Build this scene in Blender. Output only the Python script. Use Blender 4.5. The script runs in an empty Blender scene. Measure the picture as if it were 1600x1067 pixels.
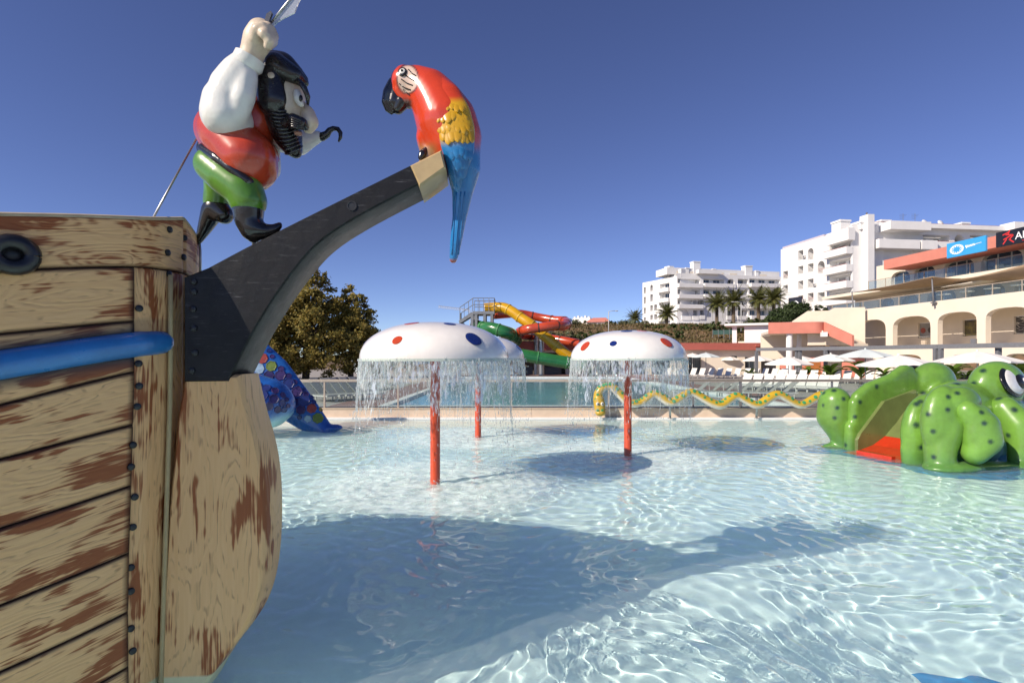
import bpy, bmesh, math, random
import numpy as np
from mathutils import Vector, Matrix, Quaternion
from mathutils.bvhtree import BVHTree

# ------------------------------------------------------------------ camera, sky, sun, exposure
sc = bpy.context.scene
C = sc.collection
H, F, HY = 2.5, 850.0, 560.0            # eye height (m), focal length (photo px), horizon row
WD = 0.42                               # depth of the paddling pool
cam = bpy.data.cameras.new('camera')
cam_o = bpy.data.objects.new('camera', cam)
C.objects.link(cam_o)
cam_o.location = (0, 0, H)
cam_o.rotation_euler = (math.pi / 2, 0, 0)
cam.sensor_width = 36
cam.lens = 36 * F / 1600
cam.shift_y = (HY - 533.5) / 1600
cam.clip_start = .05
cam.clip_end = 6000
sc.camera = cam_o

SUN_EL = math.radians(33)
SUN_H = Vector((-.828, -.561, 0)).normalized()
SUN = (SUN_H * math.cos(SUN_EL) + Vector((0, 0, math.sin(SUN_EL)))).normalized()
world = bpy.data.worlds.new('World')
sc.world = world
world.use_nodes = True
wn = world.node_tree
sky = wn.nodes.new('ShaderNodeTexSky')
sky.sky_type = 'NISHITA'
sky.sun_disc = False
sky.sun_elevation = SUN_EL
sky.sun_rotation = math.atan2(SUN.x, SUN.y)
sky.altitude = 0
sky.air_density = .62
sky.dust_density = 0
sky.ozone_density = 6
hsv = wn.nodes.new('ShaderNodeHueSaturation')
hsv.inputs['Hue'].default_value = .515
hsv.inputs['Saturation'].default_value = 1.02
hsv.inputs['Value'].default_value = 1.30
wn.links.new(sky.outputs[0], hsv.inputs['Color'])
wn.links.new(hsv.outputs[0], wn.nodes['Background'].inputs[0])
wn.nodes['Background'].inputs[1].default_value = .085
sun = bpy.data.lights.new('sun', 'SUN')
sun.energy = 4.6
sun.angle = math.radians(.53)
sun.color = (1, .95, .88)
sun_o = bpy.data.objects.new('sun', sun)
C.objects.link(sun_o)
sun_o.rotation_euler = SUN.to_track_quat('Z', 'Y').to_euler()
sun.cycles.is_caustics_light = True
sc.view_settings.view_transform = 'Standard'
sc.view_settings.look = 'None'
sc.view_settings.exposure = .38
try:                                    # the photograph is balanced warm
    sc.view_settings.use_white_balance = True
    sc.view_settings.white_balance_temperature = 7300
    sc.view_settings.white_balance_tint = 12
except AttributeError:
    pass
sc.view_settings.gamma = 1
sc.view_settings.use_curve_mapping = False
sc.render.engine = 'CYCLES'
sc.cycles.use_denoising = True
try:
    sc.cycles.denoiser = 'OPENIMAGEDENOISE'
    sc.cycles.denoising_input_passes = 'RGB_ALBEDO_NORMAL'
except Exception:
    pass
sc.cycles.max_bounces = 10
sc.cycles.transparent_max_bounces = 24
sc.cycles.transmission_bounces = 8
sc.cycles.sample_clamp_indirect = 6

R = random.Random(7)

# ------------------------------------------------------------------ helpers
def at(px, py, d):
    return Vector(((px - 800) / F * d, d, H + (HY - py) / F * d))
def ground(px, py, z=0.0):
    return at(px, py, (H - z) * F / (py - HY))
def lerp(a, b, t):
    return a + (b - a) * t

MATS = {}
def mat(name, col, rough=.5, var=.10, scale=6.0, bump=0.0, bscale=60.0, metal=0.0, spec=.5, coat=0.0,
        attr=None, col2=None, stretch=(1, 1, 1), dirt=0.0):
    if name in MATS:
        return MATS[name]
    m = bpy.data.materials.new(name)
    m.use_nodes = True
    nt = m.node_tree
    L = nt.links
    b = nt.nodes['Principled BSDF']
    b.inputs['Roughness'].default_value = rough
    b.inputs['Metallic'].default_value = metal
    b.inputs['Specular IOR Level'].default_value = spec
    b.inputs['Coat Weight'].default_value = coat
    b.inputs['Coat Roughness'].default_value = .06
    tc = nt.nodes.new('ShaderNodeTexCoord')
    mp = nt.nodes.new('ShaderNodeMapping')
    mp.inputs['Scale'].default_value = stretch
    L.new(tc.outputs['Object'], mp.inputs[0])
    n = nt.nodes.new('ShaderNodeTexNoise')
    n.inputs['Scale'].default_value = scale
    n.inputs['Detail'].default_value = 6
    n.inputs['Roughness'].default_value = .62
    L.new(mp.outputs[0], n.inputs['Vector'])
    mx = nt.nodes.new('ShaderNodeMix')
    mx.data_type = 'RGBA'
    c = Vector(col[:3])
    c2 = Vector(col2) if col2 else c * (1 - 2.2 * var)
    mr = nt.nodes.new('ShaderNodeMapRange')
    mr.inputs[1].default_value = .35
    mr.inputs[2].default_value = .68
    L.new(n.outputs[0], mr.inputs[0])
    L.new(mr.outputs[0], mx.inputs[0])
    if attr:
        a = nt.nodes.new('ShaderNodeAttribute')
        a.attribute_name = attr
        ml = nt.nodes.new('ShaderNodeMix')
        ml.data_type = 'RGBA'
        ml.blend_type = 'MULTIPLY'
        ml.inputs[0].default_value = 1
        ml.inputs[7].default_value = (1 - 2.2 * var,) * 3 + (1,)
        L.new(a.outputs['Color'], ml.inputs[6])
        L.new(a.outputs['Color'], mx.inputs[6])
        L.new(ml.outputs[2], mx.inputs[7])
    else:
        mx.inputs[6].default_value = (*c, 1)
        mx.inputs[7].default_value = (*c2, 1)
    out = mx.outputs[2]
    if dirt > 0:
        n2 = nt.nodes.new('ShaderNodeTexNoise')
        n2.inputs['Scale'].default_value = scale * .35
        n2.inputs['Detail'].default_value = 8
        n2.inputs['Roughness'].default_value = .7
        mp2 = nt.nodes.new('ShaderNodeMapping')
        mp2.inputs['Scale'].default_value = (1, 1, .25)
        L.new(tc.outputs['Object'], mp2.inputs[0])
        L.new(mp2.outputs[0], n2.inputs['Vector'])
        r2 = nt.nodes.new('ShaderNodeMapRange')
        r2.inputs[1].default_value = .5
        r2.inputs[2].default_value = .75
        r2.inputs[4].default_value = dirt
        L.new(n2.outputs[0], r2.inputs[0])
        m2 = nt.nodes.new('ShaderNodeMix')
        m2.data_type = 'RGBA'
        L.new(r2.outputs[0], m2.inputs[0])
        L.new(out, m2.inputs[6])
        m2.inputs[7].default_value = (.16, .14, .11, 1)
        out = m2.outputs[2]
    L.new(out, b.inputs['Base Color'])
    rr = nt.nodes.new('ShaderNodeMapRange')
    rr.inputs[3].default_value = max(0, rough - .08)
    rr.inputs[4].default_value = min(1, rough + .12)
    L.new(n.outputs[0], rr.inputs[0])
    L.new(rr.outputs[0], b.inputs['Roughness'])
    if bump > 0:
        nb = nt.nodes.new('ShaderNodeTexNoise')
        nb.inputs['Scale'].default_value = bscale
        nb.inputs['Detail'].default_value = 4
        L.new(mp.outputs[0], nb.inputs['Vector'])
        bp = nt.nodes.new('ShaderNodeBump')
        bp.inputs['Strength'].default_value = bump
        bp.inputs['Distance'].default_value = .02
        L.new(nb.outputs[0], bp.inputs['Height'])
        L.new(bp.outputs[0], b.inputs['Normal'])
    MATS[name] = m
    return m

def glass_mat(name, tint=(.86, .93, .91), refl=.9, alpha=.06, body=(.5, .6, .6)):
    if name in MATS:
        return MATS[name]
    m = bpy.data.materials.new(name)
    m.use_nodes = True
    nt = m.node_tree
    nt.nodes.remove(nt.nodes['Principled BSDF'])
    out = nt.nodes['Material Output']
    tr = nt.nodes.new('ShaderNodeBsdfTransparent')
    tr.inputs[0].default_value = (*tint, 1)
    gl = nt.nodes.new('ShaderNodeBsdfGlossy')
    gl.inputs['Roughness'].default_value = .02
    df = nt.nodes.new('ShaderNodeBsdfDiffuse')
    df.inputs[0].default_value = (*body, 1)
    m0 = nt.nodes.new('ShaderNodeMixShader')
    m0.inputs[0].default_value = alpha
    nt.links.new(tr.outputs[0], m0.inputs[1])
    nt.links.new(df.outputs[0], m0.inputs[2])
    fr = nt.nodes.new('ShaderNodeFresnel')
    fr.inputs[0].default_value = 1.45
    ms = nt.nodes.new('ShaderNodeMath')
    ms.operation = 'MULTIPLY'
    ms.inputs[1].default_value = refl
    nt.links.new(fr.outputs[0], ms.inputs[0])
    mx = nt.nodes.new('ShaderNodeMixShader')
    nt.links.new(ms.outputs[0], mx.inputs[0])
    nt.links.new(m0.outputs[0], mx.inputs[1])
    nt.links.new(gl.outputs[0], mx.inputs[2])
    nt.links.new(mx.outputs[0], out.inputs[0])
    MATS[name] = m
    return m

def leaf_mat(name, cols, trans=.3, rough=.55):
    if name in MATS:
        return MATS[name]
    m = bpy.data.materials.new(name)
    m.use_nodes = True
    nt = m.node_tree
    b = nt.nodes['Principled BSDF']
    g = nt.nodes.new('ShaderNodeNewGeometry')
    cr = nt.nodes.new('ShaderNodeValToRGB')
    els = cr.color_ramp.elements
    for i, c in enumerate(cols):
        p = i / (len(cols) - 1)
        e = els[i] if i < 2 else els.new(p)
        e.position = p
        e.color = (*c, 1)
    if len(cols) > 2:
        els[1].position = 1 / (len(cols) - 1)
        els[1].color = (*cols[1], 1)
    nt.links.new(g.outputs['Random Per Island'], cr.inputs[0])
    nt.links.new(cr.outputs[0], b.inputs['Base Color'])
    b.inputs['Roughness'].default_value = rough
    b.inputs['Specular IOR Level'].default_value = .3
    t = nt.nodes.new('ShaderNodeBsdfTranslucent')
    nt.links.new(cr.outputs[0], t.inputs[0])
    mx = nt.nodes.new('ShaderNodeMixShader')
    mx.inputs[0].default_value = trans
    nt.links.new(b.outputs[0], mx.inputs[1])
    nt.links.new(t.outputs[0], mx.inputs[2])
    nt.links.new(mx.outputs[0], nt.nodes['Material Output'].inputs[0])
    MATS[name] = m
    return m

def tag(o, label=None, cat=None, group=None, kind=None):
    if label: o['label'] = label
    if cat: o['category'] = cat
    if group: o['group'] = group
    if kind: o['kind'] = kind
    return o
def thing(name, label, cat, loc=(0, 0, 0), group=None):
    o = bpy.data.objects.new(name, None)
    o.empty_display_size = .2
    C.objects.link(o)
    o.location = loc
    return tag(o, label, cat, group)
def link(name, me, parent=None):
    """mesh given in world coordinates; parents are only translated"""
    o = bpy.data.objects.new(name, me)
    C.objects.link(o)
    if parent is not None:
        o.parent = parent
        off = Vector()
        p = parent
        while p is not None:
            off += p.location
            p = p.parent
        o.location = -off if parent.type == 'EMPTY' and parent.parent is None else -off
    return o
def link_local(name, me, parent=None, loc=(0, 0, 0), rot=(0, 0, 0), scale=(1, 1, 1)):
    o = bpy.data.objects.new(name, me)
    C.objects.link(o)
    o.parent = parent
    o.location = loc
    o.rotation_euler = rot
    o.scale = scale
    return o
def copy_tree(o, parent=None):
    c = o.copy()
    C.objects.link(c)
    c.parent = parent
    for ch in list(o.children):
        copy_tree(ch, c)
    return c

class MB:
    def __init__(s):
        s.v = []; s.f = []; s.m = []
    def add(s, verts, faces, mi=0):
        n = len(s.v)
        s.v += [tuple(x) for x in verts]
        s.f += [tuple(n + i for i in f) for f in faces]
        s.m += [mi] * len(faces)
        return s
    def obox(s, c, ax, ay, az, mi=0):
        """box from centre and three half-axis vectors"""
        c, ax, ay, az = map(Vector, (c, ax, ay, az))
        vs = [c + ax * i + ay * j + az * k for k in (-1, 1) for j in (-1, 1) for i in (-1, 1)]
        if ax.cross(ay).dot(az) > 0:
            fs = [(0, 2, 3, 1), (4, 5, 7, 6), (0, 1, 5, 4), (2, 6, 7, 3), (0, 4, 6, 2), (1, 3, 7, 5)]
        else:
            fs = [(0, 1, 3, 2), (4, 6, 7, 5), (0, 4, 5, 1), (2, 3, 7, 6), (0, 2, 6, 4), (1, 5, 7, 3)]
        return s.add(vs, fs, mi)
    def box(s, x0, x1, y0, y1, z0, z1, mi=0):
        return s.obox(((x0 + x1) / 2, (y0 + y1) / 2, (z0 + z1) / 2), ((x1 - x0) / 2, 0, 0), (0, (y1 - y0) / 2, 0), (0, 0, (z1 - z0) / 2), mi)
    def quad(s, a, b, c, d, mi=0):
        return s.add([a, b, c, d], [(0, 1, 2, 3)], mi)
    def tube(s, pts, rad, n=8, mi=0, cap=True, up=None, flat=1.0):
        pts = [Vector(p) for p in pts]
        if not hasattr(rad, '__len__'):
            rad = [rad] * len(pts)
        u = None
        rings = []
        for i, p in enumerate(pts):
            t = (pts[min(i + 1, len(pts) - 1)] - pts[max(i - 1, 0)]).normalized()
            if u is None:
                ref = Vector(up) if up else (Vector((0, 0, 1)) if abs(t.z) < .9 else Vector((1, 0, 0)))
                u = (ref - t * ref.dot(t)).normalized()
            else:
                u = (u - t * u.dot(t))
                u = u.normalized() if u.length > 1e-6 else t.orthogonal().normalized()
            w = t.cross(u)
            rings.append([p + (u * math.cos(a) * flat + w * math.sin(a)) * rad[i] for a in [2 * math.pi * k / n for k in range(n)]])
        vs = [x for r in rings for x in r]
        fs = []
        for i in range(len(pts) - 1):
            for k in range(n):
                a = i * n + k; b = i * n + (k + 1) % n
                fs.append((a, b, b + n, a + n))
        if cap:
            fs.append(tuple(reversed(range(n))))
            fs.append(tuple((len(pts) - 1) * n + k for k in range(n)))
        return s.add(vs, fs, mi)
    def lathe(s, prof, c=(0, 0, 0), n=24, mi=0):
        c = Vector(c)
        vs = []; fs = []
        for r, z in prof:
            for k in range(n):
                a = 2 * math.pi * k / n
                vs.append(c + Vector((r * math.cos(a), r * math.sin(a), z)))
        for i in range(len(prof) - 1):
            for k in range(n):
                a = i * n + k; b = i * n + (k + 1) % n
                fs.append((a, b, b + n, a + n))
        return s.add(vs, fs, mi)
    def sphere(s, c, r, n=10, mi=0, rot=None):
        c = Vector(c)
        if not hasattr(r, '__len__'):
            r = (r, r, r)
        vs = []; fs = []
        m = max(4, n // 2 + 1)
        for i in range(m + 1):
            th = math.pi * i / m
            for k in range(n):
                a = 2 * math.pi * k / n
                p = Vector((r[0] * math.sin(th) * math.cos(a), r[1] * math.sin(th) * math.sin(a), r[2] * math.cos(th)))
                vs.append(c + (rot @ p if rot else p))
        for i in range(m):
            for k in range(n):
                a = i * n + k; b = i * n + (k + 1) % n
                fs.append((a, a + n, b + n, b))
        return s.add(vs, fs, mi)
    def mesh(s, name, mats, smooth=False):
        me = bpy.data.meshes.new(name)
        me.from_pydata(s.v, [], s.f)
        for m in (mats if isinstance(mats, (list, tuple)) else [mats]):
            me.materials.append(m)
        if isinstance(mats, (list, tuple)) and len(mats) > 1:
            me.polygons.foreach_set('material_index', s.m)
        if smooth is True:
            me.shade_smooth()
        elif smooth:
            me.shade_smooth()
            me.set_sharp_from_angle(angle=math.radians(smooth))
        me.update()
        return me
    def build(s, name, mats, parent=None, smooth=False):
        return link(name, s.mesh(name, mats, smooth), parent)

def np_mesh(name, v, f, mats, smooth=True):
    me = bpy.data.meshes.new(name)
    v = np.asarray(v, np.float32); f = np.asarray(f, np.int32)
    k = f.shape[1]
    me.vertices.add(len(v)); me.vertices.foreach_set('co', v.ravel())
    me.loops.add(f.size); me.polygons.add(len(f))
    me.polygons.foreach_set('loop_start', np.arange(len(f), dtype=np.int32) * k)
    me.loops.foreach_set('vertex_index', f.ravel())
    me.update(calc_edges=True)
    for m in (mats if isinstance(mats, (list, tuple)) else [mats]):
        me.materials.append(m)
    if smooth:
        me.shade_smooth()
    return me
def set_attr(me, name, vals):
    a = me.attributes.new(name, 'FLOAT', 'POINT')
    a.data.foreach_set('value', np.asarray(vals, np.float32).ravel())
def set_paint(me, fn):
    a = me.attributes.new('paint', 'FLOAT_COLOR', 'POINT')
    co = np.empty(len(me.vertices) * 3, np.float32)
    me.vertices.foreach_get('co', co)
    co = co.reshape(-1, 3)
    col = np.ones((len(co), 4), np.float32)
    col[:, :3] = fn(co)
    a.data.foreach_set('color', col.ravel())
def hsh(n, seed=0):
    return np.random.default_rng(seed).random(n)

def chain(pts, k=.16):
    """[(point, radius)...] -> spheres along the line"""
    out = []
    for (a, ra), (b, rb) in zip(pts[:-1], pts[1:]):
        a = Vector(a); b = Vector(b)
        n = max(2, int((b - a).length / (k * min(ra, rb))) + 1)
        n = min(n, 48)
        for i in range(n):
            t = i / n
            r = lerp(ra, rb, t)
            out.append((a.lerp(b, t), (r, r, r), None))
    out.append((Vector(pts[-1][0]), (pts[-1][1],) * 3, None))
    return out
def ell(c, r, rot=None):
    return [(Vector(c), r if hasattr(r, '__len__') else (r, r, r), rot)]
def blob_mesh(name, prims, voxel, smooth, mt):
    mb = MB()
    for c, r, rot in prims:
        mb.sphere(c, r, n=22, rot=rot)
    me = bpy.data.meshes.new(name)
    me.from_pydata(mb.v, [], mb.f)
    bm = bmesh.new(); bm.from_mesh(me)
    bmesh.ops.remove_doubles(bm, verts=bm.verts, dist=1e-6)
    bmesh.ops.recalc_face_normals(bm, faces=bm.faces)
    bm.to_mesh(me); bm.free()
    o = bpy.data.objects.new('tmp', me)
    C.objects.link(o)
    rm = o.modifiers.new('r', 'REMESH'); rm.mode = 'VOXEL'; rm.voxel_size = voxel
    if smooth:
        sm = o.modifiers.new('s', 'SMOOTH'); sm.iterations = smooth; sm.factor = .5
    dg = bpy.context.evaluated_depsgraph_get()
    out = bpy.data.meshes.new_from_object(o.evaluated_get(dg))
    out.name = name
    bpy.data.objects.remove(o)
    bpy.data.meshes.remove(me)
    out.materials.clear()
    out.materials.append(mt)
    out.shade_smooth()
    return out
def bvh_of(*meshes):
    vs = []; fs = []
    for me in meshes:
        n = len(vs)
        vs += [v.co.copy() for v in me.vertices]
        fs += [tuple(n + i for i in p.vertices) for p in me.polygons]
    return BVHTree.FromPolygons(vs, fs)
EYE = Vector((0, 0, H))
def hit(bvh, px, py):
    """surface point of a built thing along the line of sight through a photo pixel"""
    d = (at(px, py, 1) - EYE).normalized()
    loc, nor, i, t = bvh.ray_cast(EYE, d)
    if loc is not None and nor.dot(d) > 0:
        nor = -nor
    return loc, nor
def disc_mesh(name, r, h, mt, n=14):
    mb = MB()
    mb.lathe([(r, 0), (r * .96, h * .7), (r * .6, h), (0.0001, h * 1.05)], n=n)
    return mb.mesh(name, mt, 40)
def stick(name, me, loc, nor, parent, up=None):
    o = bpy.data.objects.new(name, me)
    C.objects.link(o)
    o.parent = parent
    off = Vector(); p = parent
    while p is not None:
        off += p.location; p = p.parent
    o.location = Vector(loc) - off
    o.rotation_euler = Vector(nor).to_track_quat('Z', 'Y').to_euler()
    return o
# ------------------------------------------------------------------ the setting: ground, pools, deck
M_deck = mat('deck_paving', (.34, .31, .28), .8, .12, 3, bump=.2)
M_earth = mat('earth_slope', (.20, .125, .065), .95, .2, .35, bump=.6, bscale=2, col2=(.10, .085, .04))
M_white = mat('white_render', (.77, .76, .745), .75, .035, .6, bump=.15, bscale=20, dirt=.05)
M_cream = mat('cream_render', (.74, .65, .53), .75, .04, .5, bump=.15, bscale=20, dirt=.07)
M_sand = mat('sand_coping', (.56, .45, .33), .8, .08, 4, bump=.2, bscale=30)
M_salmon = mat('salmon_render', (.60, .21, .155), .75, .06, .8)
M_salmon_dark = mat('terracotta_render', (.40, .105, .08), .7, .06, .8)
M_steel = mat('brushed_steel', (.42, .42, .42), .35, .1, 10, metal=.9)
M_grey = mat('grey_painted_metal', (.16, .165, .18), .5, .08, 6)
M_tanrail = mat('rail_aluminium', (.42, .36, .30), .45, .08, 8)
M_pane = mat('window_pane', (.045, .06, .075), .08, .2, .7, spec=.8)
M_glass = glass_mat('balustrade_glass')

def ground_z(X, Y):
    def ss(a, b, x):
        t = np.clip((x - a) / (b - a), 0, 1)
        return t * t * (3 - 2 * t)
    hill = 5.0 * ss(80, 92, Y) + 4.6 * ss(92, 122, Y) + 8 * ss(150, 320, Y)
    hill *= ss(-25, 12, X - (Y - 90) * .02)
    left = 2.5 * ss(75, 160, Y) * (1 - ss(-25, 12, X))
    return .38 + hill + left
PP = (-18.0, 26.0, -6.0, 22.6)          # paddling pool
BP = (-5.5, 12.5, 24.2, 62.0)           # swimming pool
def grid_axis(stops, steps):
    out = []
    for (a, b), s in zip(zip(stops[:-1], stops[1:]), steps):
        n = max(1, int(round((b - a) / s)))
        out += list(np.linspace(a, b, n, endpoint=False))
    return np.array(out + [stops[-1]])
gx = grid_axis([-1500, -200, -60, -18, -5.5, 12.5, 26, 80, 200, 1500], [260, 20, 6, 6.25, 6, 4.5, 6, 12, 260])
gy = grid_axis([-600, -60, -6, 22.6, 24.2, 62, 76, 130, 330, 3000], [180, 18, 14.3, 1.6, 6.3, 3.5, 2.5, 20, 267])
GX, GY = np.meshgrid(gx, gy)
GZ = ground_z(GX, GY)
fs = []
nx = len(gx)
for j in range(len(gy) - 1):
    for i in range(nx - 1):
        cx = (gx[i] + gx[i + 1]) / 2; cy = (gy[j] + gy[j + 1]) / 2
        if PP[0] < cx < PP[1] and PP[2] < cy < PP[3]: continue
        if BP[0] < cx < BP[1] and BP[2] < cy < BP[3]: continue
        a = j * nx + i
        fs.append((a, a + 1, a + nx + 1, a + nx))
def ground_material():
    m = bpy.data.materials.new('ground')
    m.use_nodes = True
    nt = m.node_tree; L = nt.links
    b = nt.nodes['Principled BSDF']
    b.inputs['Roughness'].default_value = .9
    g = nt.nodes.new('ShaderNodeNewGeometry')
    sx = nt.nodes.new('ShaderNodeSeparateXYZ')
    L.new(g.outputs['Position'], sx.inputs[0])
    n = nt.nodes.new('ShaderNodeTexNoise'); n.inputs['Scale'].default_value = .5; n.inputs['Detail'].default_value = 8
    L.new(g.outputs['Position'], n.inputs['Vector'])
    n2 = nt.nodes.new('ShaderNodeTexNoise'); n2.inputs['Scale'].default_value = 3; n2.inputs['Detail'].default_value = 8
    L.new(g.outputs['Position'], n2.inputs['Vector'])
    c1 = nt.nodes.new('ShaderNodeValToRGB')
    c1.color_ramp.elements[0].position = .38; c1.color_ramp.elements[0].color = (.075, .062, .028, 1)
    c1.color_ramp.elements[1].position = .62; c1.color_ramp.elements[1].color = (.23, .135, .07, 1)
    L.new(n.outputs[0], c1.inputs[0])
    c2 = nt.nodes.new('ShaderNodeValToRGB')
    c2.color_ramp.elements[0].position = .3; c2.color_ramp.elements[0].color = (.29, .265, .24, 1)
    c2.color_ramp.elements[1].position = .7; c2.color_ramp.elements[1].color = (.36, .33, .30, 1)
    L.new(n2.outputs[0], c2.inputs[0])
    mr = nt.nodes.new('ShaderNodeMapRange')
    mr.inputs[1].default_value = .45; mr.inputs[2].default_value = .8
    L.new(sx.outputs['Z'], mr.inputs[0])
    mx = nt.nodes.new('ShaderNodeMix'); mx.data_type = 'RGBA'
    L.new(mr.outputs[0], mx.inputs[0]); L.new(c2.outputs[0], mx.inputs[6]); L.new(c1.outputs[0], mx.inputs[7])
    L.new(mx.outputs[2], b.inputs['Base Color'])
    return m
me = np_mesh('ground', np.stack([GX, GY, GZ], -1).reshape(-1, 3), fs, ground_material())
tag(link('ground', me), kind='structure')

# paddling pool basin
M_floor = mat('pool_floor', (.70, .92, .895), .6, .03, 1.2, bump=.05)
mb = MB()
mb.quad((PP[0], PP[2], -WD), (PP[1], PP[2], -WD), (PP[1], PP[3], -WD), (PP[0], PP[3], -WD))
o = mb.build('paddling_pool_floor', M_floor)
tag(o, kind='structure')
o.cycles.is_caustics_receiver = True
mb = MB()
mb.box(PP[0] - .3, PP[0], PP[2], 22.35, -WD - .1, .43)
mb.box(PP[1], PP[1] + .3, PP[2], 22.35, -WD - .1, .43)
mb.box(PP[0] - .3, PP[1] + .3, PP[2] - .3, PP[2] - .002, -WD - .1, .43)
tag(mb.build('paddling_pool_sides', M_sand), kind='structure')
mb = MB()
mb.box(PP[0] - .3, PP[1] + .3, 22.35, 22.598, -WD - .1, .062)
tag(mb.build('pool_ledge', M_white), kind='structure')
M_wallpool = mat('pool_surround_wall', (.64, .50, .385), .8, .06, 2.5, bump=.15, bscale=30)
w = thing('pool_surround_wall', 'low sand coloured wall along the back of the paddling pool', 'wall', (0, 22.8, 0))
nseg = 14
xs = np.linspace(PP[0] - .3, PP[1] + .3, nseg + 1)
for a, b in zip(xs[:-1], xs[1:]):
    mb = MB(); mb.box(a + .004, b - .004, 22.6, 22.98, -.3, .40)
    mb.build('wall_block', M_wallpool, w)
    mb = MB(); mb.box(a + .006, b - .006, 22.57, 23.02, .402, .435)
    mb.build('coping_stone', M_sand, w)

# glass balustrade on the wall
fence = thing('glass_balustrade', 'clear glass balustrade with metal rail on the low pool wall', 'balustrade', (0, 22.8, .43))
posts = [120, 240, 372, 507, 622, 799, 951, 1083, 1157, 1300, 1440, 1580, 1720]
pxX = [(p - 800) / F * 22.8 for p in posts]
for i, x in enumerate(pxX):
    mb = MB()
    wd = .05 if posts[i] == 1157 else .032
    mb.box(x - wd, x + wd, 22.77, 22.83, .436, 1.52)
    mb.box(x - .09, x + .09, 22.74, 22.86, .437, .447)
    mb.build('post', M_tanrail if x < 6 else M_grey, fence)
for a, b in zip(pxX[:-1], pxX[1:]):
    mb = MB(); mb.box(a + .06, b - .06, 22.793, 22.807, .48, 1.50)
    mb.build('glass_panel', M_glass, fence)
mb = MB(); mb.box(pxX[0], 5.0, 22.755, 22.845, 1.522, 1.625); mb.build('top_rail', M_tanrail, fence)
mb = MB(); mb.box(5.003, pxX[-1], 22.755, 22.845, 1.522, 1.625); mb.build('top_rail', mat('rail_bronze', (.22, .19, .165), .45, .1, 8), fence)

# swimming pool
def pool_water_mat():
    m = bpy.data.materials.new('swimming_pool_water')
    m.use_nodes = True
    nt = m.node_tree; L = nt.links
    b = nt.nodes['Principled BSDF']
    tc = nt.nodes.new('ShaderNodeTexCoord')
    n = nt.nodes.new('ShaderNodeTexNoise'); n.inputs['Scale'].default_value = 1.3; n.inputs['Detail'].default_value = 5
    L.new(tc.outputs['Object'], n.inputs['Vector'])
    cr = nt.nodes.new('ShaderNodeValToRGB')
    cr.color_ramp.elements[0].position = .35; cr.color_ramp.elements[0].color = (.045, .26, .38, 1)
    cr.color_ramp.elements[1].position = .65; cr.color_ramp.elements[1].color = (.085, .37, .49, 1)
    L.new(n.outputs[0], cr.inputs[0]); L.new(cr.outputs[0], b.inputs['Base Color'])
    b.inputs['Roughness'].default_value = .06; b.inputs['IOR'].default_value = 1.33
    n2 = nt.nodes.new('ShaderNodeTexNoise'); n2.inputs['Scale'].default_value = 2.2; n2.inputs['Detail'].default_value = 3
    L.new(tc.outputs['Object'], n2.inputs['Vector'])
    bp = nt.nodes.new('ShaderNodeBump'); bp.inputs['Strength'].default_value = .35; bp.inputs['Distance'].default_value = .05
    L.new(n2.outputs[0], bp.inputs['Height']); L.new(bp.outputs[0], b.inputs['Normal'])
    return m
mb = MB()
mb.quad((BP[0], BP[2], .27), (BP[1], BP[2], .27), (BP[1], BP[3], .27), (BP[0], BP[3], .27))
tag(mb.build('swimming_pool_water', pool_water_mat()), kind='structure')
M_edge = mat('pool_edge_white', (.72, .71, .68), .6, .05, 3)
mb = MB()
t = .4
mb.box(BP[0] - t, BP[0], BP[2] - .3, BP[3] + t, .1, .42)
mb.box(BP[1], BP[1] + t, BP[2] - .3, BP[3] + t, .1, .42)
mb.box(BP[0] + .003, BP[1] - .003, BP[3], BP[3] + t, .1, .42)
mb.box(BP[0] + .003, BP[1] - .003, BP[2] - .3, BP[2], .1, .42)
tag(mb.build('pool_edge', M_edge), kind='structure')
M_mauve = mat('mauve_decking', (.27, .145, .125), .75, .1, 4, stretch=(8, 1, 1))
M_red_deck = mat('terracotta_decking', (.40, .20, .15), .75, .1, 4, stretch=(1, 8, 1))
for nm, x0, x1, y0, y1, mt in (('deck_band', BP[1] + t + .003, BP[1] + 2.6, 24.0, 66, M_mauve), ('deck_band', BP[0] - 2.6, BP[0] - t - .003, 24.0, 66, M_mauve),
                           ('deck_band', BP[0] - 2.6, 30, 66.003, 69, M_red_deck)):
    k = int(max(1, (y1 - y0) // 3)) if x1 - x0 < 10 else 1
    for q in range(k):
        mb = MB(); a = lerp(y0, y1, q / k); b = lerp(y0, y1, (q + 1) / k)
        mb.box(x0, x1, a + .008, b - .008, .3, .40)
        tag(mb.build(nm, mt), kind='structure')

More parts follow.
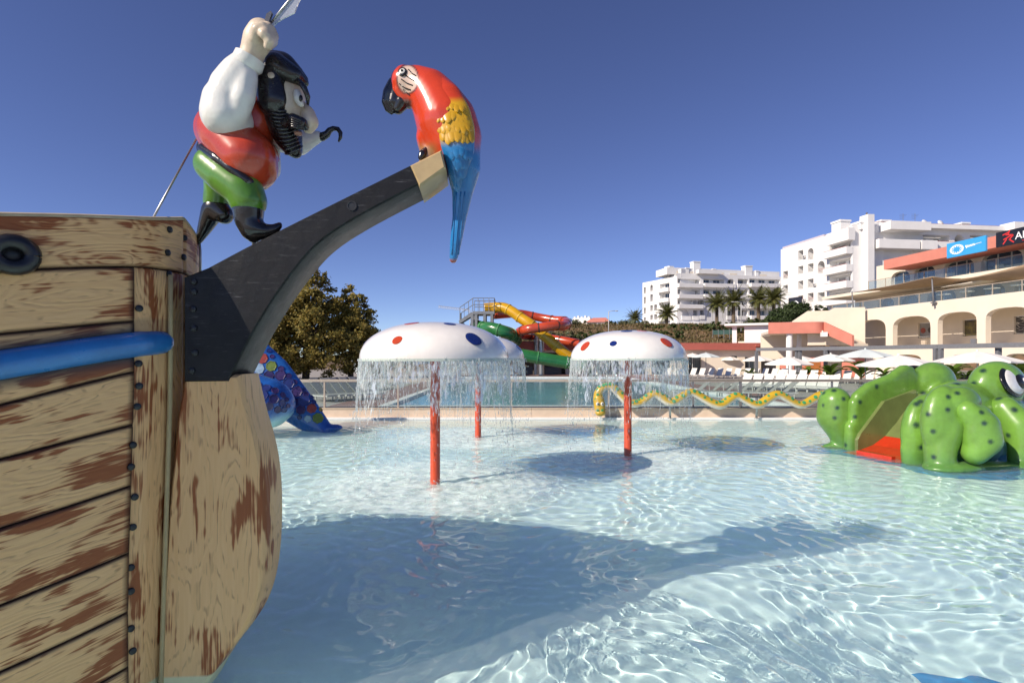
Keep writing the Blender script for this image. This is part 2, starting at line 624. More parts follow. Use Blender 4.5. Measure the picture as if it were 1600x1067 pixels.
# paddling pool water: a real, rippled surface that bends the sunlight
MUSH = [(680, 755), (981, 711), (747, 683)]
MPOS = [ground(*p) for p in MUSH]
def water():
    rng = np.random.default_rng(5)
    u = np.concatenate([np.linspace(-2.2, -1.05, 30, endpoint=False), np.linspace(-1.05, 1.1, 640, endpoint=False), np.linspace(1.1, 2.2, 30)])
    t = [2.2]
    while t[-1] < 22.35:
        t.append(t[-1] + 0.0040 * (t[-1] + .3))
    t[-1] = 22.35
    ys = np.array([-5.9, -3, -1, .5, 1.4, 1.9] + t)
    X = u[None, :] * np.maximum(ys, 2.0)[:, None]
    Y = np.repeat(ys[:, None], len(u), 1)
    X[:, 0] = np.minimum(X[:, 0], -17.9); X[:, -1] = np.maximum(X[:, -1], 25.9)
    Z = np.zeros_like(X)
    cell = 0.0040 * np.maximum(Y, 1.9)
    agit = np.zeros_like(X)
    foam = np.zeros_like(X)
    for i, p in enumerate(MPOS):
        r = np.hypot(X - p.x, Y - p.y)
        agit += np.exp(-(np.maximum(r - .4, 0) / 1.9) ** 2)
        foam = np.maximum(foam, np.exp(-((r - 1.3) / .6) ** 2) + .9 * np.exp(-(r / 2.7) ** 4))
        foam = np.maximum(foam, 1.2 * np.exp(-(r / .22) ** 2))
    warpx = .25 * np.sin(1.1 * Y + .7 * X) + .12 * np.sin(2.3 * X - 1.2 * Y)
    warpy = .25 * np.sin(1.3 * X - .6 * Y) + .12 * np.sin(2.1 * Y + 1.7 * X)
    XX, YY = X + warpx, Y + warpy
    for k in range(110):
        lam = .135 * (.50 / .135) ** rng.uniform(0, 1)
        th = rng.uniform(0, 2 * math.pi); ph = rng.uniform(0, 6.28)
        kk = 2 * math.pi / lam
        fade = np.clip((lam / cell - 3.5) / 3, 0, 1)
        Z += WAVE * .0016 * (lam / .3) ** 1.15 * .3 * fade * (1 + .7 * np.minimum(agit, 1)) * np.sin(kk * (XX * math.cos(th) + YY * math.sin(th)) + ph)
    for i, p in enumerate(MPOS):            # rings running out from the falling water
        r = np.hypot(X - p.x, Y - p.y)
        Z += .005 * np.exp(-((r - 1.6) / .9) ** 2) * np.sin(r * 26 + 1.5 * np.sin(3 * np.arctan2(Y - p.y, X - p.x)) + i)
    edge = np.clip((22.3 - Y) / .4, 0, 1) * np.clip((Y - 2.2) / .5, 0, 1)
    Z *= edge
    n = len(u)
    v = np.stack([X, Y, Z], -1).reshape(-1, 3)
    i = np.arange((len(ys) - 1) * (n - 1)); r = i // (n - 1); c = i % (n - 1); a0 = r * n + c
    f = np.stack([a0, a0 + 1, a0 + n + 1, a0 + n], -1)
    m = bpy.data.materials.new('rippled_water')
    m.use_nodes = True
    nt = m.node_tree; L = nt.links
    b = nt.nodes['Principled BSDF']
    b.inputs['Transmission Weight'].default_value = 1
    b.inputs['IOR'].default_value = 1.33
    b.inputs['Roughness'].default_value = 0
    b.inputs['Base Color'].default_value = (.98, 1, 1, 1)
    fo = nt.nodes.new('ShaderNodeBsdfDiffuse'); fo.inputs[0].default_value = (.80, .93, .92, 1)
    at_ = nt.nodes.new('ShaderNodeAttribute'); at_.attribute_name = 'foam'
    tc = nt.nodes.new('ShaderNodeTexCoord')
    n1 = nt.nodes.new('ShaderNodeTexNoise'); n1.inputs['Scale'].default_value = 3.5; n1.inputs['Detail'].default_value = 9; n1.inputs['Roughness'].default_value = .72
    L.new(tc.outputs['Object'], n1.inputs['Vector'])
    mr = nt.nodes.new('ShaderNodeMapRange'); mr.inputs[1].default_value = .22; mr.inputs[2].default_value = .72
    L.new(n1.outputs[0], mr.inputs[0])
    mm = nt.nodes.new('ShaderNodeMath'); mm.operation = 'MULTIPLY'
    L.new(mr.outputs[0], mm.inputs[0]); L.new(at_.outputs['Fac'], mm.inputs[1])
    m2 = nt.nodes.new('ShaderNodeMath'); m2.operation = 'MULTIPLY'; m2.inputs[1].default_value = .85; m2.use_clamp = True
    L.new(mm.outputs[0], m2.inputs[0])
    mx = nt.nodes.new('ShaderNodeMixShader')
    L.new(m2.outputs[0], mx.inputs[0]); L.new(b.outputs[0], mx.inputs[1]); L.new(fo.outputs[0], mx.inputs[2])
    L.new(mx.outputs[0], nt.nodes['Material Output'].inputs[0])
    me = np_mesh('paddling_pool_water', v, f, m)
    set_attr(me, 'foam', np.clip(np.maximum(foam, .16), 0, 1))
    o = link('paddling_pool_water', me)
    tag(o, kind='structure')
    o.cycles.is_caustics_caster = True
WAVE = 1.12
water()
# ------------------------------------------------------------------ pirate ship
SA = math.radians(4)
AX = Vector((math.cos(SA), math.sin(SA), 0))            # the way the bow points
NX = Vector((math.sin(SA), -math.cos(SA), 0))           # towards the pool's near side
STEM = Vector(((285 - 800) / F * 4.12, 4.12, 0))
def half_breadth(s):
    return .33 * (1 - math.exp(-s / .042)) + 2.0 * (1 - math.exp(-s * 1.25 / 2.0))
def hull_pt(side, s, z, off=0.0):
    g = 1 - .16 * max(0, 1 - z / 1.3) ** 2
    sl = .07 * max(0, 1 - z / 2.3)
    b = half_breadth(s) * g
    e = 1e-3
    db = (half_breadth(s + e) - half_breadth(s)) / e * g
    n = (AX * db + NX * side).normalized()
    return STEM - AX * (s + sl) + NX * (side * b) + n * off + Vector((0, 0, z))
SEAMS = [(3.46, 3.34), (3.127, 3.007), (2.76, 2.638), (2.426, 2.224), (2.065, 1.907), (1.651, 1.50), (1.198, 1.045), (.794, .646), (.41, .25), (0.02, -.12), (-.45, -.55)]
def sheer(i, s):
    a, b = SEAMS[i]
    q = (s - .06) / .5
    h = q if q < 1 else 1 + 1.1 * (1 - math.exp(-(q - 1) / 2.2))
    if i == 0:
        return a + (b - a) * h + (.09 * math.exp(-s / .04))
    return a + (b - a) * h
def rail_z(s):
    q = min((s - .06) / .5, 3)
    return 2.606 - .147 * q * (1 if q < 1 else 1 - .15 * (q - 1))

def wood_mat(name, planks):
    m = bpy.data.materials.new(name)
    m.use_nodes = True
    nt = m.node_tree; L = nt.links
    N = nt.nodes.new
    b = nt.nodes['Principled BSDF']
    uv = N('ShaderNodeAttribute'); uv.attribute_name = 'grain'
    rnd = N('ShaderNodeObjectInfo')
    off = N('ShaderNodeVectorMath'); off.operation = 'ADD'
    cmb = N('ShaderNodeCombineXYZ')
    mu = N('ShaderNodeMath'); mu.operation = 'MULTIPLY'; mu.inputs[1].default_value = 37
    L.new(rnd.outputs['Random'], mu.inputs[0]); L.new(mu.outputs[0], cmb.inputs[2])
    L.new(uv.outputs['Vector'], off.inputs[0]); L.new(cmb.outputs[0], off.inputs[1])
    # growth rings around knots: distance field of stretched voronoi
    mp = N('ShaderNodeMapping'); mp.inputs['Scale'].default_value = (1.2, 3.4, 1)
    L.new(off.outputs[0], mp.inputs[0])
    nz = N('ShaderNodeTexNoise'); nz.inputs['Scale'].default_value = 2.0; nz.inputs['Detail'].default_value = 3
    L.new(mp.outputs[0], nz.inputs['Vector'])
    vo = N('ShaderNodeTexVoronoi'); vo.feature = 'SMOOTH_F1'; vo.inputs['Scale'].default_value = 1.3
    vo.inputs['Smoothness'].default_value = .6
    L.new(mp.outputs[0], vo.inputs['Vector'])
    add = N('ShaderNodeMath'); add.operation = 'MULTIPLY_ADD'; add.inputs[1].default_value = .55
    L.new(nz.outputs[0], add.inputs[0]); L.new(vo.outputs['Distance'], add.inputs[2])
    sc_ = N('ShaderNodeMath'); sc_.operation = 'MULTIPLY'; sc_.inputs[1].default_value = 66
    L.new(add.outputs[0], sc_.inputs[0])
    sn = N('ShaderNodeMath'); sn.operation = 'SINE'; L.new(sc_.outputs[0], sn.inputs[0])
    # fine streaks
    mp2 = N('ShaderNodeMapping'); mp2.inputs['Scale'].default_value = (3, 60, 1)
    L.new(off.outputs[0], mp2.inputs[0])
    n2 = N('ShaderNodeTexNoise'); n2.inputs['Scale'].default_value = 1; n2.inputs['Detail'].default_value = 5; n2.inputs['Distortion'].default_value = .6
    L.new(mp2.outputs[0], n2.inputs['Vector'])
    # red-brown worn patches, ragged along the grain
    mp3 = N('ShaderNodeMapping'); mp3.inputs['Scale'].default_value = (1.6, 3.4, 1)
    L.new(off.outputs[0], mp3.inputs[0])
    n3 = N('ShaderNodeTexNoise'); n3.inputs['Scale'].default_value = 1.7; n3.inputs['Detail'].default_value = 3; n3.inputs['Roughness'].default_value = .5
    L.new(mp3.outputs[0], n3.inputs['Vector'])
    ad3 = N('ShaderNodeMath'); ad3.operation = 'MULTIPLY_ADD'; ad3.inputs[1].default_value = .46
    L.new(n2.outputs[0], ad3.inputs[0]); L.new(n3.outputs[0], ad3.inputs[2])
    ad4 = N('ShaderNodeMath'); ad4.operation = 'MULTIPLY_ADD'; ad4.inputs[1].default_value = .02
    L.new(sn.outputs[0], ad4.inputs[0])
    edw = N('ShaderNodeAttribute'); edw.attribute_name = 'edge'
    ew = N('ShaderNodeMapRange'); ew.inputs[1].default_value = .02; ew.inputs[2].default_value = .16; ew.inputs[3].default_value = .05; ew.inputs[4].default_value = -.01
    L.new(edw.outputs['Fac'], ew.inputs[0])
    adw = N('ShaderNodeMath'); adw.operation = 'ADD'; L.new(ad3.outputs[0], adw.inputs[0]); L.new(ew.outputs[0], adw.inputs[1])
    L.new(adw.outputs[0], ad4.inputs[2])
    rp = N('ShaderNodeMapRange'); rp.inputs[1].default_value = .775; rp.inputs[2].default_value = .85
    L.new(ad4.outputs[0], rp.inputs[0])
    base = N('ShaderNodeMix'); base.data_type = 'RGBA'
    base.inputs[6].default_value = (.74, .405, .165, 1); base.inputs[7].default_value = (.86, .53, .255, 1)
    L.new(n2.outputs[0], base.inputs[0])
    # thin dark rings where the grain is cut
    lo = N('ShaderNodeMapRange'); lo.inputs[1].default_value = .55; lo.inputs[2].default_value = 1; lo.inputs[4].default_value = .5
    L.new(sn.outputs[0], lo.inputs[0])
    gate = N('ShaderNodeMapRange'); gate.inputs[1].default_value = .45; gate.inputs[2].default_value = .62
    L.new(n2.outputs[0], gate.inputs[0])
    lg = N('ShaderNodeMath'); lg.operation = 'MULTIPLY'; L.new(lo.outputs[0], lg.inputs[0]); L.new(gate.outputs[0], lg.inputs[1])
    b2 = N('ShaderNodeMix'); b2.data_type = 'RGBA'; b2.inputs[7].default_value = (.27, .12, .05, 1)
    L.new(lg.outputs[0], b2.inputs[0]); L.new(base.outputs[2], b2.inputs[6])
    b3 = N('ShaderNodeMix'); b3.data_type = 'RGBA'; b3.inputs[7].default_value = (.31, .088, .026, 1)
    L.new(rp.outputs[0], b3.inputs[0]); L.new(b2.outputs[2], b3.inputs[6])
    # sprayed dark brown along the plank joints, black round the rub rail
    ed = N('ShaderNodeAttribute'); ed.attribute_name = 'edge'
    e1 = N('ShaderNodeMapRange'); e1.inputs[1].default_value = .003; e1.inputs[2].default_value = .026; e1.inputs[3].default_value = .92; e1.inputs[4].default_value = 0
    L.new(ed.outputs['Fac'], e1.inputs[0])
    b4 = N('ShaderNodeMix'); b4.data_type = 'RGBA'; b4.inputs[7].default_value = (.045, .02, .016, 1)
    L.new(e1.outputs[0], b4.inputs[0]); L.new(b3.outputs[2], b4.inputs[6])
    ra = N('ShaderNodeAttribute'); ra.attribute_name = 'rail'
    e2 = N('ShaderNodeMapRange'); e2.inputs[1].default_value = .085; e2.inputs[2].default_value = .17; e2.inputs[3].default_value = 1; e2.inputs[4].default_value = 0
    L.new(ra.outputs['Fac'], e2.inputs[0])
    b5 = N('ShaderNodeMix'); b5.data_type = 'RGBA'; b5.inputs[7].default_value = (.02, .03, .04, 1)
    L.new(e2.outputs[0], b5.inputs[0]); L.new(b4.outputs[2], b5.inputs[6])
    # cream boot-topping under the waterline band
    g = N('ShaderNodeNewGeometry'); sx = N('ShaderNodeSeparateXYZ'); L.new(g.outputs['Position'], sx.inputs[0])
    zr = N('ShaderNodeMapRange'); zr.inputs[1].default_value = .195; zr.inputs[2].default_value = .215; zr.inputs[3].default_value = 1; zr.inputs[4].default_value = 0
    L.new(sx.outputs['Z'], zr.inputs[0])
    b6 = N('ShaderNodeMix'); b6.data_type = 'RGBA'; b6.inputs[7].default_value = (.66, .62, .38, 1)
    L.new(zr.outputs[0], b6.inputs[0]); L.new(b5.outputs[2], b6.inputs[6])
    L.new(b6.outputs[2], b.inputs['Base Color'])
    b.inputs['Roughness'].default_value = .48
    b.inputs['Specular IOR Level'].default_value = .35
    hb = N('ShaderNodeMath'); hb.operation = 'MULTIPLY_ADD'; hb.inputs[1].default_value = .35
    L.new(sn.outputs[0], hb.inputs[0]); L.new(n2.outputs[0], hb.inputs[2])
    bp = N('ShaderNodeBump'); bp.inputs['Strength'].default_value = .32; bp.inputs['Distance'].default_value = .01
    L.new(hb.outputs[0], bp.inputs['Height']); L.new(bp.outputs[0], b.inputs['Normal'])
    return m
M_plank = wood_mat('weathered_plank_paint', True)
M_dark = mat('dark_brown_joint', (.035, .018, .014), .7, .1, 10)
M_black = mat('black_paint', (.012, .012, .014), .35, .2, 9, coat=.25, bump=.12, bscale=25)
M_bolt = mat('black_bolt', (.015, .017, .02), .4, .2, 20)

ship = thing('pirate_ship', 'large fibreglass pirate ship bow with weathered plank sides in the paddling pool', 'ship', tuple(STEM - AX * 1.5))
def grid_mesh(name, P, G, edge, rail, mt, close=None):
    """P: 2-D list of points"""
    nu, nv = len(P), len(P[0])
    v = [p for r in P for p in r]
    f = []
    for i in range(nu - 1):
        for j in range(nv - 1):
            a = i * nv + j
            f.append((a, a + nv, a + nv + 1, a + 1))
    me = bpy.data.meshes.new(name)
    me.from_pydata([tuple(x) for x in v], [], f)
    at3 = me.attributes.new('grain', 'FLOAT_VECTOR', 'POINT')
    at3.data.foreach_set('vector', np.array([x for r in G for x in r], np.float32).ravel())
    set_attr(me, 'edge', [x for r in edge for x in r])
    set_attr(me, 'rail', [x for r in rail for x in r])
    me.materials.append(mt)
    me.shade_smooth()
    return me
def hull_strip(name, side, s_list, zlo, zhi, mt, start_edge=True, stem=False):
    vv = [0, .004, .02, .05, .1, .2, .35, .5, .65, .8, .9, .95, .98, .996, 1]
    P, G, E, RL = [], [], [], []
    arc = 0; prev = None
    for k, s in enumerate(s_list):
        row, gr, er, rr = [], [], [], []
        z0, z1 = zlo(s) + .0025, zhi(s) - .0025
        for t in vv:
            z = lerp(z0, z1, t)
            hgt = z1 - z0
            dv = min(t, 1 - t) * hgt
            d = dv
            if start_edge and not stem: d = min(d, arc + .002)
            o = .018 if dv > .012 else .018 * (dv / .012) ** .5
            if k == 0 or k == len(s_list) - 1: o = 0
            p = hull_pt(side, s, z, o)
            row.append(p)
            gr.append((z * .7, arc * .9, 0) if stem else (arc, z - z0, 0))
            er.append(d if not stem else .02 + max(0, (s_list[-1] - s)) * 2)
            rr.append(abs(z - rail_z(s)) + max(0, .02 - s) * 8 if not stem else math.hypot(max(0, abs(z - rail_z(s)) - .02), max(0, .10 - s) * .9))
        if prev is not None: arc += (row[7] - prev).length
        prev = row[7]
        P.append(row); G.append(gr); E.append(er); RL.append(rr)
    if side < 0:
        P = P[::-1]; G = G[::-1]; E = E[::-1]; RL = RL[::-1]
    return grid_mesh(name, P, G, E, RL, mt)
S_NOSE = [0, .002, .005, .01, .018, .028, .04, .055, .075, .10]
S_SIDE = [.102, .104, .12, .15, .2, .27, .36, .46, .58, .72, .88, 1.06, 1.28, 1.55, 1.85, 2.2, 2.6, 3.1, 3.7, 4.4, 4.42]
hull_meshes = []
for side in (1, -1):
    # dark backing shell behind the planks
    P = [[hull_pt(side, s, lerp(-.6, sheer(0, s) - .03, t), -.012) for t in np.linspace(0, 1, 8)] for s in S_NOSE + S_SIDE]
    Z = [[(0, 0, 0)] * 8 for _ in P]; E0 = [[0] * 8 for _ in P]
    if side < 0: P = P[::-1]
    link('backing_shell', grid_mesh('backing_shell', P, Z, E0, E0, M_dark), ship)
    for i in range(len(SEAMS) - 1):
        sl = (S_NOSE + S_SIDE[2:]) if i == 0 else S_SIDE
        me = hull_strip('plank', side, sl, lambda s: sheer(i + 1, s), lambda s: sheer(i, s), M_plank, start_edge=(i > 0))
        link('plank', me, ship)
        hull_meshes.append(me)
    me = hull_strip('stem_post', side, S_NOSE, lambda s: -.5, lambda s: sheer(1, s) - .0, M_plank, stem=True)
    o = link('stem_post', me, ship)
    hull_meshes.append(me)
# stern and deck
mb = MB()
L_ = [hull_pt(1, s, sheer(0, s) - .25, -.02) for s in S_NOSE + S_SIDE]
R_ = [hull_pt(-1, s, sheer(0, s) - .25, -.02) for s in S_NOSE + S_SIDE]
for i in range(len(L_) - 1):
    mb.quad(L_[i + 1], L_[i], R_[i], R_[i + 1])
mb.build('deck', mat('deck_boards', (.22, .14, .08), .7, .2, 4), ship)
mb = MB()
a, b = hull_pt(1, 4.42, -.5), hull_pt(-1, 4.42, -.5)
c, d = hull_pt(-1, 4.42, sheer(0, 4.42)), hull_pt(1, 4.42, sheer(0, 4.42))
mb.quad(a, b, c, d)
mb.build('transom', M_dark, ship)
# capping strip on the rim
for side in (1, -1):
    mb = MB()
    mb.tube([hull_pt(side, s, sheer(0, s) - .008, .004) for s in S_NOSE + S_SIDE], .016, 6)
    mb.build('rim_strip', mat('rim_paint', (.50, .40, .26), .5, .1, 8), ship, True)
    # blue rub rail
    mb = MB()
    ss = [.022, .0235, .0265, .033, .048, .08, .12, .18, .26, .36, .46, .58, .72, .88, 1.06, 1.28, 1.55, 1.85, 2.2, 2.6, 3.1, 3.7, 4.4]
    rr = [.03, .058, .074, .082, .087, .088] + [.088] * (len(ss) - 6)
    mb.tube([hull_pt(side, s, rail_z(s), .0) for s in ss], rr, 14, up=(0, 0, 1))
    mb.build('rub_rail', mat('blue_gloss', (.015, .20, .52), .28, .12, 5, coat=.4), ship, True)
hb = bvh_of(*hull_meshes)
bolt_me = disc_mesh('bolt', .024, .016, M_bolt)
for p in [(217, 482), (216, 568), (217, 603), (214, 635), (207, 695), (204, 729), (210, 776), (207, 823), (204, 886), (204, 923), (204, 981), (207, 1016),
          (264, 359), (261, 395), (263, 428), (287, 372), (286, 402)]:
    loc, nor = hit(hb, *p)
    if loc is not None:
        stick('bolt', bolt_me, loc + nor * .002, nor, ship)
# ring eye on the bow
loc, nor = hit(hb, 20, 399)
if loc is not None:
    ux = Vector((0, 0, 1)).cross(nor).normalized(); uy = nor.cross(ux)
    fr_ = lambda x, y, z: loc + ux * x + uy * y + nor * z
    mb = MB()
    ring = [fr_(.085 * math.cos(a), .075 * math.sin(a), .03) for a in np.linspace(0, 2 * math.pi, 25)]
    mb.tube(ring, .046, 10, cap=False)
    mb.tube([fr_(*p) for p in ((-.06, -.05, .03), (-.13, -.10, .03), (-.22, -.15, .03), (-.4, -.17, .03))], [.046, .05, .055, .055], 10)
    o = mb.build('hawse_ring', M_black, ship, True)
    mb = MB(); mb.lathe([(.075, .0), (.07, .012), (.0001, .014)], n=20)
    me = mb.mesh('hawse_hole', M_bolt, True)
    stick('hawse_hole', me, loc + nor * .004, nor, o)

# stem board and bowsprit: thick boards on the centreline
def onplane(px, py, off):
    d = at(px, py, 1) - EYE
    p0 = STEM + NX * off
    t = (p0 - EYE).dot(NX) / d.dot(NX)
    p = EYE + d * t
    q = p - STEM
    return (q.dot(AX), p.z)
def rz(r, z, off):
    return STEM + AX * r + NX * off + Vector((0, 0, z))
def inset(poly, d):
    n = len(poly); out = []
    area = sum(poly[i][0] * poly[(i + 1) % n][1] - poly[(i + 1) % n][0] * poly[i][1] for i in range(n))
    sg = 1 if area > 0 else -1
    for i in range(n):
        p0 = Vector(poly[i - 1]); p1 = Vector(poly[i]); p2 = Vector(poly[(i + 1) % n])
        e1 = (p1 - p0).normalized(); e2 = (p2 - p1).normalized()
        n1 = Vector((-e1.y, e1.x)) * sg; n2 = Vector((-e2.y, e2.x)) * sg
        m = n1 + n2
        m = m / max(.35, m.length_squared) * 2 / 1
        out.append(tuple(p1 + m * d * .5 * (1 if m.length < 3 else .6)))
    return out
def smooth_poly(pts, keep, it=2):
    """Chaikin rounding except at the kept corners"""
    flags = [i in keep for i in range(len(pts))]
    for _ in range(it):
        o, fl = [], []
        n = len(pts)
        for i in range(n):
            a = pts[i]; b = pts[(i + 1) % n]
            if flags[i]:
                o.append(a); fl.append(True)
            else:
                o.append((a[0] * .75 + b[0] * .25, a[1] * .75 + b[1] * .25)); fl.append(False)
            if not flags[(i + 1) % n]:
                o.append((a[0] * .25 + b[0] * .75, a[1] * .25 + b[1] * .75)); fl.append(False)
        pts, flags = o, fl
    return pts
def board(name, poly, T, ch, mt, parent, grain=False):
    n = len(poly)
    rings = [(inset(poly, ch), T / 2), (inset(poly, ch * .3), T / 2 - ch * .3), (poly, T / 2 - ch), (poly, -T / 2 + ch), (inset(poly, ch), -T / 2)]
    vs, fs = [], []
    for pl, off in rings:
        vs += [rz(r, z, off) for r, z in pl]
    area = sum(poly[i][0] * poly[(i + 1) % n][1] - poly[(i + 1) % n][0] * poly[i][1] for i in range(n))
    for k in range(len(rings) - 1):
        for i in range(n):
            a = k * n + i; b = k * n + (i + 1) % n
            fs.append((a, a + n, b + n, b) if area > 0 else (a, b, b + n, a + n))
    me = bpy.data.meshes.new(name)
    cap0 = tuple(range(n)); cap1 = tuple((len(rings) - 1) * n + i for i in range(n))
    fs += [cap0 if area > 0 else cap0[::-1], cap1[::-1] if area > 0 else cap1]
    me.from_pydata([tuple(v) for v in vs], [], fs)
    bm = bmesh.new(); bm.from_mesh(me)
    bmesh.ops.triangulate(bm, faces=[f for f in bm.faces if len(f.verts) > 4])
    bm.to_mesh(me); bm.free()
    me.materials.append(mt)
    if grain:
        a3 = me.attributes.new('grain', 'FLOAT_VECTOR', 'POINT')
        a3.data.foreach_set('vector', np.array([(v.co.z * .62, ((v.co - STEM).dot(AX) + (v.co.y - 4) * .6) * .8 + 3, 0) for v in me.vertices], np.float32).ravel())
        set_attr(me, 'edge', [1] * len(me.vertices)); set_attr(me, 'rail', [1] * len(me.vertices))
    me.shade_smooth(); me.set_sharp_from_angle(angle=math.radians(38))
    return link(name, me, parent)
T1 = .40
stem_px = [(288, 585), (384, 585), (398, 645), (412, 690), (421, 735), (425, 790), (424, 860), (417, 920), (403, 965), (380, 1003), (345, 1046), (300, 1110), (250, 1150), (250, 1000), (262, 800), (276, 650)]
poly = smooth_poly([onplane(x - (10 if x > 300 else 0), y, T1 / 2) for x, y in stem_px], {0, 1, 12, 13, 14, 15}, 2)
board('stem_board', poly, T1, .05, M_plank, ship, True)
T2 = .42
def bow_mat():
    m = mat('bowsprit_black', (.010, .010, .011), .40, .2, 7, bump=.25, bscale=9, spec=.3)
    nt = m.node_tree; L = nt.links
    b = nt.nodes['Principled BSDF']
    src = b.inputs['Base Color'].links[0].from_socket
    tc = nt.nodes.new('ShaderNodeTexCoord')
    mp = nt.nodes.new('ShaderNodeMapping'); mp.inputs['Rotation'].default_value = (0, .5, 0); mp.inputs['Scale'].default_value = (3, 3, 26)
    L.new(tc.outputs['Object'], mp.inputs[0])
    n = nt.nodes.new('ShaderNodeTexNoise'); n.inputs['Scale'].default_value = 1.6; n.inputs['Detail'].default_value = 9; n.inputs['Roughness'].default_value = .75
    L.new(mp.outputs[0], n.inputs['Vector'])
    mr = nt.nodes.new('ShaderNodeMapRange'); mr.inputs[1].default_value = .57; mr.inputs[2].default_value = .74; mr.inputs[4].default_value = .5
    L.new(n.outputs[0], mr.inputs[0])
    mx = nt.nodes.new('ShaderNodeMix'); mx.data_type = 'RGBA'; mx.inputs[7].default_value = (.16, .16, .17, 1)
    L.new(mr.outputs[0], mx.inputs[0]); L.new(src, mx.inputs[6]); L.new(mx.outputs[2], b.inputs['Base Color'])
    return m
bow_px = [(287, 433), (325, 418), (388, 384), (500, 328), (643, 257), (657, 287), (600, 316), (545, 346), (500, 376), (468, 410), (430, 462), (400, 510), (374, 560), (357, 596), (287, 597)]
poly = smooth_poly([onplane(x, y, T2 / 2) for x, y in bow_px], {0, 1, 4, 5, 13, 14}, 2)
spr = board('bowsprit', poly, T2, .022, bow_mat(), ship)
sl_px = [(640, 258), (690, 233), (697, 262), (655, 292)]
board('perch_sleeve', [onplane(x, y, T2 / 2 + .015) for x, y in sl_px], T2 + .03, .03, mat('tan_sleeve', (.46, .33, .17), .4, .12, 4, coat=.2), ship)
for p in [(303, 440), (303, 456), (302, 483), (303, 513), (305, 551), (300, 579)]:
    r, z = onplane(*p, T2 / 2)
    stick('bolt', bolt_me, rz(r, z, T2 / 2 + .0), NX, ship)
r, z = onplane(550, 322, T2 / 2)
mb = MB(); mb.lathe([(.036, 0), (.036, .006), (.028, .006), (.026, .002), (.0001, .002)], n=18)
stick('drain_hole', mb.mesh('drain_hole', M_bolt, 40), rz(r, z, T2 / 2 + .001), NX, spr)
# joint strip between hull and stem board
mb = MB()
mb.tube([hull_pt(1, .0, z, .0) + AX * .02 + NX * (T1 / 2 - .0) for z in np.linspace(-.4, 3.1, 12)], .018, 6)
mb.build('joint_strip', mat('joint_strip', (.50, .38, .19), .5, .1, 5), ship, True)
# ------------------------------------------------------------------ pirate figure on the bowsprit
PD = 4.22
def pp(px, py, dy=0.0):
    return at(px, py, PD + dy)
def pr(r):
    return r * PD / F
def pch(*pts):
    return chain([(pp(x, y, d), pr(r)) for x, y, d, r in pts])
M_red = mat('red_gloss', (.52, .055, .02), .25, .12, 5, coat=.5)
M_sleeve = mat('white_gloss', (.74, .73, .68), .3, .07, 6, coat=.4, bump=.5, bscale=4.5, dirt=.08)
M_skin = mat('cream_skin_paint', (.68, .56, .42), .38, .12, 9, coat=.2, dirt=.35)
M_green = mat('green_gloss', (.085, .23, .02), .28, .16, 5, coat=.4)
M_boot = mat('black_boot_gloss', (.012, .011, .012), .22, .2, 8, coat=.5, bump=.12, bscale=22)
M_hair = mat('black_hair_gloss', (.014, .012, .013), .25, .2, 10, coat=.4, bump=.1, bscale=30)
M_eye = mat('eye_white', (.62, .60, .55), .3, .06, 20)
M_pupil = mat('eye_black', (.01, .01, .012), .2, .05, 20)
pirate = thing('pirate_figure', 'painted pirate figure with black beard and raised sword standing on the bowsprit', 'statue', tuple(pp(395, 380)))
V = .017
link('vest', blob_mesh('vest', pch((345, 205, -.02, 38), (370, 230, 0, 47), (395, 247, 0, 40)) + pch((372, 230, 0, 46), (394, 190, 0, 38)) + pch((345, 205, .16, 34), (390, 250, .16, 42)) + pch((345, 205, -.14, 34), (388, 248, -.14, 42), (398, 262, -.1, 34)), V, 5, M_red), pirate)
link('shirt_front', blob_mesh('shirt_front', pch((418, 240, .05, 19), (416, 262, .03, 22), (408, 284, .02, 14)), V, 3, M_sleeve), pirate)
link('belt', blob_mesh('belt', pch((322, 232, 0, 14), (350, 262, 0, 22), (392, 290, 0, 16)) + pch((317, 232, -.16, 8), (338, 246, -.25, 8), (362, 264, -.27, 8), (386, 283, -.25, 8), (403, 296, -.16, 7)), V, 3, M_boot), pirate)
trousers = link('trousers', blob_mesh('trousers',
    pch((331, 258, -.1, 26), (355, 277, -.14, 29), (380, 296, -.16, 29), (388, 314, -.16, 27)) +
    pch((345, 272, .12, 26), (342, 296, .16, 22), (338, 316, .18, 20)), V, 6, M_green), pirate)
link('boot', blob_mesh('boot', pch((388, 326, -.16, 23), (389, 345, -.16, 20), (394, 358, -.16, 18), (412, 362, -.14, 12), (428, 359, -.13, 8), (437, 352, -.12, 5)) + pch((386, 340, -.16, 19), (396, 371, -.15, 9)), V * .8, 3, M_boot), pirate)
link('boot', blob_mesh('boot', pch((338, 326, .18, 20), (350, 336, .16, 15)) + pch((332, 330, .18, 17), (322, 352, .2, 12), (309, 379, .2, 5)), V * .8, 3, M_boot), pirate)
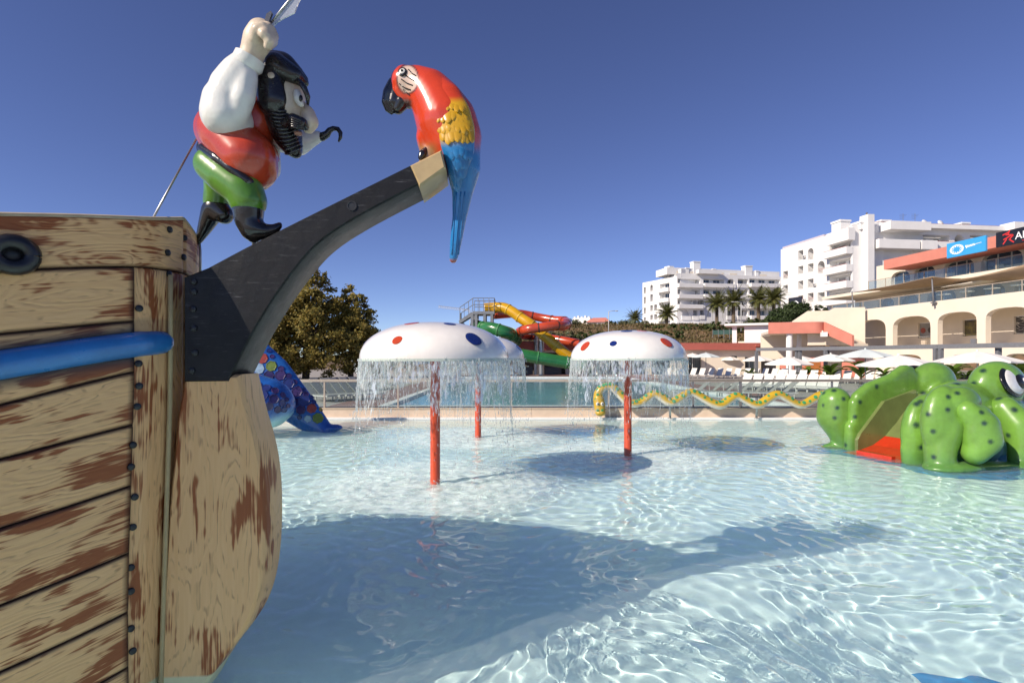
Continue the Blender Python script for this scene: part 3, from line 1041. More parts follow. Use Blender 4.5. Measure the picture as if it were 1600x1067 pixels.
# raised near arm
arm = link('sleeve', blob_mesh('sleeve', pch((372, 192, -.2, 22), (353, 179, -.27, 35), (352, 160, -.29, 31)) + pch((354, 170, -.28, 28), (360, 138, -.3, 28), (372, 116, -.32, 24), (386, 98, -.33, 19)) + pch((372, 176, -.32, 16), (380, 150, -.34, 17), (385, 122, -.34, 16)) + pch((345, 150, -.36, 14), (362, 120, -.36, 13)), V, 5, M_sleeve), pirate)
mb = MB()
c0, c1 = pp(386, 101, -.33), pp(391, 89, -.335)
ax = (c1 - c0).normalized()
mb.tube([c0 - ax * .02, c0, c1, c1 - ax * .004], [pr(19), pr(21.5), pr(20.5), pr(15)], 20)
mb.build('cuff', M_sleeve, arm, 40)
hand = blob_mesh('hand', pch((390, 96, -.33, 16), (396, 78, -.34, 17), (403, 62, -.35, 20), (408, 52, -.36, 19)) +
    pch((416, 42, -.30, 6.5), (424, 48, -.40, 7), (417, 58, -.46, 7)) + pch((413, 38, -.31, 6.5), (419, 43, -.42, 7), (412, 54, -.47, 7)) +
    pch((419, 50, -.30, 6.5), (428, 57, -.39, 7), (421, 65, -.45, 7)) + pch((420, 60, -.30, 6), (427, 66, -.37, 6.5), (419, 72, -.43, 6.5)) +
    pch((398, 60, -.42, 8), (402, 46, -.46, 7.5), (410, 41, -.46, 6)), .011, 3, M_skin)
link('hand', hand, pirate)
sword = thing('pirate_sword', 'pale translucent sword blade held up in the pirate figure fist', 'sword', tuple(pp(418, 32, -.38)))
def plate(poly, dy, th, name, mt, parent):
    mb = MB(); n = len(poly)
    a = [pp(x, y, dy) for x, y in poly]; b = [p + Vector((0, th, 0)) for p in a]
    mb.add(a + b, [tuple(range(n)), tuple(range(2 * n - 1, n - 1, -1))] + [(i, i + n, (i + 1) % n + n, (i + 1) % n) for i in range(n)])
    return mb.build(name, mt, parent)
M_blade = glass_mat('frosted_blade', (.72, .76, .80), .6, .45, (.60, .64, .70))
plate([(421, 39), (436, 20), (452, 1), (463, -12), (476, -32), (484, -30), (476, -12), (466, 4), (460, 20), (446, 27), (434, 34), (426, 42)], -.385, .012, 'blade', M_blade, sword)
mb = MB(); mb.tube([pp(421, 39, -.39), pp(452, 1, -.39), pp(476, -32, -.39)], pr(1.6), 6); mb.build('blade_spine', M_steel, sword, True)
plate([(413, 33), (416, 22), (423, 17), (425, 20), (421, 31), (419, 37)], -.42, .02, 'guard', mat('guard_blue_steel', (.05, .06, .09), .3, .1, 10), sword)
mb = MB(); mb.tube([pp(421, 39, -.385), pp(410, 58, -.385), pp(404, 72, -.385)], pr(4), 8); mb.build('grip', M_boot, sword, True)
# head: hair, hat, beard, face
link('hair', blob_mesh('hair', pch((425, 118, 0, 33), (428, 145, 0, 34), (434, 172, 0, 28)) + pch((425, 118, .12, 30), (430, 160, .12, 30)) + pch((424, 122, -.1, 26), (430, 160, -.1, 26)), V, 4, M_hair), pirate)
link('hat', blob_mesh('hat', pch((424, 108, 0, 27), (440, 108, 0, 25), (458, 116, 0, 16), (472, 126, -.02, 10)) + pch((430, 104, -.14, 20), (460, 118, -.14, 13), (476, 130, -.08, 7)) + pch((430, 104, .14, 20), (466, 120, .12, 10)), V * .8, 4, M_hair), pirate)
beard = link('beard', blob_mesh('beard', pch((436, 160, -.04, 28), (440, 185, -.03, 26), (448, 208, -.02, 23), (456, 228, -.02, 16), (462, 238, -.02, 10)) + pch((436, 170, .12, 24), (455, 222, .08, 15)), V * .8, 3, M_hair), pirate)
bb = bvh_of(beard.data)
beard.data.update()
for k in range(15):                      # rib-like locks of the beard
    t = k / 14
    y0 = 150 + 84 * t
    x0 = 410 + 36 * t ** 1.1; x1 = 452 + 20 * t - 4 * math.sin(t * 3)
    pts = []
    for q in np.linspace(0, 1, 9):
        loc, nor = hit(bb, lerp(x0, x1, q), y0 + 8 * q * (1 - t) - 12 * t * (q - .5) + 3 * math.sin(q * 3))
        if loc is not None: pts.append(loc + nor * .006)
    if len(pts) > 3:
        mb = MB(); mb.tube(pts, [pr(1.2)] + [pr(2.5)] * (len(pts) - 2) + [pr(1.2)], 7)
        mb.build('beard_lock', M_hair, beard, True)
face = link('face', blob_mesh('face', pch((452, 150, -.05, 24), (456, 172, -.06, 20), (460, 186, -.05, 15)) + pch((452, 150, .06, 24), (458, 176, .05, 18)), V * .7, 3, M_skin), pirate)
link('nose', blob_mesh('nose', pch((474, 166, -.05, 7), (481, 178, -.06, 11), (485, 191, -.07, 12.5), (482, 199, -.07, 10)), .012, 3, M_skin), face)
link('ear', blob_mesh('ear', pch((424, 130, -.17, 10), (424, 121, -.19, 8), (425, 115, -.2, 3.5)), .012, 2, M_skin), pirate)
fb = bvh_of(face.data)
eye = link('eye', blob_mesh('eye', pch((464, 145, -.155, 5), (466, 154, -.16, 7), (470, 163, -.155, 5)), .009, 2, M_eye), face)
mb = MB(); mb.sphere(pp(470, 154, -.185), (pr(3), .012, pr(5)), 10); mb.build('pupil', M_pupil, eye, True)
mb = MB(); mb.tube([pp(458, 122, -.15), pp(468, 128, -.17), pp(476, 139, -.175), pp(481, 152, -.16), pp(481, 164, -.13)], [pr(2), pr(4), pr(4.5), pr(4), pr(2)], 8); mb.build('eyebrow', M_hair, face, True)
mo = link('moustache', blob_mesh('moustache', pch((447, 194, -.14, 8), (458, 187, -.17, 9), (472, 192, -.16, 8), (478, 200, -.12, 5)), .011, 2, M_hair), face)
for k in range(5):
    mb = MB(); mb.tube([pp(446 + k * 1, 188 + 3.3 * k, -.21), pp(456, 184 + 3.4 * k, -.232), pp(466, 187 + 3.4 * k, -.232), pp(475, 192 + 3 * k, -.20)], [pr(.8), pr(1.7), pr(1.7), pr(.8)], 6)
    mb.build('moustache_lock', M_hair, mo, True)
mb = MB(); mb.sphere(pp(466, 209, -.15), (pr(6), .03, pr(3.4)), 10); mb.build('lip', mat('lip_paint', (.42, .22, .16), .4, .1, 10), face, True)
# far arm with the hook
arm2 = link('sleeve', blob_mesh('sleeve', pch((440, 215, .25, 24), (466, 224, .3, 20), (482, 219, .32, 14), (496, 214, .33, 10)), V * .8, 3, M_sleeve), pirate)
mb = MB(); mb.tube([pp(494, 214, .33), pp(504, 214, .33), pp(511, 210, .33), pp(515, 204, .33), pp(521, 201, .33), pp(528, 202, .33), pp(532, 208, .33), pp(532, 215, .33), pp(529, 222, .33)], [pr(8), pr(7.5), pr(6), pr(5), pr(4.2), pr(4), pr(3.8), pr(3.2), pr(1.5)], 10)
mb.build('hook', M_boot, pirate, True)
# steel stay and foot pins
mb = MB(); mb.tube([pp(307, 217, .05), hull_pt(1, .06, 3.35, -.05)], .0075, 8); mb.build('stay_rod', M_steel, pirate, True)
mb = MB(); mb.tube([pp(396, 368, -.12), pp(397, 392, -.02)], .014, 8); mb.build('foot_pin', M_grey, pirate, True)
mb = MB(); mb.tube([pp(311, 374, .2), pp(313, 392, .2), pp(313, 430, .15)], .01, 8); mb.build('foot_pin', M_steel, pirate, True)

# ------------------------------------------------------------------ parrot
QD = 4.27
def qp(px, py, dy=0.0): return at(px, py, QD + dy)
def qr(r): return r * QD / F
def qch(*pts): return chain([(qp(x, y, d), qr(r)) for x, y, d, r in pts])
parrot = thing('parrot_figure', 'red yellow and blue parrot figure perched on the tip of the bowsprit', 'statue', tuple(qp(676, 245)))
def to_px(co):
    return 800 + co[:, 0] / co[:, 1] * F, HY - (co[:, 2] - H) / co[:, 1] * F
def sst(a, b, x):
    t = np.clip((x - a) / (b - a), 0, 1)
    return t * t * (3 - 2 * t)
def mixc(c, k, m):
    return c * (1 - m[:, None]) + np.array(k)[None, :] * m[:, None]
RED, YEL, BLU = (.58, .05, .015), (.62, .33, .015), (.005, .17, .42)
def paint_body(co):
    # heights and positions measured on the figure itself (metres), sprayed soft edges
    x, y = to_px(co)
    c = np.tile(np.array(RED), (len(co), 1))
    c = mixc(c, (.30, .16, .06), sst(216, 236, y) * (1 - sst(672, 690, x)))
    c = mixc(c, BLU, sst(214, 244, y + (x - 740) * -.2) * sst(690, 705, x))
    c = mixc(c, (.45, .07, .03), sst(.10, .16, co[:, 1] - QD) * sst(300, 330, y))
    c = mixc(c, (.42, .10, .05), sst(403, 409, y))
    # bare cheek
    m = (1 - sst(12, 15, np.hypot((x - 637) * .85, (y - 124) * .62))) * (co[:, 1] < QD)
    c = mixc(c, (.62, .46, .37), m)
    m2 = np.clip(1 - np.abs(np.hypot((x - 637) * .85, (y - 124) * .62) - 14.2) / 1.6, 0, 1) * (co[:, 1] < QD)
    c = mixc(c, (.03, .02, .02), m2)
    m3 = sst(150, 160, y) * (1 - sst(640, 647, x)) * (1 - sst(176, 186, y)) * (co[:, 1] < QD)
    c = mixc(c, (.04, .035, .03), m3 * .9)
    return c
body = blob_mesh('body', qch((634, 129, 0, 24), (652, 132, 0, 27), (672, 146, 0, 35), (686, 168, 0, 42), (698, 192, 0, 48), (708, 215, 0, 45), (716, 240, 0, 35), (724, 265, 0, 27), (723, 298, 0, 17), (718, 340, 0, 11.5), (712, 380, 0, 9.5), (708, 405, 0, 7)) +
    qch((632, 120, -.01, 17), (628, 142, 0, 17), (638, 156, 0, 14)) +
    qch((672, 215, 0, 22), (668, 232, 0, 14)) + qch((676, 240, 0, 20), (672, 256, 0, 18)), .0125, 9, mat('parrot_gloss', (1, 1, 1), .24, .05, 8, coat=.5, attr='paint'))
set_paint(body, paint_body)
link('body', body, parrot)
bb = bvh_of(body)
# wing plate lying proud on the near flank
def paint_wing(co):
    x, y = to_px(co)
    c = np.tile(np.array(RED), (len(co), 1))
    c = mixc(c, YEL, sst(150, 163, y + (x - 700) * .05))
    c = mixc(c, BLU, sst(212, 232, y + (x - 700) * .1))
    c = mixc(c, BLU, sst(717, 735, x - (y - 190) * .12) * sst(205, 232, y))
    return c
wing_pts = [(686, 142, -.13, 21), (696, 158, -.165, 28), (705, 182, -.195, 31), (712, 206, -.20, 30), (716, 232, -.18, 25), (716, 258, -.145, 18), (715, 280, -.10, 11), (714, 296, -.07, 6)]
pr_ = []
for (x, y, d, r), (x2, y2, d2, r2) in zip(wing_pts[:-1], wing_pts[1:]):
    for k in range(6):
        t = k / 6
        rr = qr(lerp(r, r2, t))
        pr_ += ell(qp(lerp(x, x2, t), lerp(y, y2, t), lerp(d, d2, t) + .045), (rr, .085, rr))
wing = blob_mesh('wing', pr_, .0125, 7, MATS['parrot_gloss'])
set_paint(wing, paint_wing)
wing_o = link('wing', wing, parrot)
wb = bvh_of(wing)
def feather_mesh(L, W, mt):
    mb = MB(); n = 10
    P = []
    for i in range(n + 1):
        t = i / n
        w = W * (1 if t < .55 else math.sqrt(max(0, 1 - ((t - .55) / .45) ** 2)))
        z = .002 + .007 * t * (1 if t < .9 else .6)
        P.append([(-w, -t * L, z * .4), (-w * .75, -t * L, z * .8), (0, -t * L, z * 1.1), (w * .75, -t * L, z * .8), (w, -t * L, z * .4)])
    vs = [p for r in P for p in r]
    mb.add(vs, [(i * 5 + j, (i + 1) * 5 + j, (i + 1) * 5 + j + 1, i * 5 + j + 1) for i in range(n) for j in range(4)])
    return mb.mesh('feather', mt, True)
M_yel = mat('yellow_gloss', YEL, .26, .10, 7, coat=.4)
M_blu = mat('bright_blue_gloss', BLU, .26, .12, 7, coat=.4)
fy = feather_mesh(.11, .027, M_yel); fbm = feather_mesh(.115, .026, M_blu)
rows = [(162, 683, 722, 6, fy), (177, 681, 728, 7, fy), (192, 684, 733, 7, fy), (207, 687, 736, 7, fy),
        (230, 694, 738, 6, fbm), (247, 699, 736, 5, fbm), (264, 703, 732, 4, fbm), (280, 707, 725, 3, fbm)]
for ri, (y, x0, x1, n, fm) in enumerate(rows):
    for k in range(n):
        x = lerp(x0, x1, (k + .5 * (ri % 2) * .6) / (n - 1 + .3)) + R.uniform(-.8, .8)
        loc, nor = hit(wb, x, y + 3 * math.sin(k * 1.7) + (x - 700) * .06 - 7)
        if loc is None: continue
        down = Vector((.12, 0, -1)); down = (down - nor * down.dot(nor)).normalized()
        ym = -down; xm = ym.cross(nor).normalized()
        q = Matrix((xm, ym, nor)).transposed().to_quaternion()
        o = stick('feather', fm, loc - nor * .006, nor, wing_o)
        o.rotation_euler = q.to_euler()
        s = R.uniform(.85, 1.1); o.scale = (s, s, s)
# long tail covert ridges
for x0, x1 in ((709, 706), (716, 711), (722, 716)):
    pts = []
    for t in np.linspace(0, 1, 12):
        loc, nor = hit(bb, lerp(x0 + 4, x1, t), lerp(300, 398, t))
        if loc is not None: pts.append(loc + nor * .002)
    if len(pts) > 4:
        mb = MB(); mb.tube(pts, [.006] * len(pts), 6); mb.build('tail_feather', M_blu, parrot, True)
# beak, eye, cheek lines, foot
link('beak', blob_mesh('beak', qch((617, 133, 0, 12), (609, 146, 0, 11), (604, 160, 0, 8), (606, 170, 0, 5.5), (612, 177, 0, 3)) + qch((620, 145, 0, 12), (616, 160, 0, 11), (618, 172, 0, 6)) + qch((628, 160, 0, 12), (622, 170, 0, 9)), .009, 3, M_boot), parrot)
loc, nor = hit(bb, 629, 113)
if loc is not None:
    eo = stick('eye', disc_mesh('eye', .036, .012, M_pupil, 20), loc, nor, parrot)
    stick('eye_ring', disc_mesh('eye_ring', .024, .017, M_eye, 20), loc, nor, parrot)
    stick('pupil', disc_mesh('pupil', .012, .023, M_pupil, 16), loc, nor, parrot)
for ln in (((638, 109), (644, 114), (650, 119)), ((632, 117), (640, 121), (648, 127)), ((627, 124), (636, 129), (645, 134)), ((624, 131), (632, 136), (642, 141)), ((630, 140), (637, 145), (641, 150))):
    pts = []
    for (x, y), w in zip(ln, (0, 1.5, 0)):
        loc, nor = hit(bb, x, y + w)
        if loc is not None: pts.append(loc + nor * .001)
    if len(pts) == 3:
        mb = MB(); mb.tube(pts, .0045, 6); mb.build('cheek_line', M_pupil, parrot, True)
link('foot', blob_mesh('foot', qch((668, 234, -.06, 6), (660, 241, -.09, 6), (657, 247, -.1, 4)) + qch((668, 234, -.04, 6), (663, 239, -.02, 5)), .009, 2, M_boot), parrot)
# ------------------------------------------------------------------ water mushrooms
M_cap = mat('mushroom_white_gloss', (.80, .775, .735), .2, .04, 3, coat=.5, bump=.12, bscale=18, stretch=(1, 1, .18))
M_pole = mat('mushroom_red_pole', (.58, .072, .024), .35, .08, 7, coat=.2, bump=.1, bscale=20)
M_rimgreen = mat('mushroom_rim', (.50, .58, .53), .3, .05, 6)
M_spot_r = mat('red_spot', (.50, .055, .012), .25, .1, 9, coat=.3)
M_spot_b = mat('blue_spot', (.008, .025, .16), .25, .1, 9, coat=.3)
def falling_water_mat():
    m = bpy.data.materials.new('falling_water')
    m.use_nodes = True
    nt = m.node_tree; L = nt.links
    nt.nodes.remove(nt.nodes['Principled BSDF'])
    tr = nt.nodes.new('ShaderNodeBsdfTransparent'); tr.inputs[0].default_value = (.97, .985, .985, 1)
    gl = nt.nodes.new('ShaderNodeBsdfGlossy'); gl.inputs['Roughness'].default_value = .05
    df = nt.nodes.new('ShaderNodeBsdfDiffuse'); df.inputs[0].default_value = (.93, .95, .95, 1)
    tl = nt.nodes.new('ShaderNodeBsdfTranslucent'); tl.inputs[0].default_value = (.93, .95, .95, 1)
    a = nt.nodes.new('ShaderNodeMixShader'); a.inputs[0].default_value = .5
    L.new(df.outputs[0], a.inputs[1]); L.new(tl.outputs[0], a.inputs[2])
    b = nt.nodes.new('ShaderNodeMixShader'); b.inputs[0].default_value = .4
    L.new(a.outputs[0], b.inputs[1]); L.new(gl.outputs[0], b.inputs[2])
    tc = nt.nodes.new('ShaderNodeTexCoord')
    mp = nt.nodes.new('ShaderNodeMapping'); mp.inputs['Scale'].default_value = (9, 9, 2.0)
    L.new(tc.outputs['Object'], mp.inputs[0])
    n = nt.nodes.new('ShaderNodeTexNoise'); n.inputs['Scale'].default_value = 2.4; n.inputs['Detail'].default_value = 6; n.inputs['Roughness'].default_value = .65
    L.new(mp.outputs[0], n.inputs['Vector'])
    mr = nt.nodes.new('ShaderNodeMapRange'); mr.inputs[1].default_value = .47; mr.inputs[2].default_value = .62; mr.inputs[3].default_value = .05; mr.inputs[4].default_value = .9
    L.new(n.outputs[0], mr.inputs[0])
    mx = nt.nodes.new('ShaderNodeMixShader')
    L.new(mr.outputs[0], mx.inputs[0]); L.new(tr.outputs[0], mx.inputs[1]); L.new(b.outputs[0], mx.inputs[2])
    L.new(mx.outputs[0], nt.nodes['Material Output'].inputs[0])
    return m
M_fall = falling_water_mat()
CAPR, CAPH, RIM = 1.47, .72, 2.50
def cap_profile():
    pr = []
    for k in range(15):
        a = math.pi / 2 * k / 14
        r = CAPR * math.cos(a) ** .82 if k < 14 else .001
        pr.append((r, RIM + CAPH * math.sin(a) ** 1.0))
    return pr
def cap_point(az, fr):
    """point and outward normal at azimuth az, at fr of the way up the dome"""
    a = math.pi / 2 * fr
    e = .01
    f = lambda q: (CAPR * math.cos(q) ** .82, RIM + CAPH * math.sin(q))
    r, z = f(a); r2, z2 = f(a + e)
    tr, tz = r2 - r, z2 - z
    n = Vector((tz * math.cos(az), tz * math.sin(az), -tr)).normalized()
    return Vector((r * math.cos(az), r * math.sin(az), z)), n
def mushroom(p, label, spots, seed):
    rr = random.Random(seed)
    t = thing('water_mushroom', label, 'fountain', tuple(p), 'water mushrooms in the paddling pool')
    mb = MB()
    mb.lathe([(.17, -WD), (.17, -WD + .02), (.098, -.2), (.098, RIM + .35)], n=24)
    link_local('pole', mb.mesh('pole', M_pole, 40), t).cycles.is_caustics_receiver = True
    mb = MB()
    mb.lathe([(CAPR - .10, RIM + .02), (CAPR - .03, RIM - .035), (CAPR - .005, RIM - .03), (CAPR, RIM)] + cap_profile()[1:], n=64)
    cap = link_local('cap', mb.mesh('cap', M_cap, True), t)
    mb = MB()
    mb.lathe([(.099, RIM + .25), (.6, RIM + .14), (CAPR - .1, RIM + .021)], n=48)
    link_local('underside', mb.mesh('underside', M_rimgreen, True), t)
    mb = MB()
    mb.lathe([(CAPR - .012, RIM - .05), (CAPR + .006, RIM - .05), (CAPR + .008, RIM - .003), (CAPR - .012, RIM - .003)], n=64)
    link_local('rim_lip', mb.mesh('rim_lip', M_rimgreen, 40), t)
    for az, fr, r, mt in spots:
        c, n = cap_point(math.radians(az), fr)
        o = link_local('spot', disc_mesh('spot', r, .008, mt, 24), cap, c - n * .003)
        o.rotation_euler = n.to_track_quat('Z', 'Y').to_euler()
    # falling water
    mb = MB()
    nseg = 120
    lowpts = []
    lo = [0] * nseg
    ph = [rr.uniform(0, 6.28) for _ in range(6)]
    for k in range(nseg):
        a = 2 * math.pi * k / nseg
        lo[k] = .26 + .22 * (1 + math.sin(5 * a + ph[0])) * .5 + .55 * max(0, math.sin(3 * a + ph[1]) * math.sin(11 * a + ph[2])) + rr.uniform(0, .16)
    nv = 7
    for k in range(nseg):
        a0 = 2 * math.pi * k / nseg; a1 = 2 * math.pi * (k + 1) / nseg
        for j in range(nv):
            q = []
            for a, l, kk in ((a0, lo[k], k), (a1, lo[(k + 1) % nseg], k + 1)):
                for u in (j / nv, (j + 1) / nv):
                    dr = .05 * u * l * 2 + .012 * math.sin(kk * 1.9 + u * 5)
                    q.append(Vector(((CAPR - .01 + dr) * math.cos(a), (CAPR - .01 + dr) * math.sin(a), RIM - .04 - u * l)))
            mb.quad(q[0], q[2], q[3], q[1])
    for k in range(400):                      # separate threads
        a = rr.uniform(0, 2 * math.pi)
        l = rr.choice((rr.uniform(.15, .6), rr.uniform(.3, 1.0), rr.uniform(.6, 1.9)))
        r0 = rr.uniform(.003, .0085)
        pts, rad = [], []
        w = rr.uniform(-.02, .02)
        nst = 5
        for j in range(nst + 1):
            u = j / nst
            dr = .06 * u * l + w * math.sin(u * 6 + k)
            aa = a + .02 * math.sin(u * 5 + k) * l
            pts.append(((CAPR + dr) * math.cos(aa), (CAPR + dr) * math.sin(aa), RIM - .03 - u * l))
            rad.append(r0 * (1.3 - u) * rr.uniform(.6, 1.4))
        mb.tube(pts, rad, 4, cap=False)
    for k in range(2200):                      # drops
        a = rr.uniform(0, 2 * math.pi)
        z = RIM * (1 - rr.random() ** 1.5)
        r = CAPR + .06 * (RIM - z) + rr.gauss(0, .05)
        s = rr.uniform(.004, .012)
        mb.sphere((r * math.cos(a), r * math.sin(a), z), (s, s, s * rr.uniform(1.2, 4.5)), 4)
    for k in range(110):                      # splash round the foot of the pole
        a = rr.uniform(0, 2 * math.pi); r = .1 + abs(rr.gauss(0, .1)); s = rr.uniform(.005, .016)
        mb.sphere((r * math.cos(a), r * math.sin(a), abs(rr.gauss(0, .05))), (s, s, s), 4)
    for k in range(500):                      # splash where the water lands
        a = rr.uniform(0, 2 * math.pi); r = CAPR + .15 + rr.gauss(0, .14); s = rr.uniform(.004, .011)
        mb.sphere((r * math.cos(a), r * math.sin(a), abs(rr.gauss(0, .07))), (s, s, s), 4)
    o = link_local('falling_water', mb.mesh('falling_water', M_fall, True), t)
    o['kind'] = 'stuff'
    return t
b_, r_ = M_spot_b, M_spot_r
mushroom(MPOS[0], 'large white water mushroom with a big blue spot, its pole ringed by foam', [(-112, .30, 0.099, r_), (-50, .33, 0.163, b_), (-60, .72, 0.120, b_), (-125, .76, 0.146, r_), (20, .4, 0.129, r_), (80, .4, 0.138, b_), (150, .35, 0.138, b_), (-172, .33, 0.129, b_)], 1)
mushroom(MPOS[1], 'white water mushroom with red spots standing beside the yellow snake', [(-152, .28, 0.146, r_), (-117, .33, 0.090, b_), (-57, .36, 0.163, r_), (-105, .78, 0.146, b_), (-60, .82, 0.129, r_), (60, .4, 0.129, b_), (120, .4, 0.129, r_), (-12, .4, 0.129, b_)], 2)
mushroom(MPOS[2], 'white water mushroom partly hidden behind the one with the big blue spot', [(-15, .30, 0.120, b_), (-70, .35, 0.129, r_), (60, .4, 0.129, r_), (120, .4, 0.129, b_), (180, .4, 0.129, r_), (-120, .5, 0.120, b_)], 3)

# ------------------------------------------------------------------ yellow snake
SD = 22.2
spts = [(937, 640), (934, 628), (935, 614), (941, 606), (949, 603), (958, 605), (971, 618), (982, 629), (996, 630), (1007, 625), (1021, 615), (1033, 620), (1047, 629), (1061, 623), (1078, 612), (1092, 618), (1111, 629), (1126, 633), (1137, 626), (1151, 618), (1165, 625), (1182, 633), (1196, 626), (1213, 616), (1227, 621), (1249, 633), (1266, 626), (1286, 616), (1305, 622), (1325, 630)]
def catmull(P, n=6):
    out = []
    for i in range(len(P) - 1):
        p0 = P[max(i - 1, 0)]; p1 = P[i]; p2 = P[i + 1]; p3 = P[min(i + 2, len(P) - 1)]
        for k in range(n):
            t = k / n
            out.append(.5 * ((2 * p1) + (p2 - p0) * t + (2 * p0 - 5 * p1 + 4 * p2 - p3) * t * t + (3 * p1 - p0 - 3 * p2 + p3) * t ** 3))
    out.append(P[-1])
    return out
SP = catmull([at(x, y, SD) for x, y in spts])
for _ in range(4):
    SP = [SP[0]] + [(SP[i - 1] + SP[i] * 2 + SP[i + 1]) / 4 for i in range(1, len(SP) - 1)] + [SP[-1]]
snake = thing('snake_figure', 'long wavy yellow snake figure with green spots along the pool wall', 'statue', (SP[0].x, SD, 0))
mb = MB()
rad = [.17 + .015 * math.sin(i * .2) for i in range(len(SP))]
for k in range(8): rad[-1 - k] = .06 + .018 * k
mb.tube(SP, rad, 16)
me = mb.mesh('body', mat('snake_gloss', (1, 1, 1), .3, .08, 6, coat=.3, attr='paint'), True)
def paint_snake(co):
    P = np.array([tuple(p) for p in SP])
    d2 = ((co[:, None, :] - P[None, :, :]) ** 2).sum(-1)
    j = d2.argmin(1)
    rel = co[:, 2] - P[j][:, 2]
    c = np.tile(np.array((.52, .33, .025)), (len(co), 1))
    return mixc(c, (.72, .70, .64), 1 - sst(-.10, -.03, rel))
set_paint(me, paint_snake)
link('body', me, snake)
sb = bvh_of(me)
M_sspot = mat('snake_green_spot', (.03, .27, .11), .3, .1, 9)
smesh = disc_mesh('spot', .075, .012, M_sspot, 12); smesh2 = disc_mesh('spot', .055, .012, M_sspot, 12)
for i in range(5, len(SP) - 6, 3):
    t = (SP[i + 1] - SP[i - 1]).normalized()
    a = math.radians(R.choice((20, -35, 50, -10, 65)))
    u = Vector((0, 0, 1)); u = (u - t * u.dot(t)).normalized(); w = Vector((0, -1, 0))
    d = (u * math.cos(a) + w * abs(math.sin(a)) + w * .5).normalized()
    stick('spot', R.choice((smesh, smesh2)), SP[i] + d * (rad[i] - .004), d, snake)
head = blob_mesh('head', chain([(at(935, 622, SD), .21), (at(937, 634, SD - .05), .24), (at(938, 643, SD - .12), .20)]) + ell(at(938, 645, SD - .2), (.22, .18, .13)), .03, 3, mat('snake_yellow', (.52, .33, .025), .3, .1, 6, coat=.3))
ho = link('head', head, snake)
for x in (934, 941):
    mb = MB(); mb.sphere(at(x, 631, SD - .25), .075, 12); e = mb.build('eye', M_eye, ho, True)
    mb = MB(); mb.sphere(at(x + .6, 631, SD - .315), .035, 8); mb.build('pupil', M_pupil, ho, True)
    stick('spot', smesh2, at(x, 641, SD - .33), Vector((0, -1, -.1)), ho)
mb = MB(); mb.tube([at(938, 648, SD - .25), at(938, 653, SD - .27), at(938, 657.5, SD - .27)], [.03, .035, .05], 8); j = mb.build('water_jet', M_fall, snake, True); j['kind'] = 'stuff'
for x in (1047, 1182, 1300):
    p = at(x, 640, SD); mb = MB(); mb.tube([(p.x, SD, .064), (p.x, SD, .9)], .045, 10); mb.tube([(p.x, SD, .063), (p.x, SD, .075)], .1, 12)
    mb.build('support_post', M_steel, snake, True)
drain = thing('drain_grille', 'small grey metal plate on the pool ledge beside the snake head', 'grille', tuple(at(955, 651, 22.45)))
p = at(957, 651, 22.45)
mb = MB(); mb.box(p.x - .3, p.x + .3, 22.36, 22.56, .064, .095); mb.build('plate', M_grey, drain)
for k in range(5):
    mb = MB(); mb.box(p.x - .27, p.x + .27, 22.38 + k * .035, 22.395 + k * .035, .0955, .105); mb.build('slat', M_steel, drain)

# ------------------------------------------------------------------ frog slide
FO = Vector((9.3, 14.0, 0)); FA = Vector((.97, .25, 0)).normalized(); FL = Vector((FA.y, -FA.x, 0))
def fr(a, b, z): return FO + FA * a + FL * b + Vector((0, 0, z))
def fch(*pts): return chain([(fr(a, b, z), r) for a, b, z, r in pts])
FROT = Matrix((FA, FL, Vector((0, 0, 1)))).transposed()
def fel(a, b, z, ra, rb, rz_): return [(fr(a, b, z), (ra, rb, rz_), FROT)]
frog = thing('frog_slide', 'big green frog slide with red chute lying in the paddling pool', 'slide', tuple(fr(1.8, 0, 0)))
GREEN = np.array((.135, .295, .045))
spot_list = []
def paint_frog(co):
    c = np.tile(GREEN, (len(co), 1))
    n = np.sin(co[:, 0] * 3.1 + 1.3 * np.sin(co[:, 2] * 4)) * np.sin(co[:, 1] * 2.7 + co[:, 2] * 2)
    c = c * (1 + .13 * n)[:, None]
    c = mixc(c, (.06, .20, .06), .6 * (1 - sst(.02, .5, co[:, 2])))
    for p, r in spot_list:
        d = np.sqrt(((co - np.array(p)) ** 2).sum(1))
        c = mixc(c, (.008, .028, .03), .95 * (1 - sst(r * .35, r * 1.15, d)))
    return c
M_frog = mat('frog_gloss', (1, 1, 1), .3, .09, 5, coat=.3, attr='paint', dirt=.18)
near_body = fel(1.55, 1.0, .75, 1.42, .55, 1.18) + fel(.52, 1.0, .68, .74, .36, .98) + fel(.33, .98, .3, .54, .28, .9) + fel(2.6, .75, .9, 1.3, .8, .95)
far_wall = []
ztop = [(0, .75), (.1, 1.35), (.3, 1.6), (.7, 1.82), (1.2, 1.95), (1.7, 2.08), (2.1, 2.3), (2.3, 2.32), (2.6, 2.05), (3.0, 1.9)]
for a in np.arange(.3, 3.0, .12):
    zt = float(np.interp(a - .3 * max(0, 1 - (a - .3) / 1.5), [q[0] for q in ztop], [q[1] for q in ztop]))
    far_wall += fch((a, -.98, -.2, .17), (a, -.98, zt - .15, .16))
far_leg = fch((.30, -1.5, 1.25, .43), (.32, -1.5, .85, .49), (.42, -1.45, .45, .35), (.5, -1.4, .05, .24)) + fch((.5, -1.4, -.1, .26), (.12, -1.55, -.12, .2)) + fel(.65, -1.3, .5, .35, .3, .6)
head = fel(3.9, 0, 1.0, 1.5, 1.35, .95) + fel(2.8, .98, 1.82, .78, .46, .62) + fel(3.2, -.95, 1.82, .72, .42, .58) + fel(4.7, 0, .8, .8, 1.0, .55)
back = fel(2.9, 0, .9, .5, 1.2, 1.0)
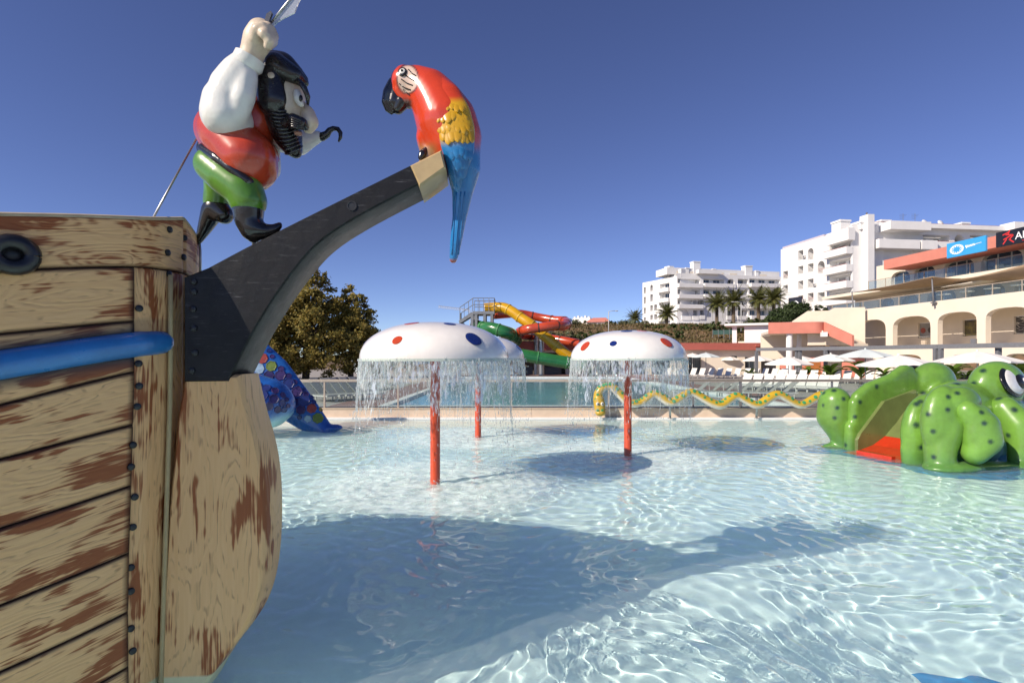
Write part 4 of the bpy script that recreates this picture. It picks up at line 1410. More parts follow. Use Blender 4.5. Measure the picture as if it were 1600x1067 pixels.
fbody = blob_mesh('body', near_body + far_wall + head + back, .05, 4, M_frog)
fleg = blob_mesh('hind_leg', far_leg, .045, 4, M_frog)
thigh = blob_mesh('thigh', fel(.22, 1.62, 1.02, .60, .34, .88) + fch((.25, 1.6, .95, .42), (.05, 1.65, .45, .32), (0, 1.7, .05, .30)) + fel(.55, 1.75, 1.45, .5, .3, .42) + fel(.3, 1.75, .03, .75, .45, .14) + fel(1.3, 1.85, .0, .9, .32, .12), .04, 4, M_frog)
shin = blob_mesh('hind_foot_leg', fch((.42, 1.95, 1.32, .26), (.66, 2.08, 1.0, .36), (.68, 2.1, .7, .38), (.50, 2.08, .40, .26)) + fel(.64, 2.08, .82, .40, .28, .66), .04, 4, M_frog)
fore = blob_mesh('front_leg', fch((2.25, 1.5, 1.3, .3), (2.35, 1.75, .9, .36), (2.3, 1.85, .5, .28), (2.2, 1.85, .05, .22)) + fel(2.3, 1.95, .0, .5, .3, .12), .04, 4, M_frog)
fore2 = blob_mesh('front_leg', fch((2.4, -1.5, 1.3, .3), (2.5, -1.75, .9, .36), (2.4, -1.85, .5, .28), (2.3, -1.85, .05, .22)) + fel(2.4, -1.95, .0, .5, .3, .12), .05, 4, M_frog)
fall = bvh_of(fbody, fleg, thigh, shin, fore)
for x, y, r in [(1482, 620, 6), (1481, 640, 6), (1450, 647, 6), (1458, 674, 6), (1440, 699, 7), (1459, 714, 6), (1534, 644, 6), (1538, 661, 6), (1442, 615, 7), (1432, 631, 7), (1438, 627, 6), (1496, 614, 6), (1495, 599, 8), (1520, 599, 8), (1560, 622, 8), (1598, 627, 8), (1318, 623, 5), (1327, 615, 5), (1308, 637, 5), (1304, 653, 5), (1287, 614, 5), (1286, 633, 4), (1303, 610, 6), (1321, 695, 5), (1344, 628, 6), (1336, 651, 5), (1370, 604, 6), (1575, 680, 6), (1536, 579, 7), (1585, 640, 7), (1432, 664, 7), (1548, 690, 6)]:
    loc, nor = hit(fall, x, y)
    if loc is not None:
        spot_list.append((tuple(loc), r * loc.y / F * .85))
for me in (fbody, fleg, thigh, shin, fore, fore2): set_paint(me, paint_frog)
bo = link('body', fbody, frog)
for nm, me in (('hind_leg', fleg), ('thigh', thigh), ('shin', shin), ('front_leg', fore), ('front_leg', fore2)):
    link(nm, me, frog)
# eye
for sgn in (1, -1):
    c = fr(2.82, sgn * 1.30, 1.92)
    n = (FL * sgn + FA * .25 + Vector((0, 0, .35))).normalized()
    q = n.to_track_quat('Z', 'Y')
    rot = (Matrix((FA, FL * sgn, Vector((0, 0, 1)))).transposed())
    for nm, s, off, mt in (('eye_rim', .56, 0, M_pupil), ('eye_white', .47, .035, mat('frog_eye_white', (.72, .70, .68), .2, .08, 5, coat=.4)), ('iris', .28, .065, M_pupil), ('pupil_light', .13, .085, MATS['frog_eye_white'])):
        mb = MB(); mb.sphere((0, 0, 0), (s, s * .72, .10), 24)
        me = mb.mesh(nm, mt, True)
        o = stick(nm, me, c + n * off + (FA * .16 if nm in ('iris', 'pupil_light') else Vector()), n, bo)
# chute
chute = MB()
M_chute = mat('chute_green', (.15, .19, .065), .3, .12, 2, coat=.3)
M_chred = mat('chute_red', (.58, .035, .012), .2, .1, 3, coat=.6)
pa = [(-.25, -.10), (0, -.03), (.4, .03), (.8, .14), (1.2, .36), (1.6, .72), (2.0, 1.15), (2.4, 1.5)]
hw = .72
for (a0, z0), (a1, z1) in zip(pa[:-1], pa[1:]):
    chute.quad(fr(a0, -hw, z0), fr(a0, hw + .1, z0), fr(a1, hw + .1, z1), fr(a1, -hw, z1))
co_ = chute.build('chute_bed', M_chred, frog, True)
mb = MB()
for (a0, z0), (a1, z1) in zip(pa[4:-1], pa[5:]):
    mb.quad(fr(a0, -hw, z0 + .006), fr(a0, hw + .1, z0 + .006), fr(a1, hw + .1, z1 + .006), fr(a1, -hw, z1 + .006))
mb.build('chute_upper_bed', M_chute, frog, True)
co_.cycles.is_caustics_receiver = True
mb = MB()
top2 = [(.28, .28), (.38, .45), (1.2, 1.32), (1.5, 1.40), (2.3, 1.62)]
for (a0, z0), (a1, z1) in zip(top2[:-1], top2[1:]):
    for b0, b1 in ((-.84, -.72),):
        mb.add([fr(a0, b0, -.2), fr(a1, b0, -.2), fr(a1, b1, -.2), fr(a0, b1, -.2), fr(a0, b0, z0), fr(a1, b0, z1), fr(a1, b1, z1), fr(a0, b1, z0)],
               [(3, 2, 6, 7), (4, 7, 6, 5), (0, 4, 5, 1), (0, 3, 7, 4), (1, 5, 6, 2)])
mb.build('chute_side', M_chute, frog)
mb = MB(); mb.obox(fr(-.05, .1, .03), FA * .06, FL * .5, Vector((0, 0, .05))); mb.build('chute_step', M_chred, frog)
# painted blue patches on the pool floor
M_bluefloor = mat('blue_floor_paint', (.01, .30, .62), .5, .1, 3)
def floor_patch(label, pts, z=-WD + .006):
    rr = random.Random(len(pts))
    P = catmull([Vector((x, y, z)) for x, y in pts] + [Vector((*pts[0], z))], 6)[:-1]
    mb = MB(); c = sum(P, Vector()) / len(P)
    mb.add([c] + P, [(0, i + 1, (i + 1) % len(P) + 1) for i in range(len(P))])
    o = mb.build('floor_patch', M_bluefloor)
    tag(o, label, 'floor marking')
    o.cycles.is_caustics_receiver = True
pool_pt = lambda x, y: tuple(ground(x, y, -WD * .75)[:2])
floor_patch('blue painted patch on the pool floor around the frog slide', [tuple(fr(a, b, 0)[:2]) for a, b in ((-.5, -2), (-.9, -1.2), (-.45, -.7), (-.3, .9), (-.55, 1.9), (.2, 2.6), (1.4, 2.75), (2.6, 2.7), (4.5, 2.4), (6, 1), (6, -1), (4, -2.2), (1.5, -2.4))])
floor_patch('blue painted shape on open pool floor away from the figures', [pool_pt(*p) for p in ((1425, 1078), (1455, 1100), (1500, 1150), (1640, 1180), (1760, 1160), (1720, 1100), (1600, 1094), (1510, 1084), (1462, 1076))])

# ------------------------------------------------------------------ blue spotted sculpture behind the ship
OD = 18.6
def op(px, py, dy=0): return at(px, py, OD + dy)
def orad(r): return r * OD / F
octo = thing('blue_tentacle_slide', 'blue sculpted slide with round coloured spots, partly behind the pirate ship bow', 'slide', tuple(op(480, 665)))
def paint_octo(co):
    c = np.tile(np.array((.008, .085, .36)), (len(co), 1))
    n = .5 + .5 * np.sin(co[:, 0] * 2.3) * np.sin(co[:, 2] * 2.9 + 1)
    c = mixc(c, (.015, .17, .52), .5 * n)
    return c
M_octo = mat('blue_sculpture_gloss', (1, 1, 1), .25, .12, 4, coat=.5, attr='paint')
armp = [(350, 520, 40), (385, 560, 40), (420, 590, 38), (450, 622, 33), (478, 648, 25), (500, 668, 17), (520, 686, 9)]
pr_ = []
for (x, y, r), (x2, y2, r2) in zip(armp[:-1], armp[1:]):
    for k in range(6):
        t = k / 6; rr_ = orad(lerp(r, r2, t))
        pr_ += ell(op(lerp(x, x2, t), lerp(y, y2, t), .3), (rr_, .32, rr_))
pr_ += ell(op(520, 668, .3), (.35, .3, .12))
arm_me = blob_mesh('arm', pr_, .05, 4, M_octo); set_paint(arm_me, paint_octo)
arm_o = link('arm', arm_me, octo)
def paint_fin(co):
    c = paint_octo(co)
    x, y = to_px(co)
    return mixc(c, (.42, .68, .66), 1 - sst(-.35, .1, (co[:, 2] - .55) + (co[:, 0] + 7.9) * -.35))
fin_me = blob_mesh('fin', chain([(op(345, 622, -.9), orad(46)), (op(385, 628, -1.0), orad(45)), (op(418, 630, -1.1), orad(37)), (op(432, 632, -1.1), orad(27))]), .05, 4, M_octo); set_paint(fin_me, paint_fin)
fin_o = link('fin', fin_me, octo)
hexm = {}
def hexspot(r, col, nm):
    key = (round(r, 2), nm)
    if key not in hexm:
        mb = MB()
        mb.lathe([(r, 0), (r * .93, .03), (r * .84, .032), (r * .78, .02), (.0001, .022)], n=7)
        hexm[key] = mb.mesh('spot', mat(nm, col, .3, .15, 9, coat=.4), 35)
    return hexm[key]
cols = [((.03, .02, .11), 'spot_purple'), ((.055, .03, .13), 'spot_violet'), ((.02, .035, .17), 'spot_navy')]
ab = bvh_of(arm_me); fbv = bvh_of(fin_me)
special = {(410, 560): ((.33, .05, .03), 'spot_red'), (424, 572): ((.16, .22, .03), 'spot_olive'), (405, 576): ((.30, .45, .58), 'spot_pale'), (487, 638): ((.36, .09, .05), 'spot_red'), (497, 653): ((.16, .22, .05), 'spot_olive'), (481, 654): ((.30, .45, .58), 'spot_pale'), (501, 640): ((.40, .27, .04), 'spot_amber')}
arm_sp = [(408, 543, 5), (420, 548, 4), (410, 560, 9), (425, 557, 4), (424, 572, 9), (405, 576, 9), (394, 562, 5), (392, 548, 7), (439, 576, 5), (420, 587, 9), (438, 586, 9), (451, 587, 5), (460, 597, 5), (451, 599, 10), (436, 603, 6), (466, 606, 4), (464, 612, 9), (475, 610, 5), (478, 616, 5), (475, 626, 10), (461, 628, 7), (487, 620, 4), (487, 638, 8), (470, 640, 8), (490, 628, 5), (497, 628, 4), (501, 640, 4), (481, 654, 6), (497, 653, 9), (511, 645, 4), (512, 654, 5), (518, 660, 4), (460, 616, 5), (468, 652, 4)]
for x, y, r in arm_sp:
    loc, nor = hit(ab, x, y)
    if loc is None or nor.y > -.1: continue
    c, nm = special.get((x, y), R.choice(cols))
    stick('spot', hexspot(r * OD / F, c, nm), loc - nor * .008, nor, arm_o)
for x, y, r in [(388, 598, 6), (402, 602, 7), (416, 606, 7), (430, 610, 6), (442, 617, 5), (392, 612, 8), (410, 618, 9), (428, 623, 8), (441, 630, 6), (448, 624, 4), (398, 628, 6), (384, 606, 5), (420, 635, 7), (434, 640, 6), (444, 640, 5), (450, 634, 4), (382, 590, 4)]:
    loc, nor = hit(fbv, x, y)
    if loc is None or nor.y > -.05: continue
    c, nm = R.choice(cols)
    stick('spot', hexspot(r * (OD - 1) / F, c, nm), loc - nor * .008, nor, fin_o)
# ------------------------------------------------------------------ buildings: walls with real openings
class Facade:
    """vertical wall plane through two photo columns at given depths"""
    def __init__(s, px0, d0, px1, d1):
        a = at(px0, HY, d0); b = at(px1, HY, d1)
        s.o = Vector((a.x, a.y, 0)); s.u = Vector((b.x - a.x, b.y - a.y, 0)); s.len = s.u.length; s.u.normalize()
        s.n = Vector((s.u.y, -s.u.x, 0))
        if s.n.dot(EYE - s.o) < 0: s.n = -s.n
    def uz(s, px, py, back=0.0):
        d = at(px, py, 1) - EYE
        p0 = s.o - s.n * back
        t = (p0 - EYE).dot(s.n) / d.dot(s.n)
        p = EYE + d * t
        return (p - s.o).dot(s.u), p.z
    def p(s, u, z, off=0.0):
        return s.o + s.u * u + s.n * off + Vector((0, 0, z))
    def box(s, mb, u0, u1, z0, z1, o0, o1, mi=0):
        mb.obox(s.p((u0 + u1) / 2, (z0 + z1) / 2, (o0 + o1) / 2), s.u * ((u1 - u0) / 2), s.n * ((o1 - o0) / 2), Vector((0, 0, (z1 - z0) / 2)), mi)
def wall(fc, u0, u1, z0, z1, ops, off=0.0, depth=.5, mi=0):
    """ops: (ua, ub, za, zb, arch) ; returns mesh builder with reveals"""
    mb = MB()
    us = sorted({u0, u1} | {x for o in ops for x in (max(u0, o[0]), min(u1, o[1]))})
    zs = sorted({z0, z1} | {x for o in ops for x in (max(z0, o[2]), min(z1, o[3]))})
    us = [x for x in us if u0 <= x <= u1]; zs = [x for x in zs if z0 <= x <= z1]
    for a, b in zip(us[:-1], us[1:]):
        for c, d in zip(zs[:-1], zs[1:]):
            if b - a < 1e-5 or d - c < 1e-5: continue
            m = ((a + b) / 2, (c + d) / 2)
            if any(o[0] < m[0] < o[1] and o[2] < m[1] < o[3] for o in ops): continue
            mb.quad(fc.p(a, c, off), fc.p(b, c, off), fc.p(b, d, off), fc.p(a, d, off), mi)
    for ua, ub, za, zb, arch in ops:
        i = off - depth
        mb.quad(fc.p(ua, za, off), fc.p(ub, za, off), fc.p(ub, za, i), fc.p(ua, za, i), mi)
        if not arch:
            mb.quad(fc.p(ua, zb, off), fc.p(ub, zb, off), fc.p(ub, zb, i), fc.p(ua, zb, i), mi)
            for u in (ua, ub):
                mb.quad(fc.p(u, za, off), fc.p(u, zb, off), fc.p(u, zb, i), fc.p(u, za, i), mi)
        else:
            w = (ub - ua) / 2; c = (ua + ub) / 2
            rh = min(w * arch, (zb - za) * .9); zs_ = zb - rh
            N = 12
            cr = []
            for k in range(N + 1):
                a = math.pi * k / N
                e = .75 if arch < .95 else 1.0
                cr.append((c - w * math.copysign(abs(math.cos(a)) ** e, math.cos(a)), zs_ + rh * math.sin(a) ** e))
            for k in range(N):
                (a1, b1), (a2, b2) = cr[k], cr[k + 1]
                mb.quad(fc.p(a1, b1, off), fc.p(a2, b2, off), fc.p(a2, zb, off), fc.p(a1, zb, off), mi)
                mb.quad(fc.p(a1, b1, off), fc.p(a2, b2, off), fc.p(a2, b2, i), fc.p(a1, b1, i), mi)
            for u in (ua, ub):
                mb.quad(fc.p(u, za, off), fc.p(u, zs_, off), fc.p(u, zs_, i), fc.p(u, za, i), mi)
    return mb
M_frame = mat('window_frame', (.55, .54, .52), .5, .05, 5)
M_bronze = mat('bronze_frame', (.12, .10, .085), .5, .1, 5)
def window(fc, u0, u1, z0, z1, off, parent, frame=M_frame, bars=1, pane=None, tint=None):
    w = MB(); t = max(.05, (u1 - u0) * .035)
    for a, b, c, d in ((u0, u0 + t, z0, z1), (u1 - t, u1, z0, z1), (u0 + t, u1 - t, z0, z0 + t), (u0 + t, u1 - t, z1 - t, z1)):
        fc.box(w, a, b, c, d, off + .002, off + .07)
    for k in range(bars):
        m = lerp(u0, u1, (k + 1) / (bars + 1))
        fc.box(w, m - t / 2, m + t / 2, z0 + t, z1 - t, off + .003, off + .06)
    wo = w.build('window', frame, parent)
    g = MB(); fc.box(g, u0 + t * .5, u1 - t * .5, z0 + t * .5, z1 - t * .5, off + .01, off + .03)
    g.build('pane', pane or M_pane, wo)
    return wo
def rects(fc, lst, back=0.0):
    """photo rectangles (x0,x1,y0,y1[,arch]) -> wall openings"""
    out = []
    for r in lst:
        u0, z1 = fc.uz(r[0], r[2], back); u1, z0 = fc.uz(r[1], r[3], back)
        if u0 > u1: u0, u1 = u1, u0
        # keep heights square to the wall: measure z at the middle column
        um, zt = fc.uz((r[0] + r[1]) / 2, r[2], back); um, zb = fc.uz((r[0] + r[1]) / 2, r[3], back)
        out.append((u0, u1, zb, zt, r[4] if len(r) > 4 else 0))
    return out
def solid_behind(fc, u0, u1, z0, z1, depth, mt, name, parent):
    mb = MB()
    fc.box(mb, u0, u1, z0, z1, -depth, 0)
    return mb.build(name, mt, parent)

# ---- white apartment block on the hill (farther one)
def far_hotel():
    A = Facade(1004, 172, 1058, 158); B = Facade(1058, 158, 1226, 166)
    t = thing('apartment_block', 'white stepped apartment block behind the palm trees', 'building', tuple(B.p(8, 10.5)))
    z_g = 8.0
    ys = [(436, 444), (452.5, 461), (469, 476.5), (484, 494)]
    colsB = [(1059, 1094), (1099, 1132), (1136.5, 1148, 1.0), (1153, 1169), (1171, 1219)]
    ops = []
    for j, (y0, y1) in enumerate(ys):
        for k, c in enumerate(colsB):
            if j == 3 and k == 0: ops.append((1066, 1078, 484, 494, 1.0)); continue
            if j == 2 and k == 1: ops += [(1083, 1090, 469, 478, .9), (1094, 1100, 469, 477, 0)]; continue
            if j == 3 and k == 1: ops += [(1083, 1090, 485, 494, 0), (1094, 1100, 485, 493, 0)]; continue
            arch = c[2] if len(c) > 2 and j % 2 == 0 else 0
            ops.append((c[0], c[1], y0, y1, arch))
    O = rects(B, ops)
    zt = B.uz(1100, 428)[1]
    wall(B, 0, B.len, z_g, zt, O, 0, 1.6).build('wall', M_white, t)
    solid_behind(B, 0, B.len, z_g, zt - .3, 12, M_white, 'core', t).location.y += 1.65
    for ua, ub, za, zb, ar in O:                      # balcony parapets and windows at the back of each recess
        mb = MB(); B.box(mb, ua - .25, ub + .25, za - 1.1, za + .05, .003, 1.3 if ub - ua > 4 else .25)
        mb.build('balcony', M_white, t)
        n = 3 if ub - ua > 7 else (2 if ub - ua > 4 else 1)
        for k in range(n):
            c = lerp(ua, ub, (k + .5) / n); w = min(1.1, (ub - ua) / n * .36)
            window(B, c - w, c + w, za + .02, min(zb - .15, za + 1.9), -1.58, t)
    # set-back penthouse floor with little arches, chimneys
    mb = MB(); B.box(mb, -2, B.len, zt - .1, zt + 1.9, -9, -2.2); mb.build('penthouse', M_white, t)
    for x in (1069, 1086, 1104, 1132, 1153, 1200):
        u, _ = B.uz(x, 425); mb = MB(); B.box(mb, u - 1.2, u + 1.2, zt + .2, zt + .9, -2.19, -2.14); mb.build('parapet_arch', M_cream, t)
    for x, h, wd in ((1095, 4.6, 1.1), (1177, 4.0, 1.2), (1080, 2.6, .5), (1122, 2.6, .5), (1190, 2.6, .5)):
        u, _ = B.uz(x, 420); mb = MB(); B.box(mb, u - wd, u + wd, zt - .2, zt + h - .9, -4, -2.0)
        B.box(mb, u - wd - .12, u + wd + .12, zt + h - .88, zt + h - .6, -4.12, -1.88); mb.build('chimney', M_white, t)
    mb = MB(); B.box(mb, 6.0, 13.5, zt - .12, zt + 1.0, 0.004, 1.6); mb.build('roof_parapet', M_white, t)
    # left wing
    opsA = []
    for y0, y1 in ((443, 453), (458, 469), (475, 484), (490, 498)):
        opsA += [(1006, 1009, y0 + 6, y1 + 6, 0), (1016, 1020, y0 + 2, y1 + 2, 1.0 if y0 == 443 else 0), (1022, 1026.5, y0 + 14 if y0 < 450 else y0 + 1, y1 + 16 if y0 < 450 else y1 + 1, 1.0 if y0 == 443 else 0), (1031, 1046, y0, y1 - 2, 0)]
    opsA = [o for o in opsA if not (o[0] == 1022 and o[2] > 455 and o[2] < 462)]
    OA = rects(A, opsA)
    zA = A.uz(1030, 437)[1]
    wall(A, 0, A.len, z_g, zA, OA, 0, 1.2).build('wall', M_white, t)
    mb = MB(); A.box(mb, 0, A.len, z_g, zA - .2, -12, -1.25); mb.build('core', M_white, t)
    for ua, ub, za, zb, ar in OA:
        if ub - ua > 1.6:
            mb = MB(); A.box(mb, ua - .2, ub + .4, za - 1.1, za + .05, .003, 1.0); mb.build('balcony', M_white, t)
        c = (ua + ub) / 2; w = min(1.0, (ub - ua) * .4)
        window(A, c - w, c + w, za + .02, min(zb - .1, za + 1.9), -1.2, t)
    for x, h, wd in ((1037, 3.8, 1.1), (1057, 2.2, .6)):
        u, _ = A.uz(x, 425); mb = MB(); A.box(mb, u - wd, u + wd, zA - .2, zA + h, -3, -1.2); mb.build('chimney', M_white, t)
    # low gabled porch
    mb = MB(); u, z = B.uz(1073, 508)
    B.box(mb, u - 5, u + 4, z_g, z + .4, .01, 3); mb.build('porch', M_white, t)
    window(B, u - 1, u + 4 - .4, z - 1.6, z, 3.0, t)
far_hotel()

# ---- nearer white apartment block above the terraces
def near_hotel():
    A = Facade(1220, 113, 1332, 94); B = Facade(1332, 94, 1640, 99)
    t = thing('apartment_block', 'white apartment block with red balcony rails above the arched terraces', 'building', tuple(B.p(5, 8)))
    z_g = 6.5
    opsA = []
    for y0, y1 in ((391.5, 406), (416, 428), (439, 452), (462, 473)):
        opsA.append((1247, 1255, y0, y1, 0))
    for y0, y1, a in ((388, 406, 1.0), (412, 425, 0), (436, 449.5, 0), (458, 472, 0)):
        opsA.append((1262, 1271, y0, y1, a))
    for y0, y1, a in ((408, 427, 1.0), (457, 471, 0)):
        opsA.append((1277.5, 1288.5, y0, y1, a))
    for y0, y1 in ((424, 436), (446, 458)):
        opsA.append((1223.5, 1231, y0, y1, 0))
    for y0, y1 in ((379, 391), (405, 417.5), (430, 442.5), (455, 466)):
        opsA.append((1296, 1329, y0, y1, 0))
    OA = rects(A, opsA)
    zA = A.uz(1290, 372)[1] + .4
    wall(A, 0, A.len, z_g, zA, OA, 0, 1.5).build('wall', M_white, t)
    mb = MB(); A.box(mb, .02, A.len, z_g, zA - .2, -14, -1.52); mb.build('core', M_white, t)
    M_redrail = mat('red_balcony_rail', (.36, .06, .05), .5, .1, 5)
    for ua, ub, za, zb, ar in OA:
        big = ub - ua > 3
        if big:
            mb = MB(); A.box(mb, ua - .1, ub + .5, za - 1.15, za + .05, .003, 1.25); mb.build('balcony', M_white, t)
            mb = MB(); A.box(mb, ua - .1, ub + .5, za + .08, za + .13, 1.15, 1.2); mb.build('balcony_rail', M_redrail, t)
            for c0, c1 in ((.12, .42), (.6, .95)):
                window(A, lerp(ua, ub, c0), lerp(ua, ub, c1), za + .03, zb - .3, -1.48, t, bars=2, pane=mat('shutter_shade_grey', (.36, .33, .33), .6, .12, 4))  # shade of the balcony recess is put into this grey pane colour
        else:
            window(A, ua + .1, ub - .1, za + .03, zb - .35, -1.48, t, pane=M_pane if R.random() < .3 else mat('shutter_shade_mauve', (.27, .235, .24), .6, .15, 3))  # mauve panes carry the shade of the deep openings in their colour
            mb = MB(); A.box(mb, ua, ub, za + .55, za + .60, -.25, -.2)
            A.box(mb, ua, ub, za + .85, za + .9, -.25, -.2); mb.build('balcony_rail', M_redrail if R.random() < .5 else M_frame, t)
    for k, (ua, ub, za, zb, ar) in enumerate(OA):
        if k % 3 == 0 and ub - ua < 3:
            mb = MB(); A.box(mb, ub + .15, ub + .85, za + .1, za + .6, .003, .3); ac = mb.build('air_conditioner', M_frame, t)
            mb = MB(); mb.lathe([(.2, 0), (.2, .01), (.001, .012)], n=10); stick('fan_grille', mb.mesh('fan_grille', M_grey), A.p(ub + .5, za + .35, .302), A.n, ac)
    for x, top, wd in ((1297, 345, 1.1), (1328, 347, 1.0)):
        u, z = A.uz(x, top); mb = MB(); A.box(mb, u - wd, u + wd, zA - .3, z - .35, -3.2, -1.2); A.box(mb, u - wd - .12, u + wd + .12, z - .34, z, -3.32, -1.08); mb.build('chimney', M_white, t)
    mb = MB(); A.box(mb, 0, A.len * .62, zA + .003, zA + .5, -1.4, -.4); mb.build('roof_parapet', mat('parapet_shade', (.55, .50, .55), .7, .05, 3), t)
    mb = MB(); u, z = A.uz(1322, 361); A.box(mb, A.len - 4.6, A.len + .6, z - 2.0, z + .1, .004, 1.3); mb.build('balcony', M_white, t)
    # front wing
    opsB = [(1361, 1484, 366, 379, 0), (1491.5, 1506, 367, 383, 1.0), (1516, 1540, 368, 380, 0), (1361, 1378, 395, 410, 0), (1358.5, 1362, 395, 409, 0), (1358.5, 1362, 421, 434, 0), (1358.5, 1362, 448, 462, .9)]
    opsB[3] = (1381, 1440, 393, 405, 0)
    OB = rects(B, opsB)
    zB = B.uz(1400, 352)[1]
    wall(B, 0, B.len, z_g, zB, OB, 0, 1.8).build('wall', M_white, t)
    mb = MB(); B.box(mb, 3.2, B.len, z_g, zB - .3, -14, -1.85); mb.build('core', M_white, t)
    u0, u1, za, zb, _ = OB[0]
    for a, b in ((.0, .5), (.53, .72), (.74, 1.0)):
        mb = MB(); B.box(mb, lerp(u0, u1, a) - .1, lerp(u0, u1, b), za - 1.5, za + .05, .004, 1.9 if a < .6 else 1.2); mb.build('balcony', M_white, t)
        mb = MB(); B.box(mb, lerp(u0, u1, a), lerp(u0, u1, b), za + .08, za + .14, 1.05, 1.12); mb.build('balcony_rail', M_redrail, t)
    for a, b in ((.06, .2), (.25, .36), (.5, .6), (.72, .8), (.9, .97)):
        window(B, lerp(u0, u1, a), lerp(u0, u1, b), za + .05, zb - .35, -1.78, t, bars=1, pane=M_pane if a > .4 else MATS['shutter_shade_grey'])
    for o in OB[1:]:
        window(B, o[0] + .05, o[1] - .05, o[2] + .02, o[3] - .2, -1.75, t)
    for x0, x1, y0, y1, off in ((1374, 1436, 350, 365, 2.4), (1436, 1600, 352, 364, 1.2), (1562, 1640, 352, 368, 2.6)):
        ua, zt = B.uz(x0, y0); ub, zl = B.uz(x1, y1); mb = MB(); B.box(mb, ua, ub, zl, zt, .005, off); mb.build('roof_balcony', M_white, t)
    u, z = B.uz(1351.5, 338); mb = MB(); B.box(mb, u - .6, u + .6, z_g, z, -.5, 1.4); mb.build('pylon', M_white, t)
    mb = MB(); mb.tube([B.p(u, z, .4), B.p(u, z + .5, .4)], .14, 8); mb.build('chimney_pot', M_bronze, t, True)
    ua, zt = B.uz(1357, 343); ub, _ = B.uz(1400, 343); mb = MB(); B.box(mb, ua, ub, zB - .1, zt, -8, -1.9); mb.build('penthouse', M_white, t)
    for x, top, wd in ((1399, 339, .9), (1526, 343, .8), (1490, 347, 1.6), (1556, 350, .5)):
        u, z = B.uz(x, top); mb = MB(); B.box(mb, u - wd, u + wd, zB - .2, z - .3, -4, -2.0); B.box(mb, u - wd - .12, u + wd + .12, z - .29, z, -4.1, -1.9); mb.build('chimney', M_white, t)
    mb = MB(); B.box(mb, 2, B.len, zB + .6, zB + .66, -.6, -.52); mb.build('roof_rail', M_redrail, t)
    for k in range(18):
        u = lerp(2, B.len, k / 17); mb = MB(); B.box(mb, u - .03, u + .03, zB + .002, zB + .598, -.59, -.53); mb.build('rail_post', M_redrail, t)
    for x, dia in ((1453, .9), (1478, .9)):
        u, z = B.uz(x, 348)
        d = thing('satellite_dish', 'white satellite dish on the roof of the near apartment block', 'satellite dish', tuple(B.p(u, zB, -1.2)), 'satellite dishes on the roof')
        mb = MB(); mb.lathe([(.02, 0), (dia * .35, .06), (dia * .6, .18), (dia * .6, .2), (.02, .02)], n=18)
        o = stick('reflector', mb.mesh('reflector', M_white, True), B.p(u, zB + .9, -1.2), (B.n + Vector((0, 0, .5))).normalized(), d)
        mb = MB(); mb.tube([B.p(u, zB, -1.2), B.p(u, zB + .9, -1.2)], .05, 6); mb.build('mast', M_grey, d)
    for x in (1426, 1445):
        u, z = B.uz(x, 329)
        d = thing('aerial', 'thin television aerial on the roof of the near apartment block', 'aerial', tuple(B.p(u, zB, -2)), 'roof aerials')
        mb = MB(); mb.tube([B.p(u, zB, -2), B.p(u, z, -2)], .03, 5); mb.build('mast', M_grey, d)
        for k in range(4):
            mb = MB(); mb.tube([B.p(u - .7, z - .2 - k * .25, -2), B.p(u + .7 - k * .2, z - .2 - k * .25, -2)], .018, 4); mb.build('rod', M_grey, d)
near_hotel()

